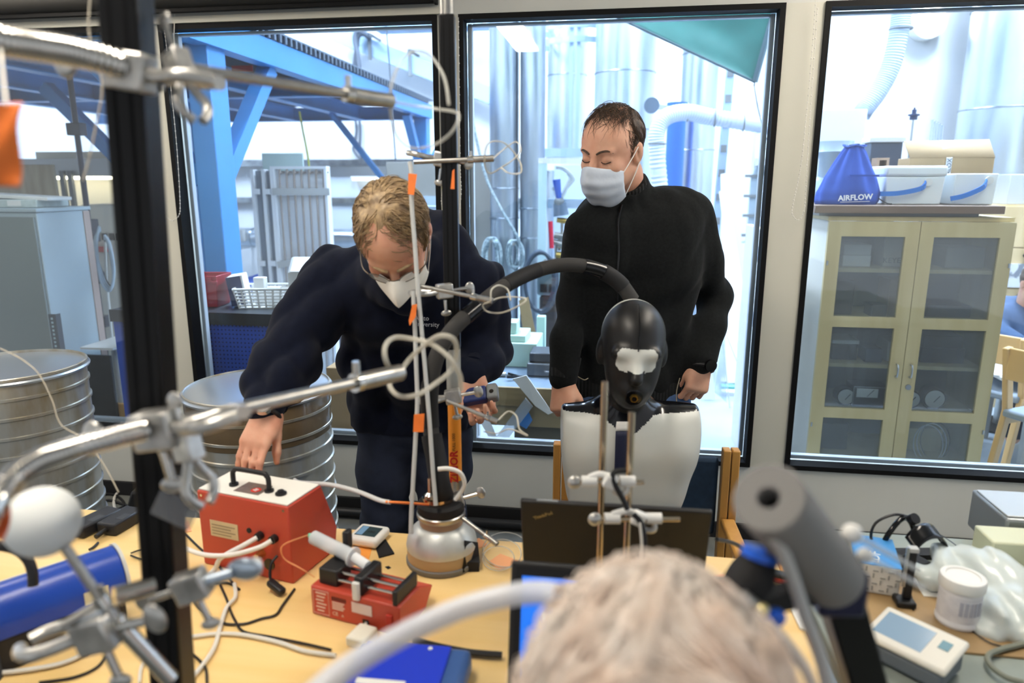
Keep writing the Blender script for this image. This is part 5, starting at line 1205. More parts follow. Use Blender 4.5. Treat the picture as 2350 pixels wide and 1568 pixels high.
S.cone(shL+Vector((.03, 0, -.02)), shR+Vector((-.03, 0, -.02)), .06, .06, .05); S.cone(neck1+Vector((0, .02, .0)), shL+Vector((.02, .01, .012)), .062, .05, .04); S.cone(neck1+Vector((0, .02, .0)), shR+Vector((-.02, .01, .012)), .062, .05, .04); S.cone(chest+Vector((-.085, 0, .05)), chest+Vector((.085, .01, .06)), .125, .125, .06, sq=((0, 1, 0), .92))
S.cone(chest+Vector((-.07, 0, -.06)), chest+Vector((.08, 0, -.06)), .125, .125, .06, sq=((0, 1, 0), .9)); S.cone(belly+Vector((-.055, 0, 0)), belly+Vector((.06, 0, 0)), .122, .122, .07, sq=((0, 1, 0), .9))
S.cone(hip+Vector((-.06, 0, .05)), hip+Vector((.06, 0, .05)), .122, .122, .06, sq=((0, 1, 0), .9))
S.chain([neck0+Vector((.005, 0, .03)), neck0+Vector((.005, 0, -.055)), neck1], [.066, .067, .082], .03)
for a, b, c in ((shL, elL, wrL), (shR, elR, wrR)):
    e = c+(b-c)*.02; S.chain([a, a.lerp(b, .5), b, b.lerp(e, .5), e], [.062, .057, .049, .046, .040], .03); S.cut(c, c-b, .004) if False else None
S.cut(hip+Vector((0, 0, -.035)), (0, 0, -1), .01); S.cut(neck0+Vector((0, 0, -.028)), (-.30, -.50, 1), .006)
sw = np_obj(S.mesh(folds(.005, 48, 3)), 'sweater', SWEAT, t)
nv = Vector((-.30, -.50, 1)).normalized(); ncx = nv.cross(Vector((0, 1, 0))).normalized(); ncy = nv.cross(ncx)
m = MB(); m.tube([neck0+Vector((.005, 0, -.028))+(ncx*math.cos(a)*.067+ncy*math.sin(a)*.072) for a in [2*math.pi*i/32 for i in range(32)]], .008, 8, closed=True); m.build('collar_edge', RIB, sw)
for c, b, nm in ((wrL, elL, 'cuff'), (wrR, elR, 'cuff')):
    d = (c-b).normalized(); m = MB(); m.tube([c-d*.075, c-d*.04, c-d*.005, c-d*.002], [.049, .0465, .0445, .036], 24); m.build(nm, RIB, sw)
m = MB(); hz = hip.z-.03; m.lathe([(.0, 0)][:0]+[(1.0, -.005), (1.035, .0), (1.035, .05), (1.0, .062)], Matrix.Translation((hip.x, hip.y, hz)) @ Matrix.Diagonal((.19, .113, 1, 1)), 48, caps=False); m.build('hem', RIB, sw)
zp = [surf_y(sw, x, y, 2.08, .001, .01) for x, y in [(1427, 470), (1422, 490), (1418, 520), (1420, 580), (1416, 640), (1418, 700), (1420, 760), (1423, 820), (1424, 860)]]
m = MB(); m.tube(spl(zp, 4), .0035, 6); m.build('zip', BLKG, sw)
S = SDF(.008)
S.cone(hip+Vector((-.06, 0, -.05)), hip+Vector((.06, 0, -.05)), .116, .116, .06, sq=((0, 1, 0), .88))
for a, b, c in ((hpL, knL, anL), (hpR, knR, anR)): S.chain([a, a.lerp(b, .5), b, c+Vector((0, 0, -.03))], [.095, .085, .068, .06], .04)
S.cut((0, 0, .03), (0, 0, -1), .006)
jn = np_obj(S.mesh(folds(.003, 55, 5)), 'jeans', JEANS, t)
for sx, pts in ((-1, [(1322, 862), (1340, 872), (1350, 868)]), (1, [(1560, 868), (1552, 905), (1556, 950)])):
    m = MB(); m.tube(spl([at_y(x, y, 2.135) for x, y in pts], 4), .0018, 6); m.build('seam', M('denim_seam', (150, 140, 120), .8), jn)
shoes(t, (anL, anR), R(5), SHOE)
HAIRD = M('dark_brown_hair', (52, 40, 32), .55, col2=(84, 64, 48), scale=90)
# scalp cap, thin on top and receding at the temples
def cap(name, Hd, mat, parent, grow, cuts, res=.004, disp=None):
    S = SDF(res); Rm = np.array(Hd.to_3x3()); S.ell(Hd @ Vector((0, -.022, .034)), [.0755+grow, .098+grow, .088+grow], Rm, 0)
    for c, nrm in cuts: S.cut(Hd @ Vector(c), Hd.to_3x3() @ Vector(nrm), .01)
    return np_obj(S.mesh(disp), name, mat, parent)
cap('hair_base', Hs, HAIRD, t, .004, [((0, .012, .0), (0, 1, .25)), ((0, -.02, -.012), (0, .45, -1)), ((0, 0, .098), (0, .2, 1))], disp=folds(.0015, 160, 2))
def rootS(p):
    if p.z < -.03: return 0
    if p.y > .028-.25*abs(p.x) and p.z > .06: return .25 if p.y < .072 else 0
    if p.y > .03 and abs(p.x) > .05: return 0
    if p.y > .03: return .1 if p.z > .07 else 0
    if p.z < .0 and p.y > -.005: return 0
    return 1 if p.z < .08 else .45
strands('hair_strands', Hs, HAIRD, t, rootS, lambda p: (p.x*2, .5+p.y if p.z > .08 else -.2, -.9 if p.z < .09 else -.1), lambda p: .05 if p.z > .06 else .035, .0008, 1900, 2, .005, .35)
strands('hair_fringe', Hs, HAIRD, t, lambda p: 1 if p.z > .085 and p.y > -.03 and p.y < .06 else 0, lambda p: (p.x*3, 1, -.2), lambda p: .06, .0006, 260, 6, .012, .6)
for sx in (-1, 1):
    V = SDF(.002)
    b = MB(); b.tube(spl([Hs @ Vector((sx*x, y, z)) for x, y, z in [(.012, .1015, .014), (.026, .098, .021), (.042, .089, .022), (.053, .078, .014)]], 4), [.0024, .0028, .003, .003, .003, .003, .003, .003, .0028, .0026, .0022, .0018, .001], 8); b.build('eyebrow', HAIRD, t)
    b = MB(); b.tube(spl([Hs @ Vector((sx*x, y, z)) for x, y, z in [(.018, .0885, -.010), (.028, .0915, -.0125), (.038, .0905, -.0125), (.048, .084, -.009)]], 4), .0013, 6); b.build('eyelash', M('lash', (40, 28, 24), .7), t)
MASKB = M('mask_paleblue', (200, 210, 224), .7, bump=.5, bscale=26, var=.05, scale=14)
m = MB(); fn = mask_mesh(Hs, -.024, -.152, .030, 1.15, .0018, nose=.024, a0=.073); m.grid(fn, 36, 28); mk = m.build('face_mask', MASKB, t, smooth=70, solid=.0015, recalc=False)
for sx in (0, 1):
    s_ = -1 if sx == 0 else 1
    for v, ez in ((.04, .02), (.93, -.03)):
        m = MB(); a_ = fn(sx, v); m.tube(spl([a_, (a_+(Hs @ Vector((s_*.082, -.01, ez))))/2+Hs.to_3x3() @ Vector((s_*.004, 0, 0)), Hs @ Vector((s_*.083, -.018, ez*.9)), Hs @ Vector((s_*.078, -.034, ez*.5))], 5), .0014, 6); m.build('ear_loop', WHITE, mk)
d = (wrR-elR).normalized(); m = MB(); c = wrR+d*.024; x = d.cross(Vector((0, 1, 0))).normalized(); y = d.cross(x)
m.tube([c+(x*math.cos(a)*.034+y*math.sin(a)*.032) for a in [2*math.pi*i/24 for i in range(24)]], .008, 8, closed=True); wb = m.build('wrist_watch', BLKP, t)
m = MB(); wc = c-y*.032 if y.y > 0 else c+y*.032; m.cyl(wc+Vector((.012, -.004, .0)), wc+Vector((.014, -.014, 0)), .019, seg=24); m.build('watch_case', BLKG, wb)
# ---------------------------------------------------------------- leaning person
hc2 = at_y(905, 545, 1.72); Hl = head_T(hc2, (.06, -.62, -.80), (-.06, -.80, .66))
aL, bL = at_y(772, 645, 1.98), at_y(1072, 640, 1.98)
e1, w1 = at_y(660, 820, 1.80), at_y(616, 938, 1.66); e2, w2_ = at_y(1112, 800, 2.05), at_y(1082, 856, 1.86)
ch2, be2, hp2 = at_y(925, 700, 2.0), at_y(938, 820, 2.12), at_y(948, 945, 2.22)
lg = [(at_y(890, 990, 2.22), Vector((-.36, 2.2, .48)), Vector((-.36, 2.3, .09))), (at_y(1018, 990, 2.24), Vector((-.155, 2.24, .48)), Vector((-.15, 2.34, .09)))]
lg = [(a, Vector((a.x-.02 if i == 0 else a.x-.01, 2.2, .48)), Vector((a.x-.01, 2.32, .09))) for i, (a, b, c) in enumerate(lg)]
nk0, nk1 = Hl @ Vector((0, -.035, -.06)), at_y(945, 600, 1.98)
S = SDF(.0045); head(S, Hl, 1.02)
S.chain([Hl @ Vector((0, -.03, -.04)), nk0, nk1], [.056, .056, .062], .03)
S.cone(ch2+Vector((-.06, .02, .03)), ch2+Vector((.06, .02, .03)), .07, .07, .03); S.chain([ch2, be2, hp2], [.07, .075, .08], .03)
for a, b, c in ((aL, e1, w1), (bL, e2, w2_)): S.chain([a, b, c], [.045, .036, .026], .03)
for a, b, c in lg: S.chain([hp2, a, b, c], [.08, .07, .05, .04], .04)
tip = at_z(560, 1088, .952); kn = at_y(584, 1020, w1.y-.06)
hand(S, w1, kn-w1, (-.15, -.75, .62), 1, [(-2, 26, 14), (4, 26, 14), (6, 26, 12), (8, 24, 12)], (13, 4, 4), 1.0, .5)
dv = at_y(1097, 908, 1.80)
hand(S, w2_+Vector((0, -.01, -.005)), (dv+Vector((-.0, .03, -.012)))-w2_, (.15, .55, -.8), 1, [(36, 62, 40), (38, 62, 40), (40, 64, 40), (44, 62, 40)], (30, 4, 6), 1.0)
t = np_obj(S.mesh(), 'person', SKIN2, T=person_frame(hp2), label='person in navy hoodie leaning over the red box, with glasses and white mask', cat='person')
S = SDF(.007)
S.cone(aL+Vector((.02, .0, .0)), bL+Vector((-.02, 0, 0)), .085, .085, .05); S.cone(ch2+Vector((-.09, 0, .03)), ch2+Vector((.09, 0, .03)), .13, .13, .06); S.cone(be2+Vector((-.085, 0, 0)), be2+Vector((.08, 0, 0)), .125, .125, .08); S.cone(hp2+Vector((-.075, 0, .06)), hp2+Vector((.07, 0, .06)), .125, .125, .07, sq=((0, 1, 0), .9))
S.cone(hp2+Vector((-.075, 0, .0)), hp2+Vector((.07, 0, .0)), .12, .12, .04, sq=((0, 1, 0), .9))
S.chain([nk0+Vector((0, .02, -.05)), nk1], [.075, .10], .05)
for a, b, c in ((aL, e1, w1), (bL, e2, w2_)):
    e = c+(b-c)*.05; S.chain([a, a.lerp(b, .5), b, b.lerp(e, .5), e], [.085, .076, .066, .058, .046], .04)
hd_ = [at_y(860, 585, 1.95), at_y(885, 640, 1.86), at_y(930, 690, 1.82), at_y(985, 640, 1.88), at_y(1010, 560, 1.97), at_y(985, 520, 2.04)]
S.chain(hd_, [.035, .038, .03, .038, .05, .05], .035)
S.cut(hp2+Vector((0, 0, -.04)), (0, 0, -1), .01)
hs = np_obj(S.mesh(folds(.009, 52, 11)), 'hoodie', HOOD, t)
for c, b in ((w1, e1), (w2_, e2)):
    d = (c-b).normalized(); m = MB(); m.tube([c-d*.07, c-d*.04, c-d*.012, c-d*.008], [.051, .047, .044, .034], 24); m.build('cuff', HOOD, hs)
m = MB(); m.lathe([(1.0, -.005), (1.03, .0), (1.03, .05), (1.0, .062)], Matrix.Translation((hp2.x, hp2.y, hp2.z-.04)) @ Matrix.Diagonal((.2, .112, 1, 1)), 48, caps=False); m.build('hem', HOOD, hs)
PRW = M('print_pale', (186, 190, 198), .7)
text('Aalto', .017, face_T(surf_y(hs, 968, 731, 1.87, .003, .03), (1, 0, -.02), (0, .1, 1)), PRW, hs); text('University', .017, face_T(surf_y(hs, 978, 745, 1.87, .003, .03), (1, 0, -.04), (0, .1, 1)), PRW, hs)
S = SDF(.008); S.cone(hp2+Vector((-.075, 0, -.03)), hp2+Vector((.07, 0, -.03)), .11, .11, .06, sq=((0, 1, 0), .88))
for a, b, c in lg: S.chain([a, a.lerp(b, .5), b, c+Vector((0, 0, -.03))], [.092, .086, .072, .066], .03)
S.cut((0, 0, .03), (0, 0, -1), .006)
np_obj(S.mesh(folds(.005, 48, 8)), 'jeans', DJEANS, t); shoes(t, [c for a, b, c in lg], 0, SHOE)
HAIRB = M('ash_blond_hair', (178, 152, 114), .5, col2=(128, 106, 80), scale=60)
def rootL(p):
    if p.z < -.055 or (p.y > .02 and p.z < .055): return 0
    if p.y > .0 and p.z < -.01: return 0
    if abs(p.x-.012) < .012 and p.y > -.04 and p.z > .08: return .25
    return 1
cap('hair_base', Hl, HAIRB, t, .007, [((0, .042, .05), (0, 1, -.55)), ((0, -.01, -.03), (0, .5, -1))], disp=folds(.002, 140, 4))
strands('hair_strands', Hl, HAIRB, t, rootL, lambda p: ((p.x-.012)*14, (.08 if p.y > .03 else .4 if p.y > 0 else -.35), -.75 if abs(p.x) > .045 else -.1), lambda p: .06 if p.y > .03 else .085, .0012, 3200, 3, .010, .3, 8, .2)
for sx in (-1, 1):
    b = MB(); b.tube(spl([Hl @ Vector((sx*x, y, z)) for x, y, z in [(.012, .104, .014), (.028, .101, .020), (.052, .080, .014)]], 5), .004, 8); b.build('eyebrow', HAIRB, t)
MASKW = M('mask_white', (232, 230, 222), .75, var=.04, scale=20, bump=.05, bscale=300)
def kn95(i, j):
    th = (i*2-1)*1.15; c = math.cos(th); rid = math.exp(-abs(th)/.35); z = -.014+.012*math.exp(-(th/.3)**2)-.128*j-.02*(abs(th)/1.15)**2*(1-j)+.045*(abs(th)/1.15)**2*j
    mid = 1-abs(j-.45)/.55; y = .02+(.07+.03*max(0, mid)*c)*c+.02*rid*max(0, mid)-.02*max(0, j-.7)+.034*math.exp(-(th/.33)**2)*math.exp(-((j-.22)/.3)**2)
    return Hl @ (Vector((.072*math.sin(th), y, z))*1.02)
m = MB(); m.grid(kn95, 36, 26); mk = m.build('face_mask', MASKW, t, smooth=60, solid=.0015, recalc=False)
for sx, s_ in ((0, -1), (1, 1)):
    for v, ez in ((.1, .01), (.85, -.03)):
        m = MB(); m.tube(spl([kn95(sx, v), Hl @ Vector((s_*.083, .0, ez)), Hl @ Vector((s_*.08, -.034, 0))], 5), .0014, 6); m.build('ear_loop', WHITE, mk)
GW = M('glasses_wire', (120, 112, 100), .3, .8)
m = MB(); m.tube(spl([Hl @ Vector(v) for v in [(-.012, .116, -.006), (0, .121, -.002), (.012, .116, -.006)]], 4), .0014, 6); gl = m.build('glasses', GW, t)
for s_ in (-1, 1):
    pts = [Hl @ Vector((s_*(.036+.025*math.cos(a)), .112-.012*math.cos(a)*1-.006, -.010+.016*math.sin(a))) for a in [2*math.pi*i/20 for i in range(20)]]
    m = MB(); m.tube(pts, .0011, 6, closed=True); m.build('rim', GW, gl)
    m = MB(); m.add(pts, [tuple(range(20))]); m.build('lens', glass_mat('lens_glass', (.97, .97, .97), .02), gl)
    m = MB(); m.tube(spl([Hl @ Vector(v) for v in [(s_*.061, .094, -.006), (s_*.078, .07, -.004), (s_*.084, .0, .0)]], 4), .0016, 6); m.build('temple', GW, gl)
d = (w1-e1).normalized(); x = d.cross(Vector((0, 1, 0))).normalized(); y = d.cross(x); c = w1+d*.022
m = MB(); m.tube([c+(x*math.cos(a)*.033+y*math.sin(a)*.031) for a in [2*math.pi*i/24 for i in range(24)]], .006, 8, closed=True); wb = m.build('wrist_watch', BLKP, t)
yy = y if y.y < 0 else -y
m = MB(); m.cyl(c+yy*.03, c+yy*.042, .021, seg=28); m.build('watch_case', CHROME, wb)
m = MB(); m.cyl(c+yy*.0421, c+yy*.0428, .0185, seg=28); m.build('watch_face', LGREY, wb)
# instrument in the hand
T1 = face_T(dv, (.92, -.08, .20), (0, .75, .66))
g = thing('handheld_meter', 'dark blue handheld instrument with grey end held by the leaning person', 'instrument', T1)
m = MB(T1); m.bx(-.045, .025, -.022, .022, -.014, .014); m.build('body', M('meter_blue', (26, 44, 98), .4), g, bevel=.006)
m = MB(T1); m.bx(.0255, .055, -.023, .023, -.015, .015); m.build('end_cap', GREYP, g, bevel=.006)
m = MB(T1); m.cyl((.04, -.004, .0152), (.04, -.004, .0162), .006, seg=16); m.build('port', BLKG, g)
# ================================================================ the lab: drums, table and what stands on it
TZ = .74
# spiral metal drums by the wall
def drum(c, r, z1, label, lid=True):
    T1 = Matrix.Translation((c.x, c.y, 0)); t = thing('metal_drum', label, 'drum', T1, 'spiral metal drums')
    prof = []; z = 0
    while z < z1-.03:
        prof += [(r, z), (r, z+.055), (r+.006, z+.0575), (r+.006, z+.066), (r, z+.0685)]; z += .07
    m = MB(T1); m.lathe(prof+[(r, z1-.02)], None, 64); m.build('shell', GALVD, t, smooth=30)
    # the seam climbs as a helix
    if lid:
        m = MB(T1); m.lathe([(r+.012, z1-.019), (r+.014, z1-.012), (r+.010, z1-.006), (r, z1-.004), (.0001, z1)], None, 64); m.build('lid', M('lid_sheet', (206, 214, 222), .28, .85), t, smooth=30)
    return t, T1
GALVD = M('drum_sheet', (190, 192, 188), .3, .6, col2=(160, 142, 104), scale=4, stretch=(3, 3, 1), ramp=(.42, .72), bump=.06, bscale=9)
cA = at_y(592, 884, 2.52); dt, TD = drum(cA, .255, cA.z, 'large spiral metal drum with a flat lid behind the red box')
m = MB(TD)
rs = random.Random(3)
m.lathe([(.2565, cA.z-.17), (.258, cA.z-.165), (.258, cA.z-.028), (.2565, cA.z-.025)], None, 64, caps=False); m.build('cardboard_wrap', M('brown_wrap', (112, 94, 68), .35, var=.25, scale=10, coat=.6), dt)
cB = at_y(22, 858, 2.55); dt2, TD2 = drum(cB, .25, cB.z+.03, 'large spiral metal drum cut off by the picture edge')
# baseboard conduit on the floor
cable('floor_conduit', 'black ribbed conduit lying along the foot of the wall', 'conduit', [h2w(-1.05, -.12, .03), h2w(-.6, -.12, .03), h2w(-.2, -.13, .03), h2w(.3, -.12, .03)], .022, BLKP, 10)
t = thing('plug_adapter', 'white multi-socket plug adapter on the floor by the wall', 'plug', Matrix.Translation(at_z(182, 1150, 0))); T1 = WM[t.name]
m = MB(T1); m.bx(-.045, .045, -.03, .04, 0, .085); m.build('body', WHITE, t, bevel=.01)
for x in (-.02, .02): m = MB(T1); m.cyl((x, -.0315, .05), (x, -.0302, .05), .013, seg=14); m.build('socket', GREYP, t)
t = thing('power_brick', 'black power supply behind the table beside the metal drum', 'power supply', Matrix.Translation(at_z(375, 1165, 0))); T1 = WM[t.name]
m = MB(T1); m.prism([(-.16, 0), (.14, 0), (.12, .11), (-.12, .11)], 'y', -.06, .06); m.build('body', BLKP, t, bevel=.012)
m = MB(T1); m.cyl((.13, -.02, .06), (.19, -.02, .06), .018, seg=12); m.build('plug', BLKP, t)
cable('floor_cable', 'black cable tangle on the floor below the first window', 'cable', [at_z(x, y, .008) for x, y in [(205, 1160), (240, 1135), (270, 1140), (285, 1160), (250, 1172), (215, 1158), (250, 1148), (300, 1162), (330, 1150)]], .006, BCAB)
cable('floor_cable', 'white cable bow on the floor below the first window', 'cable', [at_z(x, y, .008) for x, y in [(265, 1175), (262, 1145), (280, 1122), (305, 1118), (330, 1122)]], .007, WCAB)
# ---- table
WOODT = M('table_birch', (238, 206, 146), .38, col2=(230, 194, 126), scale=5, stretch=(.25, 4, 1), ramp=(.3, .7), bump=.02, bscale=60)
T1 = HF(-.6, -1.95, 0)
t = thing('lab_table', 'long pale birch lab table crowded with instruments', 'table', T1)
m = MB(HALL); m.bx(-2.3, .84, -2.38, -1.572, TZ-.028, TZ); m.build('table_top', WOODT, t, bevel=.004)
m = MB(HALL); m.bx(.8405, .846, -2.38, -1.572, TZ-.028, TZ-.001); m.build('edge_strip', M('edge_orange', (220, 150, 60), .5), t)
for u_ in (-2.2, -.75, .74):
    for n_ in (-2.3, -1.65): m = MB(HALL); m.bx(u_-.025, u_+.025, n_-.025, n_+.025, 0, TZ-.0285); m.build('leg', LGREY, t, bevel=.004)
m = MB(HALL); m.bx(-2.2, .74, -1.66, -1.64, TZ-.09, TZ-.029); m.build('apron', LGREY, t)
Z0 = TZ+.0006
def zc(pts, z=None, r=.003): return [at_z(x, y, TZ+r+.001 if z is None else z) for x, y in pts]
# ---- red box
a_ = Vector((-.687, 1.428, Z0)); T1 = Matrix.Translation(a_) @ Matrix.Rotation(R(-20.5), 4, 'Z')      # x along the front edge, y back
t = thing('red_device', 'red metal box with white top, black handle and tubes plugged into its front', 'device', T1)
BW, BH = .24, .18
m = MB(T1); m.prism([(0, 0), (.155, 0), (.165, .055), (.115, BH-.004), (0, BH-.004)], 'x', 0, BW); m.build('body', REDP, t, bevel=.003)
m = MB(T1); m.bx(.003, BW-.003, .003, .112, BH-.0035, BH); m.build('top_plate', M('cream_plate', (232, 230, 222), .45), t, bevel=.001)
m = MB(T1); m.tube(spl([(.065, .042, BH), (.065, .042, BH+.028), (.07, .042, BH+.036), (.08, .042, BH+.04), (.145, .042, BH+.04), (.155, .042, BH+.036), (.16, .042, BH+.028), (.16, .042, BH)], 4), .0055, 10); h_ = m.build('handle', BLKP, t)
for x in (.065, .16): m = MB(T1); m.cyl((x, .042, BH), (x, .042, BH+.005), .010, seg=16); m.build('handle_foot', BLKP, h_)
m = MB(T1); m.bx(.085, .15, .018, .066, BH+.0002, BH+.0012); sp = m.build('sign_plate', M('sign_brown', (120, 104, 96), .4, var=.3, scale=60), t)
m = MB(T1); m.cyl((.13, .036, BH+.0013), (.13, .036, BH+.0018), .011, seg=20); m.build('red_disc', M('sign_red', (206, 52, 40), .5), sp)
m = MB(T1); m.box((.13, .036, BH+.0022), (.012, .004, .0006), Matrix.Rotation(R(30), 3, 'Z')); m.build('cross_bar', PAPER, sp); m = MB(T1); m.box((.13, .036, BH+.0022), (.004, .012, .0006), Matrix.Rotation(R(30), 3, 'Z')); m.build('cross_bar', PAPER, sp)
m = MB(T1); m.lathe([(.012, BH), (.012, BH+.004), (.008, BH+.005), (.007, BH+.009), (.0001, BH+.010)], Matrix.Translation((.192, .040, 0)), 20); m.build('knob', BLKP, t)
m = MB(T1); m.bx(.03, .105, -.0015, -.0002, .075, .112); pl = m.build('rating_plate', M('plate_beige', (206, 186, 146), .5), t)
for k in range(4): m = MB(T1); m.bx(.035, .098-.012*(k % 2), -.0022, -.0016, .102-k*.007, .1035-k*.007); m.build('print_line', M('plate_ink', (130, 110, 84), .6), pl)
for x, z, r_ in ((.135, .105, .006), (.165, .1, .009), (.202, .1, .009)):
    m = MB(T1); m.cyl((x, -.012 if r_ > .007 else -.002, z), (x, .0, z), r_, seg=18); m.build('port', BLKP, t)
m = MB(T1); m.cyl((.182, -.003, .035), (.182, 0, .035), .013, seg=20); m.build('cable_gland', M('gland', (70, 56, 30), .5), t)
m = MB(T1); m.cyl((.165, -.02, .058), (.165, 0, .058), .007, .009, seg=14); m.build('brass_port', M('brass2', (200, 164, 96), .3, .9), t)
for x in (.012, BW-.012):
    m = MB(T1); m.cyl((x, -.001, BH-.014), (x, 0, BH-.014), .003, seg=10); m.build('screw', CHROME, t)
for x, y in ((.02, .02), (BW-.02, .02), (.02, .13), (BW-.02, .13)): pass
m = MB(T1); m.tube(spl([(.207, -.004, .062), (.203, -.02, .05), (.206, -.03, .025), (.216, -.032, .018)], 5), .003, 8); m.build('power_cord', BCAB, t)
m = MB(T1); m.bar((.208, -.036, .02), (.25, -.045, .009), .017, .014); m.build('inline_plug', BLKP, t, bevel=.004)
TUBEW = M('white_tube', (228, 226, 220), .4)
def wt(lx, ly, lz): return T1 @ Vector((lx, ly, lz))
cable('white_hose', 'white hose from the first front port of the red box sagging to the table', 'hose', [wt(.165, -.012, .1), wt(.145, -.03, .088), wt(.10, -.05, .06), at_z(490, 1310, TZ+.03), at_z(440, 1352, TZ+.006)], .0052, TUBEW, 10)
cable('white_hose', 'white hose from the second front port bowing out past the upright', 'hose', [wt(.202, -.012, .1), wt(.18, -.03, .088), wt(.12, -.05, .07), wt(.05, -.055, .062), wt(-.03, -.04, .066), wt(-.1, -.0, .08)], .0052, TUBEW, 10)
cable('white_hose', 'white hose running from the red box to the copper tube', 'hose', [wt(.15, .13, BH+.0)+Vector((0, .02, -.02)), at_d(690, 1108, 1.6), at_d(760, 1113, 1.58), at_d(820, 1128, 1.55), at_d(870, 1148, 1.52), at_d(895, 1153, 1.5)], .005, plastic_tube('milky_hose', (226, 228, 228), .75), 10)
cable('copper_pipe', 'thin copper pipe entering the top of the bell flask', 'pipe', [at_d(885, 1152, 1.5), at_d(930, 1154, 1.5), at_d(985, 1158, 1.5)], .003, COPPER, 8)
# ---- syringe pump
T1 = Matrix.Translation((-.394, 1.240, Z0)) @ Matrix.Rotation(R(-22), 4, 'Z')
t = thing('syringe_pump', 'red syringe pump with black carriage, chrome rods and a loaded syringe', 'pump', T1)
m = MB(T1); m.prism([(0, 0), (.10, 0), (.13, .035), (.075, .062), (0, .062)], 'x', 0, .2); m.build('body', REDP, t, bevel=.003)
m = MB(T1); m.bx(.012, .055, .012, .06, .0625, .096); m.build('end_block', BLKP, t, bevel=.003)
m = MB(T1); m.bx(.098, .118, .004, .075, .0625, .10); car = m.build('carriage', BLKP, t, bevel=.004)
m = MB(T1); m.bx(.10, .115, -.006, .003, .056, .094); m.build('push_lever', M('lever_white', (214, 214, 210), .3), car, bevel=.003)
m = MB(T1); m.bx(.185, .195, .0, .078, .0625, .092); m.build('end_plate', BLKP, t, bevel=.002)
for y, z in ((.018, .076), (.028, .086), (.062, .076)): m = MB(T1); m.cyl((.05, y, z), (.186, y, z), .0032, seg=12); m.build('guide_rod', CHROME, t)
SYR = plastic_tube('syringe_plastic', (226, 232, 236), .62, .15)
S0 = T1 @ Vector((-.045, .075, .118)); S1 = T1 @ Vector((.06, .058, .106)); sd = (S1-S0).normalized()
m = MB(); m.cyl(S0, S1, .0145, seg=24); sy = m.build('syringe_barrel', SYR, t)
m = MB(); m.cyl(S0+sd*.012, S0+sd*.02, .0138, seg=24); m.build('plunger_seal', M('seal_grey', (96, 104, 116), .5), sy)
m = MB(); m.cyl(S0-sd*.014, S0, .004, .008, seg=14); m.build('needle_hub', M('hub_green', (96, 190, 160), .4), sy)
m = MB(); m.cyl(S1, S1+sd*.004, .02, seg=24); m.build('flange', SYR, sy)
m = MB(); m.cyl(S1+sd*.004, T1 @ Vector((.10, .05, .098)), .0105, seg=16); m.build('plunger', M('plunger_white', (222, 224, 226), .4), sy)
m = MB(T1); m.bx(.02, .036, .05, .085, .0965, .115); m.build('syringe_holder', BLKP, t, bevel=.003)
m = MB(T1); m.bx(.022, .034, .078, .1, .1, .142); m.build('holder_clamp', BLKP, t, bevel=.004)
pan = M('pump_print', (228, 196, 180), .5)
m = MB(T1); m.tube([(.006, -.0008, .006), (.042, -.0008, .006), (.042, -.0008, .056), (.006, -.0008, .056)], .0006, 4, closed=True); m.build('print_frame', pan, t)
for k in range(6): m = MB(T1); m.bx(.012+.002*(k % 2), .036-.003*(k % 3), -.001, -.0002, .049-k*.0075, .0515-k*.0075); m.build('print_line', pan, t)
for k in range(8): m = MB(T1); m.bx(.050+k*.0042, .052+k*.0042, -.001, -.0002, .042, .050); m.build('vent_slot', BLKM, t)
for k in range(4): m = MB(T1); m.bx(.05, .078-.003*(k % 2), -.001, -.0002, .037-k*.0045, .0395-k*.0045); m.build('print_line', pan, t)
m = MB(T1); m.bx(.095, .14, -.0012, -.0002, .028, .05); m.build('label_sheet', M('label_pink', (226, 204, 196), .5), t, bevel=.0004)
text('CE', .011, T1 @ face_T((.056, -.001, .014), (1, 0, 0), (0, 0, 1)), pan, t)
text('A', .008, T1 @ face_T((.073, -.001, .013), (1, 0, 0), (0, 0, 1)), pan, t)
m = MB(T1); m.bx(.118, .132, -.001, -.0001, .008, .018); m.build('socket', BLKG, t)
m = MB(T1); m.bx(.172, .185, -.004, -.0001, .022, .042); m.build('rocker_switch', M('switch_red', (190, 50, 40), .35), t, bevel=.001)
m = MB(T1); m.bx(.12, .16, -.06, -.012, 0, .02); m.build('plug', M('plug_cream', (226, 222, 206), .5), t, bevel=.004)
m = MB(T1); m.tube(spl([(.126, -.001, .012), (.13, -.008, .012), (.14, -.02, .012)], 3), .003, 6); m.build('cord', WCAB, t)
cable('thin_line', 'thin orange fluid line looping from the syringe tip', 'tube', [S0-sd*.014, at_d(655, 1248, 1.36), at_d(645, 1265, 1.37), at_d(655, 1285, 1.38), at_d(690, 1305, 1.36), at_z(722, 1325, TZ+.08)], .0012, M('orange_line', (226, 150, 96), .4), 6)
# ---- white sensor with display
p = [Vector((-.379, 1.497, Z0)), Vector((-.311, 1.467, Z0))]; T1 = Matrix.Translation((-.385, 1.50, Z0)) @ Matrix.Rotation(R(-16), 4, 'Z')
t = thing('air_monitor', 'small white air monitor with a grey display on the table', 'monitor', T1)
m = MB(T1); m.bx(0, .076, 0, .076, .004, .026); m.build('body', WHITE, t, bevel=.008, seg=3)
m = MB(T1); m.bx(.012, .064, .016, .06, .0262, .0268); m.build('display', M('display_grey', (58, 74, 78), .12), t)
m = MB(T1); m.bx(.014, .030, .018, .058, .0269, .0272); m.build('display_bar', M('display_blue', (120, 160, 196), .2), t)
text('100', .014, T1 @ face_T((.046, .036, .0273), (1, 0, 0), (0, 1, 0)), BLKM, t)
m = MB(T1); m.bx(.01, .066, .01, .066, 0, .0039); m.build('base_pad', LGREY, t)
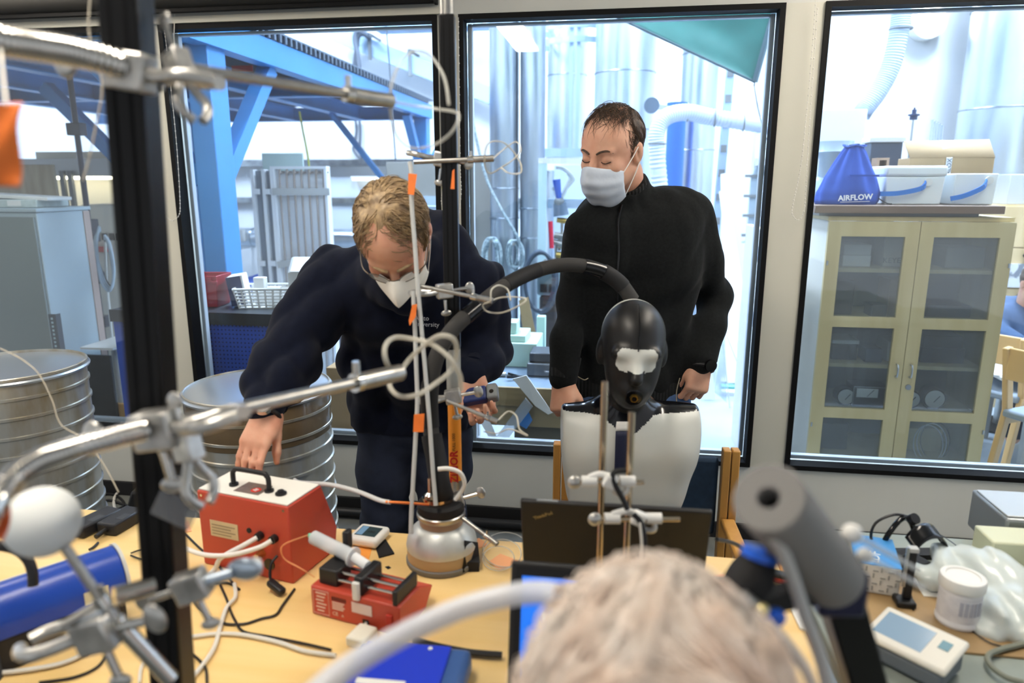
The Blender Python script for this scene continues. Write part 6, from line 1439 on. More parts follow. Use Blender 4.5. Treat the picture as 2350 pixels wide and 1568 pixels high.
# ---- orange paper pieces, dark cloth, loose bits
def flat(name, label, cat, pxs, mat, th=.0012):
    P = [at_z(x, y, Z0) for x, y in pxs]; k = len(P); m = MB(); m.add(P+[q+Vector((0, 0, th)) for q in P], [tuple(range(k))[::-1], tuple(range(k, 2*k))]+[(i, (i+1) % k, k+(i+1) % k, k+i) for i in range(k)])
    return m.build(name, mat, T=Matrix.Translation(P[0]), label=label, cat=cat, smooth=0)
OPAP = M('orange_paper', (240, 158, 70), .7); PPAP = M('peach_paper', (244, 176, 128), .7)
flat('paper_slip', 'orange paper slip under the air monitor', 'paper', [(808, 1258), (856, 1252), (846, 1286), (815, 1290)], OPAP)
flat('paper_slip', 'peach paper slip right of the bell flask', 'paper', [(1122, 1290), (1148, 1272), (1196, 1290), (1146, 1310)], PPAP)
flat('paper_slip', 'small peach slip touching the bell flask', 'paper', [(1078, 1240), (1100, 1236), (1120, 1252), (1090, 1262)], PPAP)
flat('paper_slip', 'orange slip left of the red box', 'paper', [(422, 1200), (432, 1196), (440, 1220), (418, 1224)], PPAP)
flat('dark_cloth', 'folded dark cloth beside the air monitor', 'cloth', [(860, 1252), (885, 1240), (905, 1272), (870, 1282)], BLKM, .003)
flat('black_chip', 'tiny black tape scrap in front of the bell flask', 'scrap', [(884, 1302), (892, 1300), (897, 1304), (890, 1307)], BLKM)
flat('paper_slip', 'peach slip under the right end of the open notebook computer', 'paper', [(1638, 1322), (1662, 1318), (1668, 1345), (1640, 1350)], PPAP)
# ---- bell flask with black hose
BC = Vector((-.157, 1.443, Z0)); T1 = Matrix.Translation(BC)
t = thing('bell_flask', 'silver bell-shaped flask with a rubber collar and tan bands', 'flask', T1)
TAN = M('tan_band', (176, 150, 112), .5); GREYB = M('grey_band', (112, 112, 112), .5)
m = MB(T1); m.lathe([(.078, 0), (.08, .004), (.08, .012), (.078, .014)], None, 48); m.build('base_ring', GREYB, t)
m = MB(T1); m.lathe([(.077, .0142), (.0775, .016), (.0775, .036), (.077, .038)], None, 48); m.build('tan_ring', TAN, t)
m = MB(T1); m.lathe([(.078, .0382), (.079, .045), (.076, .06), (.068, .076), (.056, .088), (.050, .092)], None, 48); m.build('bell', M('bell_metal', (208, 212, 210), .42, .45, var=.15, scale=20, bump=.1, bscale=40), t)
m = MB(T1); m.lathe([(.048, .0922), (.048, .108)], None, 40); m.build('tan_ring', M('tan2', (170, 140, 112), .4), t)
m = MB(T1); m.lathe([(.052, .1082), (.054, .111), (.054, .119), (.052, .121)], None, 40); m.build('clamp_ring', STEEL, t)
m = MB(T1); m.lathe([(.050, .1212), (.052, .124), (.052, .140), (.047, .146), (.036, .147)], None, 40); m.build('rubber_collar', BLKM, t)
m = MB(T1); m.lathe([(.034, .1472), (.034, .158), (.030, .160)], Matrix.Translation((-.006, -.004, 0)), 32); m.build('metal_neck', M('neck_metal', (206, 176, 150), .15, 1), t)
m = MB(T1); m.add([(.05, -.062, .005), (.085, -.02, .004), (.08, -.012, .05), (.055, -.05, .075)], [(0, 1, 2, 3)]); m.build('black_tape', BLKM, t, solid=.003)
m = MB(T1); m.bx(.055, .085, -.05, -.022, 0, .022); m.build('tape_foot', BLKM, t)
m = MB(T1); m.tube([(-.02, -.03, .155), (-.02, -.03, .21)], .0045, 10); m.build('inlet_pipe', M('pinkish_brass', (206, 176, 156), .25, .9), t)
m = MB(T1); m.lathe([(.008, .16), (.012, .165), (.012, .172), (.006, .178)], Matrix.Translation((-.02, -.03, 0)), 16); m.build('fitting', CHROME, t)
cable('small_hose', 'short white hose arching beside the black hose above the bell flask', 'hose', [at_d(1005, 1077, 1.5), at_d(1030, 1076, 1.5), at_d(1056, 1086, 1.51), at_d(1066, 1110, 1.52), at_d(1058, 1130, 1.53), at_d(1044, 1148, 1.53)], .005, TUBEW, 10)
HB = [T1 @ Vector((.008, .004, .15)), at_d(1012, 1120, 1.53), at_d(1000, 1050, 1.54), at_d(988, 980, 1.55), at_d(986, 900, 1.53), at_d(1002, 820, 1.52), at_d(1040, 755, 1.53), at_d(1095, 705, 1.58), at_d(1160, 655, 1.64), at_d(1235, 620, 1.71), at_d(1305, 608, 1.74), at_d(1370, 618, 1.77), at_d(1420, 648, 1.79), at_d(1452, 690, 1.80)]
t = thing('insulated_hose', 'thick black insulated hose arching from the bell flask to the mannequin head', 'hose', Matrix.Translation(HB[0]))
FOAMB = M('black_foam_hose', (52, 51, 50), .8, bump=.1, bscale=90, var=.2, scale=12)
PP = spl(HB, 8); m = MB(); m.tube(PP, [.021 if i < 18 else .0175 for i in range(len(PP))], 16); m.build('hose', FOAMB, t)
for a0, a1, rr, mt in ((0, 22, .0225, BLKM), (24, 34, .0195, BLKM), (52, 56, .0185, BLKG), (64, 72, .0185, BLKM), (84, 90, .0185, BLKG), (90, 98, .0205, BLKM), (98, len(PP)-1, .0188, FOAMB)):
    m = MB(); m.tube(PP[a0:a1+1], rr, 16); m.build('tape_wrap', mt, t)
# ---- power adapters, blue device
for k, (pts, lb) in enumerate([([(188, 1238), (282, 1192)], 'black power adapter lying nearest the white foam ball'), ([(262, 1232), (332, 1190)], 'black power adapter lying beside the black upright')]):
    a_, b_ = at_z(*pts[0], Z0), at_z(*pts[1], Z0); T1 = face_T(a_, (b_-a_), Vector((-(b_-a_).y, (b_-a_).x, 0))); L_ = (b_-a_).length
    t = thing('power_adapter', lb, 'adapter', T1, 'power adapters')
    m = MB(T1); m.bx(0, L_, -.005, .05, 0, .03); m.build('body', M('adapter_plastic', (28, 30, 36), .5), t, bevel=.005)
    m = MB(T1); m.bx(L_*.3, L_*.6, .0, .02, .0301, .0304); m.build('label_sheet', M('adapter_label', (120, 128, 140) if k else (50, 54, 60), .5), t)
    m = MB(T1); m.cyl((-.03, .022, .012), (0, .022, .014), .006, seg=10); m.build('plug', BLKP, t)
    m = MB(T1); m.cyl((L_, .022, .014), (L_+.035, .022, .012), .006, seg=10); m.build('plug', BLKP, t)
a_, b_ = at_z(45, 1395, TZ+.085), at_z(270, 1315, TZ+.085); ax = (b_-a_).normalized(); L_ = (b_-a_).length
T1 = face_T(a_, ax, Vector((-ax.y, ax.x, 0)))
t = thing('blue_generator', 'blue half-round device with black base and black carrying handle', 'device', T1)
DB = M('device_blue', (28, 66, 160), .3)
m = MB(T1); m.prism([(-.055, -.02)]+[(.055*math.cos(a), .055*math.sin(a)) for a in [math.pi-math.pi*i/16 for i in range(17)]]+[(.055, -.02)], 'x', -.09, L_); m.build('shell', DB, t, bevel=.002)
m = MB(T1); m.bx(-.09, L_-.005, -.05, .05, -.0845, -.0205); m.build('base', M('device_black', (34, 32, 32), .6), t, bevel=.004)
for x in (-.096, L_): m = MB(T1); m.prism([(-.058, -.03)]+[(.058*math.cos(a), .058*math.sin(a)) for a in [math.pi-math.pi*i/16 for i in range(17)]]+[(.058, -.03)], 'x', x, x+.006); m.build('end_cap', LGREY, t)
m = MB(); m.tube(spl([at_d(x, y, 1.13) for x, y in [(76, 1345), (74, 1310), (60, 1280), (30, 1260), (-20, 1254), (-60, 1270)]], 5), .008, 10); m.build('handle', BLKP, t)
m = MB(T1); m.bx(L_*.55, L_*.8, -.0562, -.0555, -.012, .012); m.build('label_sheet', M('label_cream', (206, 200, 170), .5), t)
m = MB(T1); m.bx(-.02, L_-.03, .02, .03, .0470, .0482); m.build('groove', LGREY, t)
m = MB(T1); m.bx(-.05, L_*.35, .034, .042, .0405, .042); m.build('print_strip', M('strip_purple', (110, 110, 150), .5), t)
# ---- desk cables
for k, (pts, r_, mt, lb) in enumerate([
    ([(425, 1225), (455, 1255), (492, 1288), (540, 1345), (548, 1352), (520, 1338), (470, 1345), (440, 1362), (460, 1400), (510, 1430), (560, 1432), (600, 1420), (632, 1412), (648, 1390), (676, 1352)], .0025, BCAB, 'thin black cable looping in front of the red box'),
    ([(505, 1342), (520, 1375), (528, 1400), (540, 1425), (560, 1450), (620, 1462), (700, 1478), (760, 1492)], .0025, BCAB, 'thin black cable running to the blue tray'),
    ([(538, 1340), (540, 1370), (520, 1395), (505, 1440), (490, 1490), (450, 1545), (430, 1567)], .004, WCAB, 'white cable running down the middle of the table'),
    ([(440, 1462), (500, 1455), (560, 1458), (640, 1475), (700, 1495), (770, 1505)], .004, WCAB, 'white cable crossing the table towards the blue tray'),
    ([(425, 1350), (470, 1335), (505, 1330)], .003, WCAB, 'short white cable behind the metal clamp'),
    ([(300, 1270), (330, 1262), (350, 1280), (330, 1285), (300, 1275)], .002, BCAB, 'thin black cable beside the blue device'),
    ([(225, 1246), (215, 1256), (205, 1262)], .003, BCAB, 'black lead of the power adapter'),
    ([(440, 1500), (470, 1530), (475, 1567)], .0025, BCAB, 'black cable leaving the table at its near edge'),
    ([(0, 1545), (80, 1535), (150, 1520), (215, 1490)], .004, WCAB, 'white cable at the near corner below the clamps'),
    ([(90, 1567), (170, 1555), (225, 1530), (245, 1495), (240, 1470)], .0025, BCAB, 'black cable at the near corner below the clamps'),
    ([(320, 1567), (325, 1530), (345, 1505), (360, 1500)], .003, WCAB, 'white loop at the foot of the black upright'),
    ([(950, 1470), (1010, 1485), (1080, 1498), (1152, 1504)], .006, BCAB, 'thick black cable leading to the near notebook computer')]):
    cable('table_cable', lb, 'cable', zc(pts, r=r_+.001*(k % 3)), r_, mt, 7, 6)
for k in range(3):
    cx_, cy_ = 1160-8*k, 1262+10*k; pts = zc([(cx_+(52-8*k)*math.cos(a), cy_+(40-6*k)*math.sin(a)) for a in [2*math.pi*i/12 for i in range(12)]], r=.002+.003*k)
    m = MB(); m.tube(spl(pts, 4, True), .0013, 6, closed=True); m.build('clear_line_loop', plastic_tube('clear_line', (214, 214, 206), .5), T=Matrix.Translation(pts[0]), label=['large thin clear tube loop beside the far notebook computer', 'middle thin clear tube loop beside the far notebook computer', 'small thin clear tube loop beside the far notebook computer'][k], cat='tube loop')
# ---- blue tray at the near edge
P = [at_z(x, y, Z0+.05) for x, y in [(735, 1540), (870, 1470), (1052, 1500), (1040, 1640)]]
T1 = face_T(at_z(770, 1640, Z0), (1, -.12, 0), (.12, 1, 0))
t = thing('blue_case', 'blue instrument case with a cobalt lid at the near table edge', 'case', T1)
m = MB(T1); m.bx(0, .2, 0, .13, 0, .045); m.build('body', M('case_blue', (58, 92, 150), .4), t, bevel=.012)
m = MB(T1); m.bx(.015, .165, .008, .122, .0452, .05); m.build('lid_panel', M('cobalt', (36, 62, 200), .3), t, bevel=.002)
m = MB(T1); m.bx(.03, .11, .012, .025, .0502, .0515); m.build('label_sheet', PAPER, t)
for x in (.03, .13): m = MB(T1); m.cyl((x, .11, .0502), (x, .11, .052), .004, seg=10); m.build('button', WHITE, t)
# ---- tall centre pole at the back edge of the table
PX = at_y(1040, 800, 1.585); pu = PX.x
t = thing('centre_pole', 'tall black profile pole with orange lower tube standing behind the bell flask', 'pole', Matrix.Translation((pu, 1.585, 0)))
zz = lambda y: at_y(1040, y, 1.585).z
m = MB(); m.lathe([(.09, 0), (.09, .012), (.03, .018), (.0175, .04)], Matrix.Translation((pu, 1.585, 0)), 28); m.build('foot', STEEL, t)
ORT = M('orange_tube', (226, 142, 44), .35)
m = MB(); m.cyl((pu, 1.585, .041), (pu, 1.585, zz(1140)), .0155, seg=20); m.build('lower_tube', ORT, t)
m = MB(); m.cyl((pu, 1.585, zz(1140)), (pu, 1.585, zz(1100)), .017, seg=20); m.build('steel_sleeve', STEEL, t)
m = MB(); m.cyl((pu, 1.585, zz(1100)), (pu, 1.585, zz(915)), .0155, seg=20); ot = m.build('orange_tube', ORT, t)
text('ZIMOR', .026, face_T((pu-.001, 1.5690, zz(1066)), (0, 0, 1), (-1, 0, 0)), M('red_print', (196, 40, 34), .5), ot, bold=.0008)
text('FULL 1000', .010, face_T((pu-.001, 1.5692, zz(1010)), (0, 0, 1), (-1, 0, 0)), M('brown_print', (90, 50, 20), .5), ot)
m = MB(); m.cyl((pu, 1.585, zz(915)), (pu, 1.585, zz(800)), .017, seg=20); m.build('film_wrapped_tube', M('film_wrap', (170, 172, 168), .2, bump=.6, bscale=60, alpha=.8), t)
m = MB(); m.bx(pu-.017, pu+.017, 1.568, 1.602, zz(800), zz(35)); pr = m.build('black_profile', M('anodised_black', (14, 14, 16), .35, spec=.3), t, bevel=.003)
for dx in (-.006, .006): m = MB(); m.bx(pu+dx-.0016, pu+dx+.0016, 1.5672, 1.568, zz(800)+.01, zz(35)-.01); m.build('slot_line', BLACK, pr)
m = MB(); m.cyl((pu, 1.585, zz(35)), (pu, 1.585, 2.3), .0145, seg=20); m.build('steel_top_tube', STEEL, t)
def flag(label, pts, d, mat=ORNG):
    P = [at_d(x, y, d) for x, y in pts]; k = len(P); m = MB(); b = Vector((0, .0015, 0)); m.add(P+[q+b for q in P], [tuple(range(k)), tuple(range(k, 2*k))[::-1]]+[(i, (i+1) % k, k+(i+1) % k, k+i) for i in range(k)])
    return m.build('tape_flag', mat, T=Matrix.Translation(P[0]), label=label, cat='tape', smooth=0)
# ---- clamps
def clamp(name, label, C, ax, size=1.0, group='laboratory clamps', knob=True, jaw=True):
    """boss head on a rod with two curved jaws and a wing screw; ax: direction of the jaws"""
    x = Vector(ax).normalized(); z = Vector((0, 0, 1)); z = (z-x*z.dot(x)).normalized(); T1 = face_T(C, x, z.cross(x)); s_ = size
    t = thing(name, label, 'clamp', T1, group)
    m = MB(T1); m.bx(-.018*s_, .018*s_, -.012*s_, .012*s_, -.016*s_, .016*s_); m.build('boss_head', CAST, t, bevel=.003*s_)
    m = MB(T1); m.cyl((-.05*s_, .0, .0), (-.018*s_, 0, 0), .0045*s_, seg=12); m.build('screw', CHROME, t)
    if knob: m = MB(T1); m.ball((-.058*s_, 0, 0), (.011*s_, .004*s_, .014*s_), 14, 8); m.build('wing_knob', CAST, t)
    if jaw:
        for sg in (-1, 1):
            m = MB(T1); m.tube(spl([(.018*s_, sg*.004*s_, 0), (.035*s_, sg*.012*s_, 0), (.05*s_, sg*.02*s_, .002*s_), (.065*s_, sg*.016*s_, .003*s_), (.075*s_, sg*.006*s_, .003*s_)], 4), .006*s_, 10); m.build('jaw', CAST, t)
    m = MB(T1); m.cyl((0, .0, -.02*s_), (0, 0, -.045*s_), .004*s_, seg=10); m.build('screw', CHROME, t)
    m = MB(T1); m.ball((0, 0, -.05*s_), (.012*s_, .004*s_, .007*s_), 12, 8); m.build('wing_knob', CAST, t)
    return t
def rod(name, label, p0, p1, r0, r1=None, sleeve=None, ring=None, cat='rod', mat=None):
    d = (p1-p0); t = thing(name, label, cat, Matrix.Translation(p0)); m = MB(); m.cyl(p0, p1, r0, r1, seg=14); m.build('shaft', mat or STEEL, t)
    if sleeve:
        s0 = p0+d*sleeve[0]; m = MB(); m.cyl(s0, p1+d.normalized()*.002, sleeve[1], seg=16); m.build('sleeve', mat or STEEL, t)
        m = MB(); m.cyl(p1+d.normalized()*.0021, p1+d.normalized()*.003, sleeve[1]*.62, seg=14); m.build('bore', BLKG, t)
    if ring is not None:
        c = p0+d*ring[0]; m = MB(); m.cyl(c-d.normalized()*.006, c+d.normalized()*.006, ring[1], seg=16); rg = m.build('collar', CHROME, t)
        m = MB(); m.cyl(c+Vector((0, 0, ring[1]*.8)), c+Vector((0, 0, ring[1]*2.2)), ring[1]*.4, seg=10); m.build('set_screw', CHROME, rg)
    return t
DP = 1.56
clamp('lab_clamp', 'top silver clamp high on the centre pole', at_d(1015, 366, DP-.02), at_d(960, 358, DP)-at_d(1040, 370, DP), 1.0)
rod('sample_rod', 'silver sampling rod of the top clamp pointing past the pole', at_d(950, 372, DP-.04), at_d(1131, 364, DP-.05), .005, sleeve=(.75, .0075), ring=(.72, .008))
clamp('lab_clamp', 'second silver clamp on the centre pole at the hoodie print', at_d(1020, 668, DP), at_d(970, 668, DP-.02)-at_d(1040, 660, DP), 1.0)
rod('sample_rod', 'silver sampling rod of the second clamp crossing the black hose', at_d(955, 655, DP-.05), at_d(1128, 690, DP-.06), .0045, sleeve=(.78, .0065), ring=(.76, .008))
clamp('lab_clamp', 'third silver clamp on the film-wrapped tube', at_d(1040, 910, DP+.04), at_d(1020, 908, DP)-at_d(1090, 895, DP), 1.0)
rod('sample_rod', 'silver sampling rod slanting below the blue handheld instrument', at_d(1025, 920, DP-.04), at_d(1140, 968, DP-.06), .004, sleeve=(.85, .006), ring=(.82, .006))
clamp('lab_clamp', 'lowest silver clamp at the neck of the bell flask', at_d(1045, 1148, DP+.0), at_d(1030, 1155, DP)-at_d(1100, 1135, DP), 1.0)
rod('sample_rod', 'silver sampling rod slanting down right of the bell flask', at_d(1062, 1190, DP-.02), at_d(1140, 1248, DP-.06), .0045, sleeve=(.7, .006), ring=(.72, .0065))
LINE = plastic_tube('grey_line', (196, 198, 196), .85, .3)
cable('sample_line', 'long pale grey sampling tube running down from the top clamp past the mask', 'tube', [at_d(x, y, 1.5) for x, y in [(940, 372), (944, 400), (945, 470), (952, 560), (958, 650), (966, 740), (975, 840), (985, 960), (992, 1060), (1000, 1160)]], .0048, LINE, 10)
cable('sample_line', 'second pale grey sampling tube hanging to the table edge', 'tube', [at_d(x, y, 1.5) for x, y in [(948, 668), (952, 740), (955, 830), (958, 920), (954, 1000), (949, 1090), (944, 1180), (943, 1225)]], .0048, LINE, 10)
for lb, pts, d in (('orange tape flag on the sampling tube above the blond hair', [(937, 398), (957, 400), (950, 448), (936, 446)], 1.485), ('orange tape flag on the sampling tube below the second clamp', [(946, 700), (957, 698), (954, 728), (940, 748), (938, 736)], 1.485),
                   ('orange tape flag low on the twin sampling tubes', [(950, 952), (974, 950), (972, 992), (948, 992)], 1.485), ('small orange tape flag stuck on the black pole', [(1038, 392), (1043, 388), (1043, 434), (1034, 434)], 1.5)): flag(lb, pts, d)
def loop(label, pts, d, r=.0028, mat=None, name='tube_loop', closed=False):
    P = [at_d(x, y, d+.03*math.sin(i*1.3)) for i, (x, y) in enumerate(pts)]; m = MB(); m.tube(spl(P, 6, closed), r, 8, closed=closed); return m.build(name, mat or MILK, T=Matrix.Translation(P[0]), label=label, cat='tube')
MILK = plastic_tube('milky_line', (222, 218, 204), .48, .25)
loop('clear tube curling off the end of the top sampling rod', [(1131, 364), (1160, 340), (1185, 326), (1195, 345), (1180, 365), (1150, 385), (1125, 398), (1113, 380), (1115, 340), (1130, 325), (1160, 330), (1190, 365), (1196, 395), (1170, 398), (1150, 385)], 1.5, .002)
loop('clear tube curling off the end of the second sampling rod', [(1128, 690), (1150, 683), (1185, 682), (1208, 688), (1185, 705), (1150, 718), (1118, 715), (1108, 700), (1125, 690), (1128, 665), (1145, 655), (1165, 665), (1172, 690)], 1.5, .002)
loop('clear tube drooping from the sampling rod below the handheld instrument', [(1140, 968), (1165, 945), (1185, 955), (1192, 985), (1210, 1000), (1170, 985), (1140, 995), (1110, 990)], 1.5, .002)
cable('hanging_wire', 'thin bent wire hanging beside the white cord at the mullion', 'wire', [at_n(x, y, -.06) for x, y in [(402, 0), (400, 60), (398, 140)]], .002, WCAB)
# bead chains on the blinds
for k, (pts, lb) in enumerate([([(352, 90), (358, 200), (362, 300), (366, 420), (372, 478), (392, 506), (410, 495), (413, 460), (405, 330), (390, 180), (378, 70)], 'white bead chain hanging on the mullion beside the blue post'),
                               ([(1872, 0), (1866, 90), (1852, 250), (1838, 380), (1822, 460), (1818, 490), (1832, 505), (1846, 480), (1852, 380), (1862, 220), (1876, 20)], 'white bead chain hanging on the mullion beside the cabinet window'),
                               ([(1052, 40), (1054, 200), (1056, 380), (1058, 440), (1054, 490)], 'white bead chain behind the centre pole'), ([(1016, 435), (1014, 450), (1013, 465), (1018, 484)], 'short white bead chain with a yellow tag beside the pole')]):
    P = spl([at_n(x, y, -.075) for x, y in pts], 10); t = thing('bead_chain', lb, 'bead chain', Matrix.Translation(P[0]), 'blind chains')
    m = MB(); m.tube(P, .0012, 5); m.build('cord', WCAB, t)
    m = MB(); acc = 0; last = P[0]
    for q in P[1:]:
        if (q-last).length > .011: m.ball(q, .0032, 6, 4); last = q
    m.build('beads', WCAB, t, kind='stuff')
    if k == 3: m = MB(); m.add([at_n(x, y, -.076) for x, y in [(1012, 405), (1018, 404), (1018, 434), (1015, 434)]], [(0, 1, 2, 3)]); m.build('tag', M('tag_yellow', (228, 190, 50), .5), t, solid=.002)
# ================================================================ mannequin, chair and notebook computers
HMc = at_y(1452, 806, 1.68); Hm = head_T(HMc, (-.05, -.99, -.10), (.04, -.1, 1)); RM = np.array(Hm.to_3x3()); HMi = np.array(Hm.inverted())
BT = Matrix.Translation((HMc.x, 1.74, 0))
t = thing('mannequin', 'grey-white torso mannequin with a black rubber hood and brass mouth port', 'mannequin', BT)
S = SDF(.0026)
def LM(a, b, c): return Hm @ Vector((a, b, c))
S.ell(LM(0, -.02, .035), [.078, .1, .088], RM, 0); S.ell(LM(0, .02, -.03), [.067, .068, .09], RM, .03); S.ell(LM(0, .036, -.085), [.042, .046, .05], RM, .03)
S.chain([LM(0, .086, .0), LM(0, .104, -.035)], [.010, .016], .02); S.ell(LM(0, .076, -.075), [.026, .018, .022], RM, .02)
S.cone(LM(-.045, .075, .02), LM(.045, .075, .02), .012, .012, .02)
for sx in (-1, 1): S.ell(LM(sx*.076, -.015, -.01), [.012, .02, .034], RM, .012)
S.chain([LM(0, -.025, -.06), LM(0, -.045, -.19)], [.052, .058], .03)
def pickh(P):
    q = P@HMi[:3, :3].T+HMi[:3, 3]; blk = (q[:, 1] > -.028+.35*np.maximum(0, -q[:, 2]-.07)); ey = (np.abs(q[:, 0]) < .047) & (q[:, 2] > -.024) & (q[:, 2] < .034) & (q[:, 1] > .03) & (np.abs(q[:, 0])+np.abs(q[:, 2]-.005) < .066) & ~((np.abs(q[:, 0]) < .02) & (q[:, 2] < -.018))
    return np.where(ey, 1, np.where(blk, 0, 1))
MANW = M('mannequin_grey', (206, 208, 202), .35); RUB = M('hood_rubber', (26, 25, 25), .42, var=.3, scale=14)
np_obj(S.mesh(), 'head', [RUB, MANW], t, pick=pickh)
m = MB(); pc = LM(.0, .092, -.083); nf = (Hm.to_3x3() @ Vector((0, 1, -.1))).normalized(); m.tube([pc-nf*.006, pc+nf*.002, pc+nf*.004], [.021, .021, .017], 28); m.build('mouth_seal', BLKG, t)
m = MB(); m.tube([pc+nf*.0041, pc+nf*.011], [.011, .010], 6); mp = m.build('brass_nut', M('brass3', (206, 170, 92), .25, 1), t)
m = MB(); m.tube([pc+nf*.0111, pc+nf*.0116], .0062, 16); m.build('bore', BLKG, mp)
m = MB(); m.tube([LM(0, .02, .124), LM(0, .045, .115), LM(0, .075, .085), LM(0, .088, .05), LM(0, .09, .03)], .0016, 6); m.build('hood_seam', BLKG, t)
nb = LM(0, -.045, -.15)
def at_m(x, y, dy=0): return at_y(x, y, 1.76+dy)
sl, sr_ = at_m(1300, 950), at_m(1592, 962); cx = (sl.x+sr_.x)/2; zs = (sl.z+sr_.z)/2
S = SDF(.004)
S.cone((sl.x+.0, 1.77, zs-.02), (sr_.x, 1.77, zs-.02), .05, .05, .03); S.cone((cx-.09, 1.76, zs-.08), (cx+.09, 1.76, zs-.08), .098, .098, .05, sq=((0, 1, 0), .95)); S.cone((cx-.07, 1.76, zs-.2), (cx+.06, 1.76, zs-.2), .095, .095, .06, sq=((0, 1, 0), .9))
S.cone((cx-.065, 1.76, .6), (cx+.055, 1.76, .6), .09, .09, .08, sq=((0, 1, 0), .9)); S.cone((cx-.07, 1.76, .5), (cx+.06, 1.76, .5), .10, .10, .06, sq=((0, 1, 0), .9))
S.chain([nb+Vector((0, 0, .02)), (nb.x, 1.76, zs+.0)], [.062, .085], .04)
S.cut((sl.x-.012, 0, 0), (-1, 0, 0), .01); S.cut((sr_.x+.012, 0, 0), (1, 0, 0), .01); S.cut((0, 0, .462), (0, 0, -1), .004); S.cut(nb+Vector((0, 0, .02)), (0, .3, 1), .008)
def pickt(P):
    r = np.hypot(P[:, 0]-nb.x, (P[:, 1]-1.74)); fr = np.maximum(0, 1.74-P[:, 1]); top = P[:, 2] > zs+.022; dz = P[:, 2]-(zs-.005)
    col = (dz > -.022+np.abs(P[:, 0]-nb.x)*.75) & (np.abs(P[:, 0]-nb.x) < .1); return np.where(col | top, 0, 1)
tor = np_obj(S.mesh(), 'torso', [M('collar_gloss', (14, 14, 18), .15), MANW], t, pick=pickt)
P0 = at_y(1426, 975, 1.645)
m = MB(); m.grid(lambda i, j: surf_y(tor, 1413+28*i-3*j, 990+94*j, 1.66, .002, .01), 3, 8); m.build('navy_strip', M('strip_navy', (24, 30, 58), .6), t, solid=.003)
m = MB(); m.grid(lambda i, j: surf_y(tor, 1415+31*i-3*j, 968+21*j, 1.66, .003, .01), 3, 3); m.build('white_label', PAPER, t, solid=.002)
# chair carrying the mannequin
TC = HF(0, 0, 0); cl, cr = at_y(1279, 1085, 1.93), at_y(1662, 1122, 1.89); T1 = Matrix.Translation(((cl.x+cr.x)/2, 1.80, 0)) @ Matrix.Rotation(-A*.7, 4, 'Z'); W2 = (cr-cl).length/2
t = thing('upholstered_chair', 'beech chair with dark blue upholstery under the mannequin', 'chair', T1)
UPH = M('blue_upholstery', (38, 60, 84), .85, var=.2, scale=40, bump=.1, bscale=300)
m = MB(T1); m.bx(-W2+.03, W2-.03, -.24, .13, .40, .46); m.build('seat', UPH, t, bevel=.02)
m = MB(T1); m.bx(-W2+.03, W2-.03, .115, .145, .56, .80); m.build('backrest', UPH, t, bevel=.012)
BEE = M('chair_beech', (208, 158, 84), .45, col2=(190, 136, 66), scale=6, stretch=(2, 2, .2))
for sx in (-1, 1):
    for k in (0, 1): m = MB(T1); x = sx*W2+(-.0125 if k == 0 else .0125); m.bx(x-.011, x+.011, .10, .135, 0, .83); m.build('rear_leg', BEE, t, bevel=.003)
    m = MB(T1); m.bx(sx*W2-.02, sx*W2+.02, -.24, -.20, 0, .6); m.build('leg', BEE, t, bevel=.003)
    m = MB(T1); m.bx(sx*W2-.02, sx*W2+.02, -.2395, .0995, .601, .625); m.build('armrest', BEE, t, bevel=.006)
    m = MB(T1); m.bx(sx*W2-.012, sx*W2+.012, -.1995, .0995, .40, .45); m.build('side_rail', BEE, t, bevel=.003)
# far notebook computer, seen from behind its lid
def notebook(T1, w_, d_, ang, label, thk=.018, screen=None):
    t = thing('notebook_computer', label, 'laptop', T1)
    m = MB(T1); m.bx(-w_/2, w_/2, -d_, 0, 0, thk); bs = m.build('base', BLKP, t, bevel=.003)
    m = MB(T1); m.bx(-w_*.43, w_*.43, -d_*.55, -d_*.1, thk+.0002, thk+.002); m.build('keyboard', BLKM, bs)
    m = MB(T1); m.bx(-w_*.15, w_*.15, -d_*.92, -d_*.62, thk+.0002, thk+.0012); m.build('touchpad', BLKM, bs)
    TL = T1 @ Matrix.Translation((0, .002, thk+.001)) @ Matrix.Rotation(-ang, 4, 'X'); m = MB(TL); m.bx(-w_/2, w_/2, 0, .011, 0, d_); ld = m.build('lid', M('lid_black', (27, 26, 25), .55), t, bevel=.003)
    m = MB(TL); m.bx(-w_/2+.008, w_/2-.008, -.0014, -.0002, .012, d_-.006); m.build('bezel', BLKM, ld)
    m = MB(TL); m.bx(-w_/2+.018, w_/2-.018, -.002, -.0015, .024, d_-.02); m.build('screen', screen or BLKG, ld)
    return t, TL, ld
tp0, tp1 = at_d(1208, 1155, 1.325), at_d(1646, 1192, 1.28); wd = (tp1-tp0).length; mid = (tp0+tp1)/2; yaw = math.atan2(tp1.y-tp0.y, tp1.x-tp0.x)
hz_ = TZ+.0006; LH = .245
T1 = Matrix.Translation((mid.x, mid.y+.075, hz_)) @ Matrix.Rotation(yaw+math.pi, 4, 'Z')
t, TL, ld = notebook(T1, wd, .245, R(17), 'black notebook computer seen from behind its open lid')
text('ThinkPad', .0105, TL @ face_T((wd/2-.042, .0116, .245-.032), (-.9, 0, .44), (.44, 0, .9)), M('gold_print', (190, 170, 120), .4, .5), ld)
m = MB(TL); m.bx(wd/2-.07, wd/2-.03, .003, .008, .2452, .2462); m.build('lid_badge', GREYP, ld)
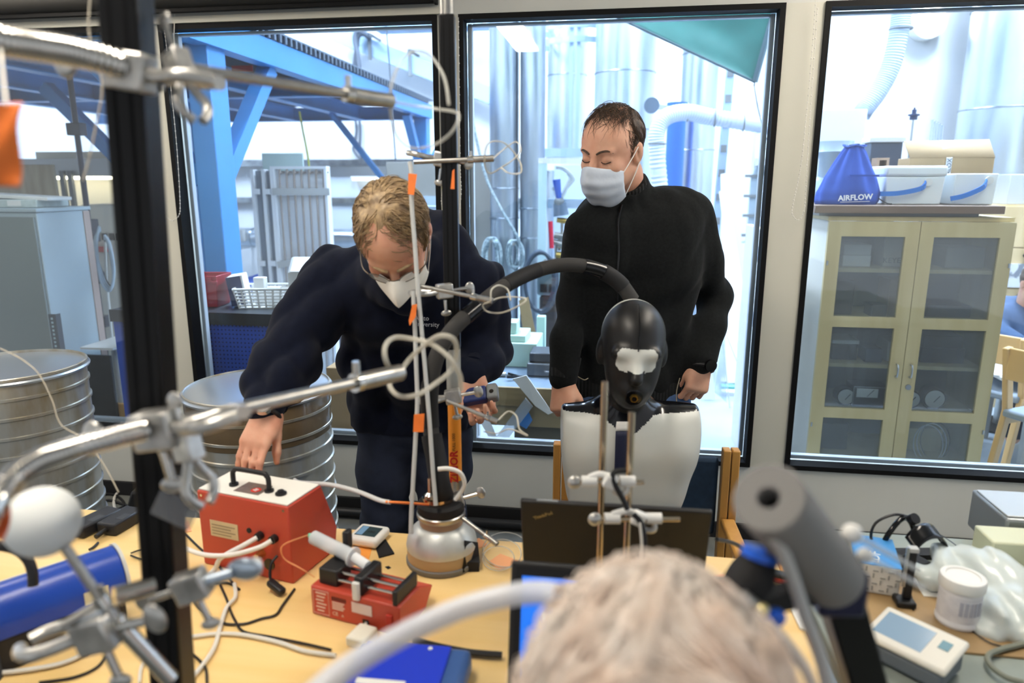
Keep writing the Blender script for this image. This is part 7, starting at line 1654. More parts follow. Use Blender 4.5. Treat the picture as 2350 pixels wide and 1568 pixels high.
# near notebook computer with blue screen
SCR = M('screen_blue', (28, 110, 226), .3, emit=.8)
n0, n1 = at_d(1160, 1330, 1.10), at_d(1680, 1362, 1.05); wd2 = (n1-n0).length; mid2 = (n0+n1)/2
T1 = Matrix.Translation((mid2.x, mid2.y-.07, hz_)) @ Matrix.Rotation(math.atan2(n1.y-n0.y, n1.x-n0.x), 4, 'Z')
t, TL, ld = notebook(T1, wd2, .25, R(14), 'open black notebook computer with a blue screen before the seated person', screen=SCR)
WS = M('screen_white', (220, 232, 246), .3, emit=.8)
for k in range(4): m = MB(TL); m.bx(-wd2/2+.05, -wd2/2+.066, -.0024, -.0021, .20-k*.035, .212-k*.035); m.build('screen_icon', WS, ld)
m = MB(TL); m.bx(-wd2/2+.085, wd2/2-.04, -.0024, -.0021, .04, .205); m.build('screen_window', WS, ld)
# ---- retort stands before the far notebook computer
for k, (x, yt, d, lb) in enumerate([(1388, 876, 1.22, 'taller steel retort rod before the far notebook computer'), (1450, 946, 1.19, 'shorter steel retort rod before the far notebook computer')]):
    top = at_d(x, yt, d); T1 = Matrix.Translation((top.x, top.y, Z0)); t = thing('retort_stand', lb, 'stand', T1, 'retort stands')
    m = MB(T1); m.bx(-.028, .028, -.05, .03, 0, .01) if k == 0 else m.bx(-.028, .028, -.06, .04, 0, .01); m.build('base', STEEL, t, bevel=.003)
    m = MB(); m.cyl((top.x, top.y, Z0+.0101), top, .0062, seg=16); m.build('rod', M('warm_steel', (196, 180, 160), .2, 1), t)
CWH = M('clamp_white', (222, 222, 218), .35)
for k, (y, x0, xa, xb, x1, xc, lb) in enumerate([(1105, 1318, 1352, 1440, 1478, 1400, 'white-sleeved clamp across both retort rods, upper one'), (1190, 1365, 1405, 1500, 1560, 1465, 'white-sleeved clamp across both retort rods, lower one')]):
    d = 1.185; a_, b_ = at_d(x0, y+2, d), at_d(x1, y+2, d); c = at_d(xc, y, d-.008); t = thing('rod_clamp', lb, 'clamp', Matrix.Translation(c), 'rod clamps')
    m = MB(); m.cyl(a_, b_, .0042, seg=12); m.build('cross_rod', M('warm_steel2', (200, 184, 160), .2, 1), t)
    m = MB(); m.ball(a_, (.012, .008, .012), 14, 8); m.build('end_knob', CAST, t)
    for x in (xa, xb): p = at_d(x, y, d); m = MB(); m.cyl(p-Vector((.013, 0, 0)), p+Vector((.013, 0, 0)), .0095, seg=16); m.build('sleeve', CWH, t)
    p = at_d(xc-12, y-6, d-.006); m = MB(); m.tube(spl([at_d(xa, y-8, d), at_d((xa+xc)/2, y-16, d), at_d(xc, y-10, d)], 5), .006, 10); m.build('arch', CWH, t)
    m = MB(); m.box(c, (.022, .018, .024), Matrix.Rotation(R(25), 3, 'Y')); m.build('knot_block', CWH, t, bevel=.004)
    m = MB(); q = at_d(xc+28, y+14, d+.004); m.tube(spl([at_d(xc+8, y+4, d), at_d(xc+14, y+26, d), at_d(xc+36, y+26, d), at_d(xb, y+4, d)], 5), .005, 10); m.build('ring', CAST, t)
cable('black_lead', 'black cable tied to the upper retort clamp', 'cable', [at_d(x, y, 1.17) for x, y in [(1437, 1080), (1412, 1083), (1406, 1098), (1418, 1125), (1432, 1150), (1440, 1170)]], .0045, BCAB, 8)
cable('black_lead', 'black cable hanging from the lower retort clamp', 'cable', [at_d(x, y, 1.17) for x, y in [(1455, 1180), (1470, 1200), (1478, 1240), (1474, 1290), (1462, 1340), (1455, 1380)]], .0055, BCAB, 8)
cable('white_lead', 'thin white cable beside the black one at the lower clamp', 'cable', [at_d(x, y, 1.165) for x, y in [(1468, 1200), (1473, 1250), (1468, 1300), (1458, 1350)]], .0025, WCAB, 8)
# ================================================================ person in front: only the hair shows
hcF = at_d(1492, 1765, .53); Hf = head_T(hcF, (.05, .9, -.43), (0, .3, 1))
S = SDF(.006); head(S, Hf, 1.0)
nf0 = Hf @ Vector((0, -.045, -.10)); chF = Vector((hcF.x, hcF.y-.14, hcF.z-.42)); seatF = Vector((hcF.x, hcF.y-.12, .52))
S.chain([Hf @ Vector((0, -.03, -.05)), nf0, chF+Vector((0, .02, .15))], [.05, .05, .06], .03); S.chain([chF, seatF], [.08, .08], .04)
t = np_obj(S.mesh(), 'person', SKIN, T=Matrix.Translation((seatF.x, seatF.y, 0)), label='seated person with blond hair seen from behind at the near notebook computer', cat='person')
S = SDF(.009); S.cone(chF+Vector((-.13, 0, .08)), chF+Vector((.13, 0, .08)), .08, .08, .05); S.cone(chF+Vector((-.06, 0, 0)), chF+Vector((.06, 0, 0)), .12, .12, .08); S.cone(seatF+Vector((-.06, 0, 0)), seatF+Vector((.06, 0, 0)), .13, .13, .08); S.cut((0, 0, .462), (0, 0, -1), .004); S.cut(nf0+Vector((0, 0, -.03)), (0, 0, 1), .01)
np_obj(S.mesh(folds(.004, 40, 6)), 'jumper', M('grey_jumper', (120, 124, 132), .9, var=.1, scale=60), t)
HAIRF = M('blond_hair', (255, 246, 236), .5, col2=(246, 224, 206), scale=30)
cap('hair_base', Hf, HAIRF, t, .014, [((0, .06, .03), (0, 1, -.2)), ((0, -.02, -.05), (0, .3, -1))], .005, folds(.004, 90, 9))
S = SDF(.005); S.ell(Hf @ Vector((.01, -.10, .055)), [.045, .04, .042], np.array(Hf.to_3x3()), 0); np_obj(S.mesh(folds(.004, 130, 3)), 'hair_bun', HAIRF, t)
strands('hair_strands', Hf, HAIRF, t, lambda p: 1 if p.z > -.06 and p.y < .07 else 0, lambda p: (-p.x*6+.06*math.sin(p.y*60), -1 if p.y > -.06 else .2, .35 if p.z < .07 else -.1), lambda p: .085, .0016, 2600, 12, .017, .25, 7, .05, surf=(Vector((0, -.02, .036)), Vector((.084, .106, .098))))
T1 = Matrix.Translation((seatF.x, seatF.y, 0)); t = thing('lab_stool', 'round black stool under the seated blond person', 'stool', T1)
m = MB(T1); m.lathe([(.17, .41), (.18, .43), (.18, .45), (.16, .4615)], None, 32); m.build('seat', BLKP, t)
m = MB(T1); m.cyl((0, 0, .05), (0, 0, .4095), .025, seg=16); m.build('column', STEEL, t)
for k in range(5): a = R(72*k); m = MB(T1); m.bar((0, 0, .05), (.22*math.cos(a), .22*math.sin(a), .015), .03, .03); m.build('foot', BLKP, t)
# big milky hose in front
FT = plastic_tube('milky_big_hose', (222, 226, 234), .72, .3)
cable('milky_hose', 'thick milky plastic hose bending across the foreground', 'hose', [at_d(x, y, d) for x, y, d in [(640, 1680, .50), (760, 1560, .54), (900, 1470, .58), (1050, 1400, .60), (1180, 1365, .60), (1270, 1362, .58), (1340, 1395, .56), (1395, 1470, .54), (1420, 1560, .52), (1430, 1700, .5)]], .0095, FT, 14)
# ================================================================ black upright with flexible arms, near the camera
pb, pt = at_y(396, 1545, .86), at_y(292, 40, .86); dirp = (pt-pb).normalized(); base = pb+dirp*((TZ+.012-pb.z)/dirp.z); top = pt+dirp*.3
t = thing('upright_stand', 'out-of-focus black aluminium upright standing on the table', 'stand', Matrix.Translation((base.x, base.y, Z0)))
m = MB(Matrix.Translation((base.x, base.y, 0))); m.bx(-.075, .075, -.045, .075, Z0, TZ+.0115); m.build('base_plate', STEEL, t, bevel=.003)
m = MB(); m.bar(base, top, .045, .045, (0, 1, 0)); up = m.build('profile', M('anodised_black2', (11, 11, 12), .4, spec=.3), t, bevel=.004)
for dx in (-.009, .009): o = Vector((dx, -.0228, 0)); m = MB(); m.bar(base+o+dirp*.01, top+o, .004, .001, (0, 1, 0)); m.build('slot_line', BLACK, up)
m = MB(); q = at_d(402, 1170, .845); m.box(q, (.05, .003, .036), Matrix.Rotation(R(28), 3, 'Y')); m.build('tape_bit', M('tape_grey', (150, 152, 156), .3, alpha=.45), t, bevel=.008)
def goose(label, pts, r, orange=None):
    P = spl([at_d(x, y, d) for x, y, d in pts], 14); m = MB(); t = thing('flexible_arm', label, 'arm', Matrix.Translation(P[-1]), 'flexible arms'); m.tube(P, [r*(1.06 if i % 2 else .92) for i in range(len(P))], 14); m.build('gooseneck', CHROME, t); return t
goose('silver ribbed flexible arm at the upper picture corner', [(-140, 60, .66), (0, 92, .70), (100, 108, .73), (190, 124, .76), (285, 150, .79)], .0155)
t = clamp('upright_clamp', 'large blurred silver clamp high on the black upright', at_d(300, 165, .80), (.9, -.1, -.15), 1.35)
clamp('upright_clamp', 'small blurred clamp beside the high one on the upright', at_d(410, 150, .80), (.3, -.2, -.9), .9)
rod('tapered_rod', 'slim grey rod pointing from the high clamp towards the centre pole', at_d(400, 152, .80), at_d(896, 232, 1.0), .0065, .0062, sleeve=(.76, .0105), ring=(.77, .011))
goose('silver ribbed flexible arm low beside the metal drum', [(-60, 1230, .62), (20, 1110, .66), (80, 1062, .69), (150, 1036, .72), (250, 1008, .76), (330, 988, .80)], .0115)
clamp('upright_clamp', 'large blurred silver clamp in the middle of the black upright', at_d(362, 985, .82), (.9, -.1, .15), 1.4)
clamp('upright_clamp', 'small blurred clamp hanging under the middle one', at_d(430, 1025, .82), (.2, -.1, -.9), .95)
rod('tapered_rod', 'thick grey rod rising from the middle clamp past the leaning person', at_d(400, 972, .82), at_d(916, 856, 1.12), .0085, .0085, sleeve=(.76, .0135), ring=(.76, .0145))
loop('milky tube knotted in loops at the end of the thick grey rod', [(918, 856), (935, 830), (965, 800), (1005, 772), (1040, 778), (1048, 810), (1035, 850), (1000, 880), (960, 905), (920, 910), (896, 890), (893, 855), (905, 860), (886, 830), (884, 795), (905, 775), (945, 778), (990, 790), (1030, 820), (1055, 860), (1058, 895)], 1.14, .0042)
loop('faint clear tube circling off the slim upper rod', [(898, 233), (945, 242), (1000, 250), (1052, 262), (1035, 305), (990, 335), (940, 338), (905, 300), (895, 220), (915, 150), (950, 118), (990, 130), (1020, 180), (1030, 240)], 1.02, .0022, plastic_tube('faint_line', (224, 224, 216), .4))
# white foam ball on its rod
bc = at_d(97, 1198, .78); t = thing('foam_ball', 'white foam ball mounted on a slanting steel rod', 'ball', Matrix.Translation(bc))
m = MB(); m.ball(bc, .0385, 32, 20); m.build('ball', FOAMW, t)
rod('ball_rod', 'steel rod slanting down from the white foam ball', at_d(148, 1255, .775), at_d(268, 1428, .80), .0055, ring=(.72, .009))
rod('ball_rod', 'thicker steel rod continuing below the ball rod to the upright', at_d(266, 1424, .80), at_d(392, 1560, .83), .0095, mat=CHROME)
clamp('table_clamp', 'blurred silver clamp with round boss under the white ball', at_d(225, 1450, .80), (-.8, .1, -.25), 1.3)
rod('cross_rod', 'short steel rod crossing below the white ball', at_d(140, 1440, .78), at_d(238, 1380, .80), .005)
rod('cross_rod', 'bright thick rod joining the ball clamp to the upright', at_d(262, 1370, .80), at_d(352, 1345, .83), .011, mat=CHROME)
t = clamp('table_clamp', 'blurred silver clamp right of the upright with a pale wing screw', at_d(440, 1345, .86), (.85, 0, .3), 1.1, jaw=False)
a_, b_ = at_d(455, 1338, .86), at_d(585, 1300, .88); t = thing('wing_bolt', 'pale blue-grey wing bolt pointing at the red box', 'bolt', Matrix.Translation(a_))
m = MB(); m.cyl(a_, a_.lerp(b_, .6), .0075, seg=14); m.build('shank', M('pale_zinc', (186, 200, 214), .3, .7), t)
m = MB(); m.ball(a_.lerp(b_, .82), (.022, .008, .015), 16, 10); m.build('wing', MATS['pale_zinc'], t)
m = MB(); m.ball(b_, (.010, .009, .012), 14, 8); m.build('tip', WHITE, t)
def strip(label, pts, d, w_, mat=ORNG):
    P = spl([at_d(x, y, d) for x, y in pts], 5); m = MB()
    m.grid(lambda i, j: P[min(int(j*(len(P)-1)+.5), len(P)-1)]+Vector(((i-.5)*w_, .004*math.sin(j*7+i*3), 0)), 4, len(P)-1); return m.build('tape_flag', mat, T=Matrix.Translation(P[0]), label=label, cat='tape', solid=.0012)
strip('large blurred orange tape flag at the upper picture edge', [(18, 236), (12, 300), (8, 370), (14, 428)], .62, .026)
cable('flag_wire', 'thin wire holding the large orange flag under the flexible arm', 'wire', [at_d(0, 95, .70), at_d(6, 160, .66), at_d(14, 240, .622)], .0015, WCAB)
strip('dark orange tape flag beside the white foam ball', [(28, 1108), (14, 1150), (2, 1200), (-8, 1240)], .675, .013, M('orange_dark', (196, 84, 34), .6))
cable('thin_thread', 'fine thread hanging from above past the first window', 'thread', [at_d(x, y, .9) for x, y in [(208, -20), (205, 80), (234, 190), (222, 280), (205, 360), (190, 415)]], .0011, M('thread', (196, 188, 170), .7))
cable('thin_thread', 'fine thread crossing the cut-off metal drum', 'thread', [at_d(x, y, 1.3) for x, y in [(0, 800), (50, 825), (90, 860), (120, 920), (140, 975), (195, 1010), (240, 1070), (272, 1130)]], .0011, MATS['thread'])
t = thing('dark_post', 'dark grey post cut off by the lower picture corner', 'post', Matrix.Translation(at_z(5, 1560, Z0))); q = at_z(5, 1560, Z0)
m = MB(); m.cyl((q.x-.02, q.y, Z0), (q.x-.02, q.y, Z0+.16), .018, seg=16); m.build('post', M('slate_post', (44, 52, 66), .5), t)
# ================================================================ foam tube rig at the right, near the camera
f0, f1 = at_d(1763, 1142, .60), at_d(1905, 1320, .74); fd = (f1-f0).normalized()
t = thing('foam_tube', 'thick grey foam tube pointing at the viewer', 'foam tube', Matrix.Translation(f1))
xx = fd.cross(Vector((0, 0, 1))).normalized(); TT = Matrix((xx, fd.cross(xx), fd)).transposed().to_4x4(); TT.translation = f0; L_ = (f1-f0).length
FG = M('grey_foam', (128, 126, 124), .85, bump=.08, bscale=200)
m = MB(TT); m.lathe([(.0098, .05), (.0098, 0), (.029, 0), (.031, .002), (.034, L_), (.01, L_+.001)], None, 40, caps=False); m.build('foam_sleeve', FG, t)
m = MB(TT); m.lathe([(.0001, .03), (.0095, .03)], None, 24, caps=False); m.build('dark_core', BLKG, t)
m = MB(TT); m.lathe([(.0092, .0305), (.0092, L_+.02)], None, 20); m.build('inner_pipe', BLKM, t)
pz0, pz1 = at_d(1918, 1345, .75), at_d(1990, 1590, .80); dz = (pz0-pz1).normalized(); fb_ = pz1-dz*((pz1.z-Z0)/dz.z)
t = thing('black_bracket', 'black profile leg carrying the grey foam tube', 'bracket', Matrix.Translation((fb_.x, fb_.y, Z0)))
m = MB(); m.bar(pz0, fb_, .04, .04, (0, 1, 0)); m.build('profile', MATS['anodised_black2'], t, bevel=.003)
m = MB(); m.box(pz0+dz*.0, (.05, .045, .05)); m.build('head_block', M('navy_block', (30, 32, 62), .4), t, bevel=.005)
CB = M('knob_blue', (34, 96, 214), .35)
c0 = at_d(1700, 1360, .66); t = thing('pipe_clamp', 'black swivel clamp with blue knobs beside the grey foam tube', 'clamp', Matrix.Translation(c0))
m = MB(); m.tube([at_d(1745, 1270, .66), at_d(1730, 1320, .66), at_d(1690, 1380, .66), at_d(1655, 1425, .66)], [.016, .021, .022, .018], 16); m.build('body', BLKM, t)
m = MB(); m.cyl(at_d(1748, 1262, .655), at_d(1742, 1282, .655), .017, seg=20); m.build('blue_ring', CB, t)
m = MB(); m.ball(at_d(1772, 1418, .65), (.013, .008, .010), 16, 10); m.build('knob', CB, t)
m = MB(); m.ball(at_d(1640, 1405, .67), (.010, .008, .012), 16, 10); m.build('knob', CB, t)
m = MB(); m.cyl(at_d(1706, 1365, .635), at_d(1752, 1402, .635), .0045, seg=12); m.build('lever', STEEL, t)
m = MB(); m.ball(at_d(1750, 1400, .63), .006, 12, 8); m.build('lever_tip', M('brass4', (220, 206, 150), .3, .8), t)
m = MB(); m.bar(at_d(1700, 1390, .68), pz0, .02, .02); m.build('arm', BLKM, t)
WT = M('grey_white_tube', (196, 196, 194), .4)
cable('white_pipe', 'pale pipe running down the front of the foam tube rig', 'pipe', [at_d(x, y, d) for x, y, d in [(1770, 1228, .60), (1790, 1255, .61), (1820, 1330, .64), (1850, 1420, .66), (1880, 1500, .68), (1905, 1600, .70)]], .0062, WT, 12)
cable('white_pipe', 'thin pale pipe hanging in front of the blond hair', 'pipe', [at_d(x, y, d) for x, y, d in [(1760, 1430, .62), (1800, 1470, .62), (1850, 1540, .62), (1880, 1620, .62)]], .005, plastic_tube('pale_pipe2', (206, 200, 196), .8), 12)
for k, (a_, b_) in enumerate([((1955, 1225, .70), (2110, 1310, .80)), ((1985, 1275, .72), (2120, 1350, .80))]):
    p, q = at_d(*a_), at_d(*b_); t = thing('clear_rod', ['upper clear rod with a white tip right of the foam tube', 'lower clear rod with a white tip right of the foam tube'][k], 'rod', Matrix.Translation(p), 'clear rods')
    m = MB(); m.cyl(p, q, .003, seg=10); m.build('shaft', plastic_tube('clear_rod_m', (214, 216, 216), .45), t)
    m = MB(); m.ball(p, .010-.002*k, 16, 10); m.build('tip', WHITE, t)
# ================================================================ side desk on the right
t = thing('side_desk', 'side desk with grey-green top along the wall', 'desk', HF(1.6, -2, 0))
m = MB(HALL); m.bx(.87, 2.4, -2.7, -1.40, TZ-.03, TZ); m.build('desk_top', M('lino_green', (150, 158, 150), .5, col2=(128, 138, 132), scale=6), t, bevel=.003)
for u_ in (.95, 2.3):
    for n_ in (-2.6, -1.5): m = MB(HALL); m.bx(u_-.02, u_+.02, n_-.02, n_+.02, 0, TZ-.0305); m.build('leg', LGREY, t)
flat('hardboard', 'brown hardboard sheet lying on the side desk', 'board', [(1935, 1300), (2350, 1290), (2420, 1520), (2110, 1492), (1975, 1470)], M('hardboard_m', (166, 138, 96), .5, col2=(146, 118, 78), scale=8), .004)
ZB_ = Z0+.0048
def ds(name, label, cat, px, py, yaw=0, z=None): p = at_z(px, py, ZB_ if z is None else z); return thing(name, label, cat, Matrix.Translation(p) @ Matrix.Rotation(R(yaw), 4, 'Z'))
t = ds('wipes_tub', 'white round plastic tub with a snap lid on the brown board', 'tub', 2195, 1425); T1 = WM[t.name]
m = MB(T1); m.lathe([(.036, 0), (.038, .004), (.038, .008), (.0365, .010), (.0365, .074)], None, 36); m.build('body', M('tub_white', (226, 226, 230), .4), t)
m = MB(T1); m.lathe([(.039, .0745), (.040, .078), (.040, .092), (.038, .096), (.030, .097), (.028, .0945), (.0001, .0945)], None, 36); m.build('lid', WHITE, t)
m = MB(T1); m.lathe([(.0367, .015), (.0367, .066)], None, 36, caps=False); m.build('label_wrap', M('tub_print', (206, 206, 212), .5, col2=(226, 226, 230), scale=40), t)
for k in range(5): m = MB(T1); a = R(-118+k*14); x, y = .0370*math.cos(a), .0370*math.sin(a); m.box((x, y, .045), (.0012, .006, .028), Matrix.Rotation(a, 3, 'Z')); m.build('print_block', M('tub_ink', (176, 178, 190), .5), t)
# plastic bag
S = SDF(.006); q = at_z(2245, 1400, ZB_)
for (x, y, zz_, r_) in [(2150, 1330, .03, .03), (2190, 1300, .04, .036), (2250, 1320, .05, .045), (2300, 1350, .045, .045), (2330, 1400, .04, .04), (2290, 1420, .03, .033), (2350, 1440, .03, .035)]: p = at_z(x, y, ZB_+zz_*.5); S.ell(p, [r_*1.2, r_, r_*.9], None, .02)
S.cut((0, 0, ZB_), (0, 0, -1), .004)
np_obj(S.mesh(folds(.010, 85, 21, 7)), 'plastic_bag', plastic_tube('bag_film', (218, 228, 226), .82, .22), T=Matrix.Translation((q.x, q.y, ZB_)), label='crumpled translucent white plastic bag behind the tub', cat='bag')
# glove box
t = ds('glove_carton', 'white and blue carton of gloves behind the foam tube', 'box', 2005, 1362, -20); T1 = WM[t.name]
m = MB(T1); m.bx(-.04, .045, 0, .13, 0, .062); m.build('body', M('glove_white', (222, 220, 214), .6), t, bevel=.002)
m = MB(T1); m.bx(-.0405, .0455, .0, .13, .0622, .0632); gp = m.build('blue_top', M('glove_blue', (58, 140, 208), .5), t)
text('LDF', .03, T1 @ face_T((.0, .035, .0634), (.2, 1, 0), (-1, .2, 0)), PAPER, gp)
for k in range(6):
    for j in range(4): m = MB(T1); x, z = -.034+k*.014, .007+j*.014; m.bx(x, x+(.010 if (k+j) % 2 else .003), -.0012, -.0002, z, z+(.003 if (k+j) % 2 else .010)); m.build('print_mark', M('glove_ink', (164, 164, 160), .6), t, smooth=0)
# headset / visor
t = ds('head_loupe', 'black headband visor standing on the side desk', 'headset', 2075, 1300, 20); T1 = WM[t.name]
m = MB(T1); m.tube(spl([(.045*math.cos(a), .02+.006*math.sin(a*2), .055+.05*math.sin(a)) for a in [2*math.pi*i/18 for i in range(18)]], 3, True), .006, 10, closed=True); m.build('headband', BLKG, t)
m = MB(T1); m.grid(lambda i, j: (.052*math.cos(i*2.4+.2)+.01, -.02-.03*j, .06+.05*math.sin(i*2.4+.2)-.02*j), 14, 4); m.build('visor', BLKG, t, solid=.004)
m = MB(T1); m.tube(spl([(-.03, .02, .03), (-.07, .03, .06), (-.065, .03, .1), (-.02, .025, .115), (.02, .02, .105)], 5), .003, 8); m.build('top_strap', BLKP, t)
m = MB(T1); m.cyl((.015, .01, .103), (.015, -.0, .112), .012, seg=16); m.build('knob', BLKP, t)
m = MB(T1); m.bx(-.06, .06, -.02, .05, 0, .008); m.build('foot', BLKM, t, bevel=.003)
# upright gauge holder, tray device, boxes
t = ds('gauge_holder', 'black upright holder with a slotted steel scale', 'holder', 2075, 1388, -10); T1 = WM[t.name]
m = MB(T1); m.bx(-.018, .018, -.015, .02, 0, .012); m.build('base', BLKP, t, bevel=.003)
m = MB(T1); m.bx(-.003, .012, 0, .012, .0125, .115); m.build('column', BLKP, t, bevel=.002)
m = MB(T1); m.bx(-.010, -.0035, -.002, .0, .04, .125); m.build('scale', ALU, t)
m = MB(T1); m.bx(-.004, .013, -.004, .012, .1155, .124); m.build('head', LGREY, t, bevel=.001)
pD, pC, pA = at_z(1978, 1452, Z0+.045), at_z(2172, 1548, Z0+.045), at_z(1962, 1372, Z0+.06); wx = pC-pD; IW = wx.length; wx.normalize(); wy = Vector((-wx.y, wx.x, 0)); ID = (pA-pD).dot(wy)
T1 = face_T((pD.x, pD.y, Z0+.005), wx, wy); ID = max(ID, .09)
t = thing('touch_monitor', 'off-white instrument with a grey-blue screen on the side desk', 'instrument', T1)
m = MB(T1); m.prism([(0, 0), (ID, 0), (ID, .046), (0, .031)], 'x', .006, IW-.006); m.build('base', M('inst_grey', (96, 104, 112), .5), t, bevel=.006)
m = MB(T1); m.prism([(-.004, .0315), (ID+.004, .0465), (ID+.004, .058), (-.004, .043)], 'x', 0, IW); m.build('bezel', M('inst_cream', (214, 212, 202), .45), t, bevel=.006)
m = MB(T1); m.prism([(ID*.16, .0456), (ID*.86, .0562), (ID*.86, .0568), (ID*.16, .0462)], 'x', IW*.08, IW*.66); m.build('screen', M('screen_dull', (132, 160, 186), .15), t)
m = MB(T1); m.prism([(ID*.5, .051), (ID*.75, .0548), (ID*.75, .0553), (ID*.5, .0515)], 'x', IW*.76, IW*.88); m.build('key_emblem', M('emblem_teal', (96, 140, 156), .5), t)
t = ds('green_box', 'pale green panel box at the right picture edge', 'box', 2318, 1332, -8); T1 = WM[t.name]
m = MB(T1); m.bx(-.045, .3, 0, .08, 0, .085); m.build('body', M('pale_green', (206, 210, 180), .5), t, bevel=.004)
t = ds('steel_unit', 'grey steel unit standing behind the pale green box', 'unit', 2352, 1285, -8); T1 = WM[t.name]
m = MB(T1); m.bx(-.05, .3, 0, .16, 0, .095); m.build('body', M('unit_steel', (150, 156, 158), .4, .5), t, bevel=.006)
m = MB(T1); m.bx(-.045, .29, .01, .15, .0952, .099); m.build('lid', M('unit_lid', (176, 180, 180), .4, .4), t, bevel=.002)
flat('paper_sheet', 'white printed sheet under the plastic bag', 'paper', [(2092, 1332), (2155, 1330), (2168, 1376), (2120, 1374)], PAPER, .006)
flat('dark_strip', 'dark cable strip along the back of the side desk', 'strip', [(1935, 1270), (2140, 1268), (2150, 1285), (1940, 1290)], BLKM, .012)
t = ds('red_tool', 'small black and red tool behind the foam tube clamp', 'tool', 1790, 1335, -30, Z0); T1 = WM[t.name]
m = MB(T1); m.bx(-.02, .02, -.01, .012, 0, .02); m.build('body', BLKP, t, bevel=.003)
m = MB(T1); m.bx(-.018, .018, -.0115, -.0102, .003, .012); m.build('red_band', M('red_band', (150, 40, 36), .5), t)
flat('open_booklet', 'white sheet with a blue line lying beside the table edge', 'paper', [(1795, 1358), (1842, 1354), (1858, 1455), (1835, 1445)], PAPER, .004)
for k, (pts, r_, mt, lb) in enumerate([([(1645, 1238), (1690, 1250), (1720, 1275)], .004, BCAB, 'black cable leaving the far notebook computer'), ([(1730, 1262), (1700, 1285), (1680, 1310), (1665, 1345), (1668, 1390)], .007, BCAB, 'thick black cable curving by the foam tube clamp'),
        ([(2350, 1478), (2300, 1490), (2268, 1505), (2275, 1530), (2310, 1555), (2350, 1567)], .005, M('sage_cable', (120, 124, 112), .5), 'sage green cable looping at the picture corner'), ([(2135, 1215), (2170, 1235), (2200, 1258), (2212, 1285)], .0012, GREYC, 'thin wire springing from the headband visor'),
        ([(2080, 1340), (2092, 1370), (2096, 1400)], .0015, BCAB, 'thin black wire beside the gauge holder'), ([(2220, 1440), (2270, 1475), (2320, 1488)], .0015, BCAB, 'thin dark wire across the brown board')]):
    if k == 0: P = [at_d(x, y, 1.3+.1*i) for i, (x, y) in enumerate(pts)]
    elif k == 1: P = [at_d(x, y, 1.1) for x, y in pts]
    else: P = [at_z(x, y, ZB_+r_+(.03 if k == 3 else .001)) for x, y in pts]
    cable('desk_cable', lb, 'cable', P, r_, mt)
# ---------------------------------------------------------------- person seated in the hall, cut by the picture edge
NP = 1.72; pu_ = un(2345, 700, NP); hp_ = Vector((pu_.x+.02, NP, .50)); S = SDF(.008)
def HV(u, n, z): return h2w(u, n, z)
zs_ = un(2345, 705, NP).z
S.cone(HV(pu_.x-.12, NP, zs_-.06), HV(pu_.x+.16, NP, zs_-.06), .05, .05, .05); S.chain([HV(pu_.x, NP, zs_-.1), HV(pu_.x, NP+.05, .52)], [.08, .09], .04); S.chain([HV(pu_.x, NP, zs_-.06), HV(pu_.x+.02, NP-.02, zs_+.06)], [.05, .05], .03); Hh = head_T(HV(pu_.x+.03, NP-.07, zs_+.15), HALL.to_3x3() @ Vector((.1, -.8, -.55)), (0, -.4, 1)); head(S, Hh, .98); S.cone(HV(pu_.x+.02, NP-.02, zs_+.06), Hh @ Vector((0, -.03, -.05)), .05, .052, .03)
S.chain([HV(pu_.x-.16, NP, zs_-.08), HV(pu_.x-.2, NP-.1, ZD+.10), HV(pu_.x+.0, NP-.30, ZD+.035)], [.04, .036, .028], .03)
hand(S, HV(pu_.x+.0, NP-.30, ZD+.035), HALL.to_3x3() @ Vector((.9, -.3, -.05)), (0, 0, 1), -1, [(10, 20, 10)]*4, sc_=.95)
for sx in (-1, 1): S.chain([HV(pu_.x+sx*.09, NP+.05, .46), HV(pu_.x+sx*.1, NP-.3, .43), HV(pu_.x+sx*.1, NP-.32, .05)], [.06, .05, .04], .03)
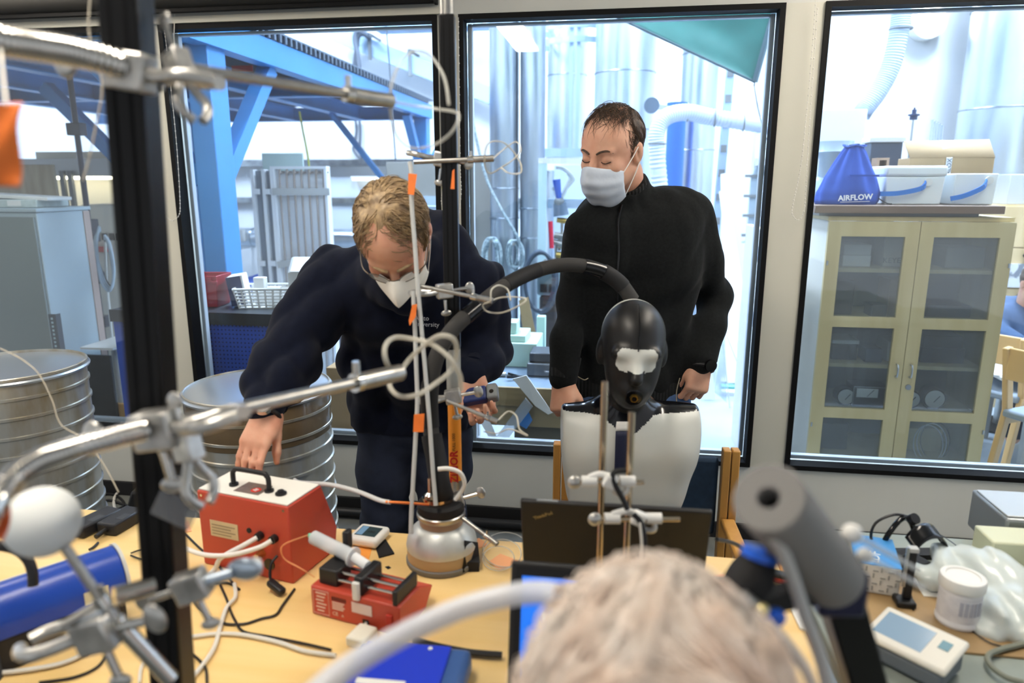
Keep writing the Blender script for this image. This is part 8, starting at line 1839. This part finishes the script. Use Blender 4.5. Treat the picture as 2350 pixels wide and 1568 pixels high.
S.cut((0, 0, .012), (0, 0, -1), .004)
t = np_obj(S.mesh(), 'person', SKIN2, T=Matrix.Translation(HV(pu_.x, NP, 0)), label='person in faded navy hoodie bent over papers at the hall desk', cat='person')
S = SDF(.009); S.cone(HV(pu_.x-.12, NP, zs_-.07), HV(pu_.x+.16, NP, zs_-.07), .085, .085, .05); S.cone(HV(pu_.x-.06, NP, zs_-.2), HV(pu_.x+.08, NP, zs_-.2), .14, .14, .06); S.cone(HV(pu_.x-.06, NP+.04, .55), HV(pu_.x+.08, NP+.04, .55), .15, .15, .06); S.chain([HV(pu_.x-.05, NP+.06, zs_+.0), HV(pu_.x+.1, NP+.07, zs_+.0)], [.06, .06], .04)
S.chain([HV(pu_.x-.16, NP, zs_-.08), HV(pu_.x-.2, NP-.1, ZD+.11), HV(pu_.x-.04, NP-.27, ZD+.045)], [.08, .07, .045], .04); S.cut((0, 0, .46), (0, 0, -1), .004)
cap('hair_base', Hh, HAIRD, t, .008, [((0, .05, .05), (0, 1, -.5)), ((0, -.01, -.02), (0, .5, -1))], .005, folds(.003, 130, 4))
np_obj(S.mesh(folds(.006, 42, 31)), 'hoodie', M('faded_navy', (70, 92, 124), .9, var=.15, scale=30), t)
S = SDF(.009)
for sx in (-1, 1): S.chain([HV(pu_.x+sx*.08, NP+.05, .47), HV(pu_.x+sx*.1, NP-.3, .43), HV(pu_.x+sx*.1, NP-.32, .08)], [.08, .068, .055], .03)
S.cut((0, 0, .05), (0, 0, -1), .004)
np_obj(S.mesh(), 'trousers', DJEANS, t)
T1 = HF(pu_.x, NP+.06, 0); t = thing('desk_stool', 'dark stool under the person at the hall desk', 'stool', T1)
m = MB(T1); m.lathe([(.19, .345), (.2, .36), (.2, .375), (.18, .38)], None, 28); m.build('seat', BLKP, t)
m = MB(T1); m.cyl((0, 0, .01), (0, 0, .3445), .03, seg=14); m.build('column', STEEL, t)
m = MB(T1); m.lathe([(.2, 0), (.2, .01), (.04, .02)], None, 28); m.build('foot', BLKM, t)
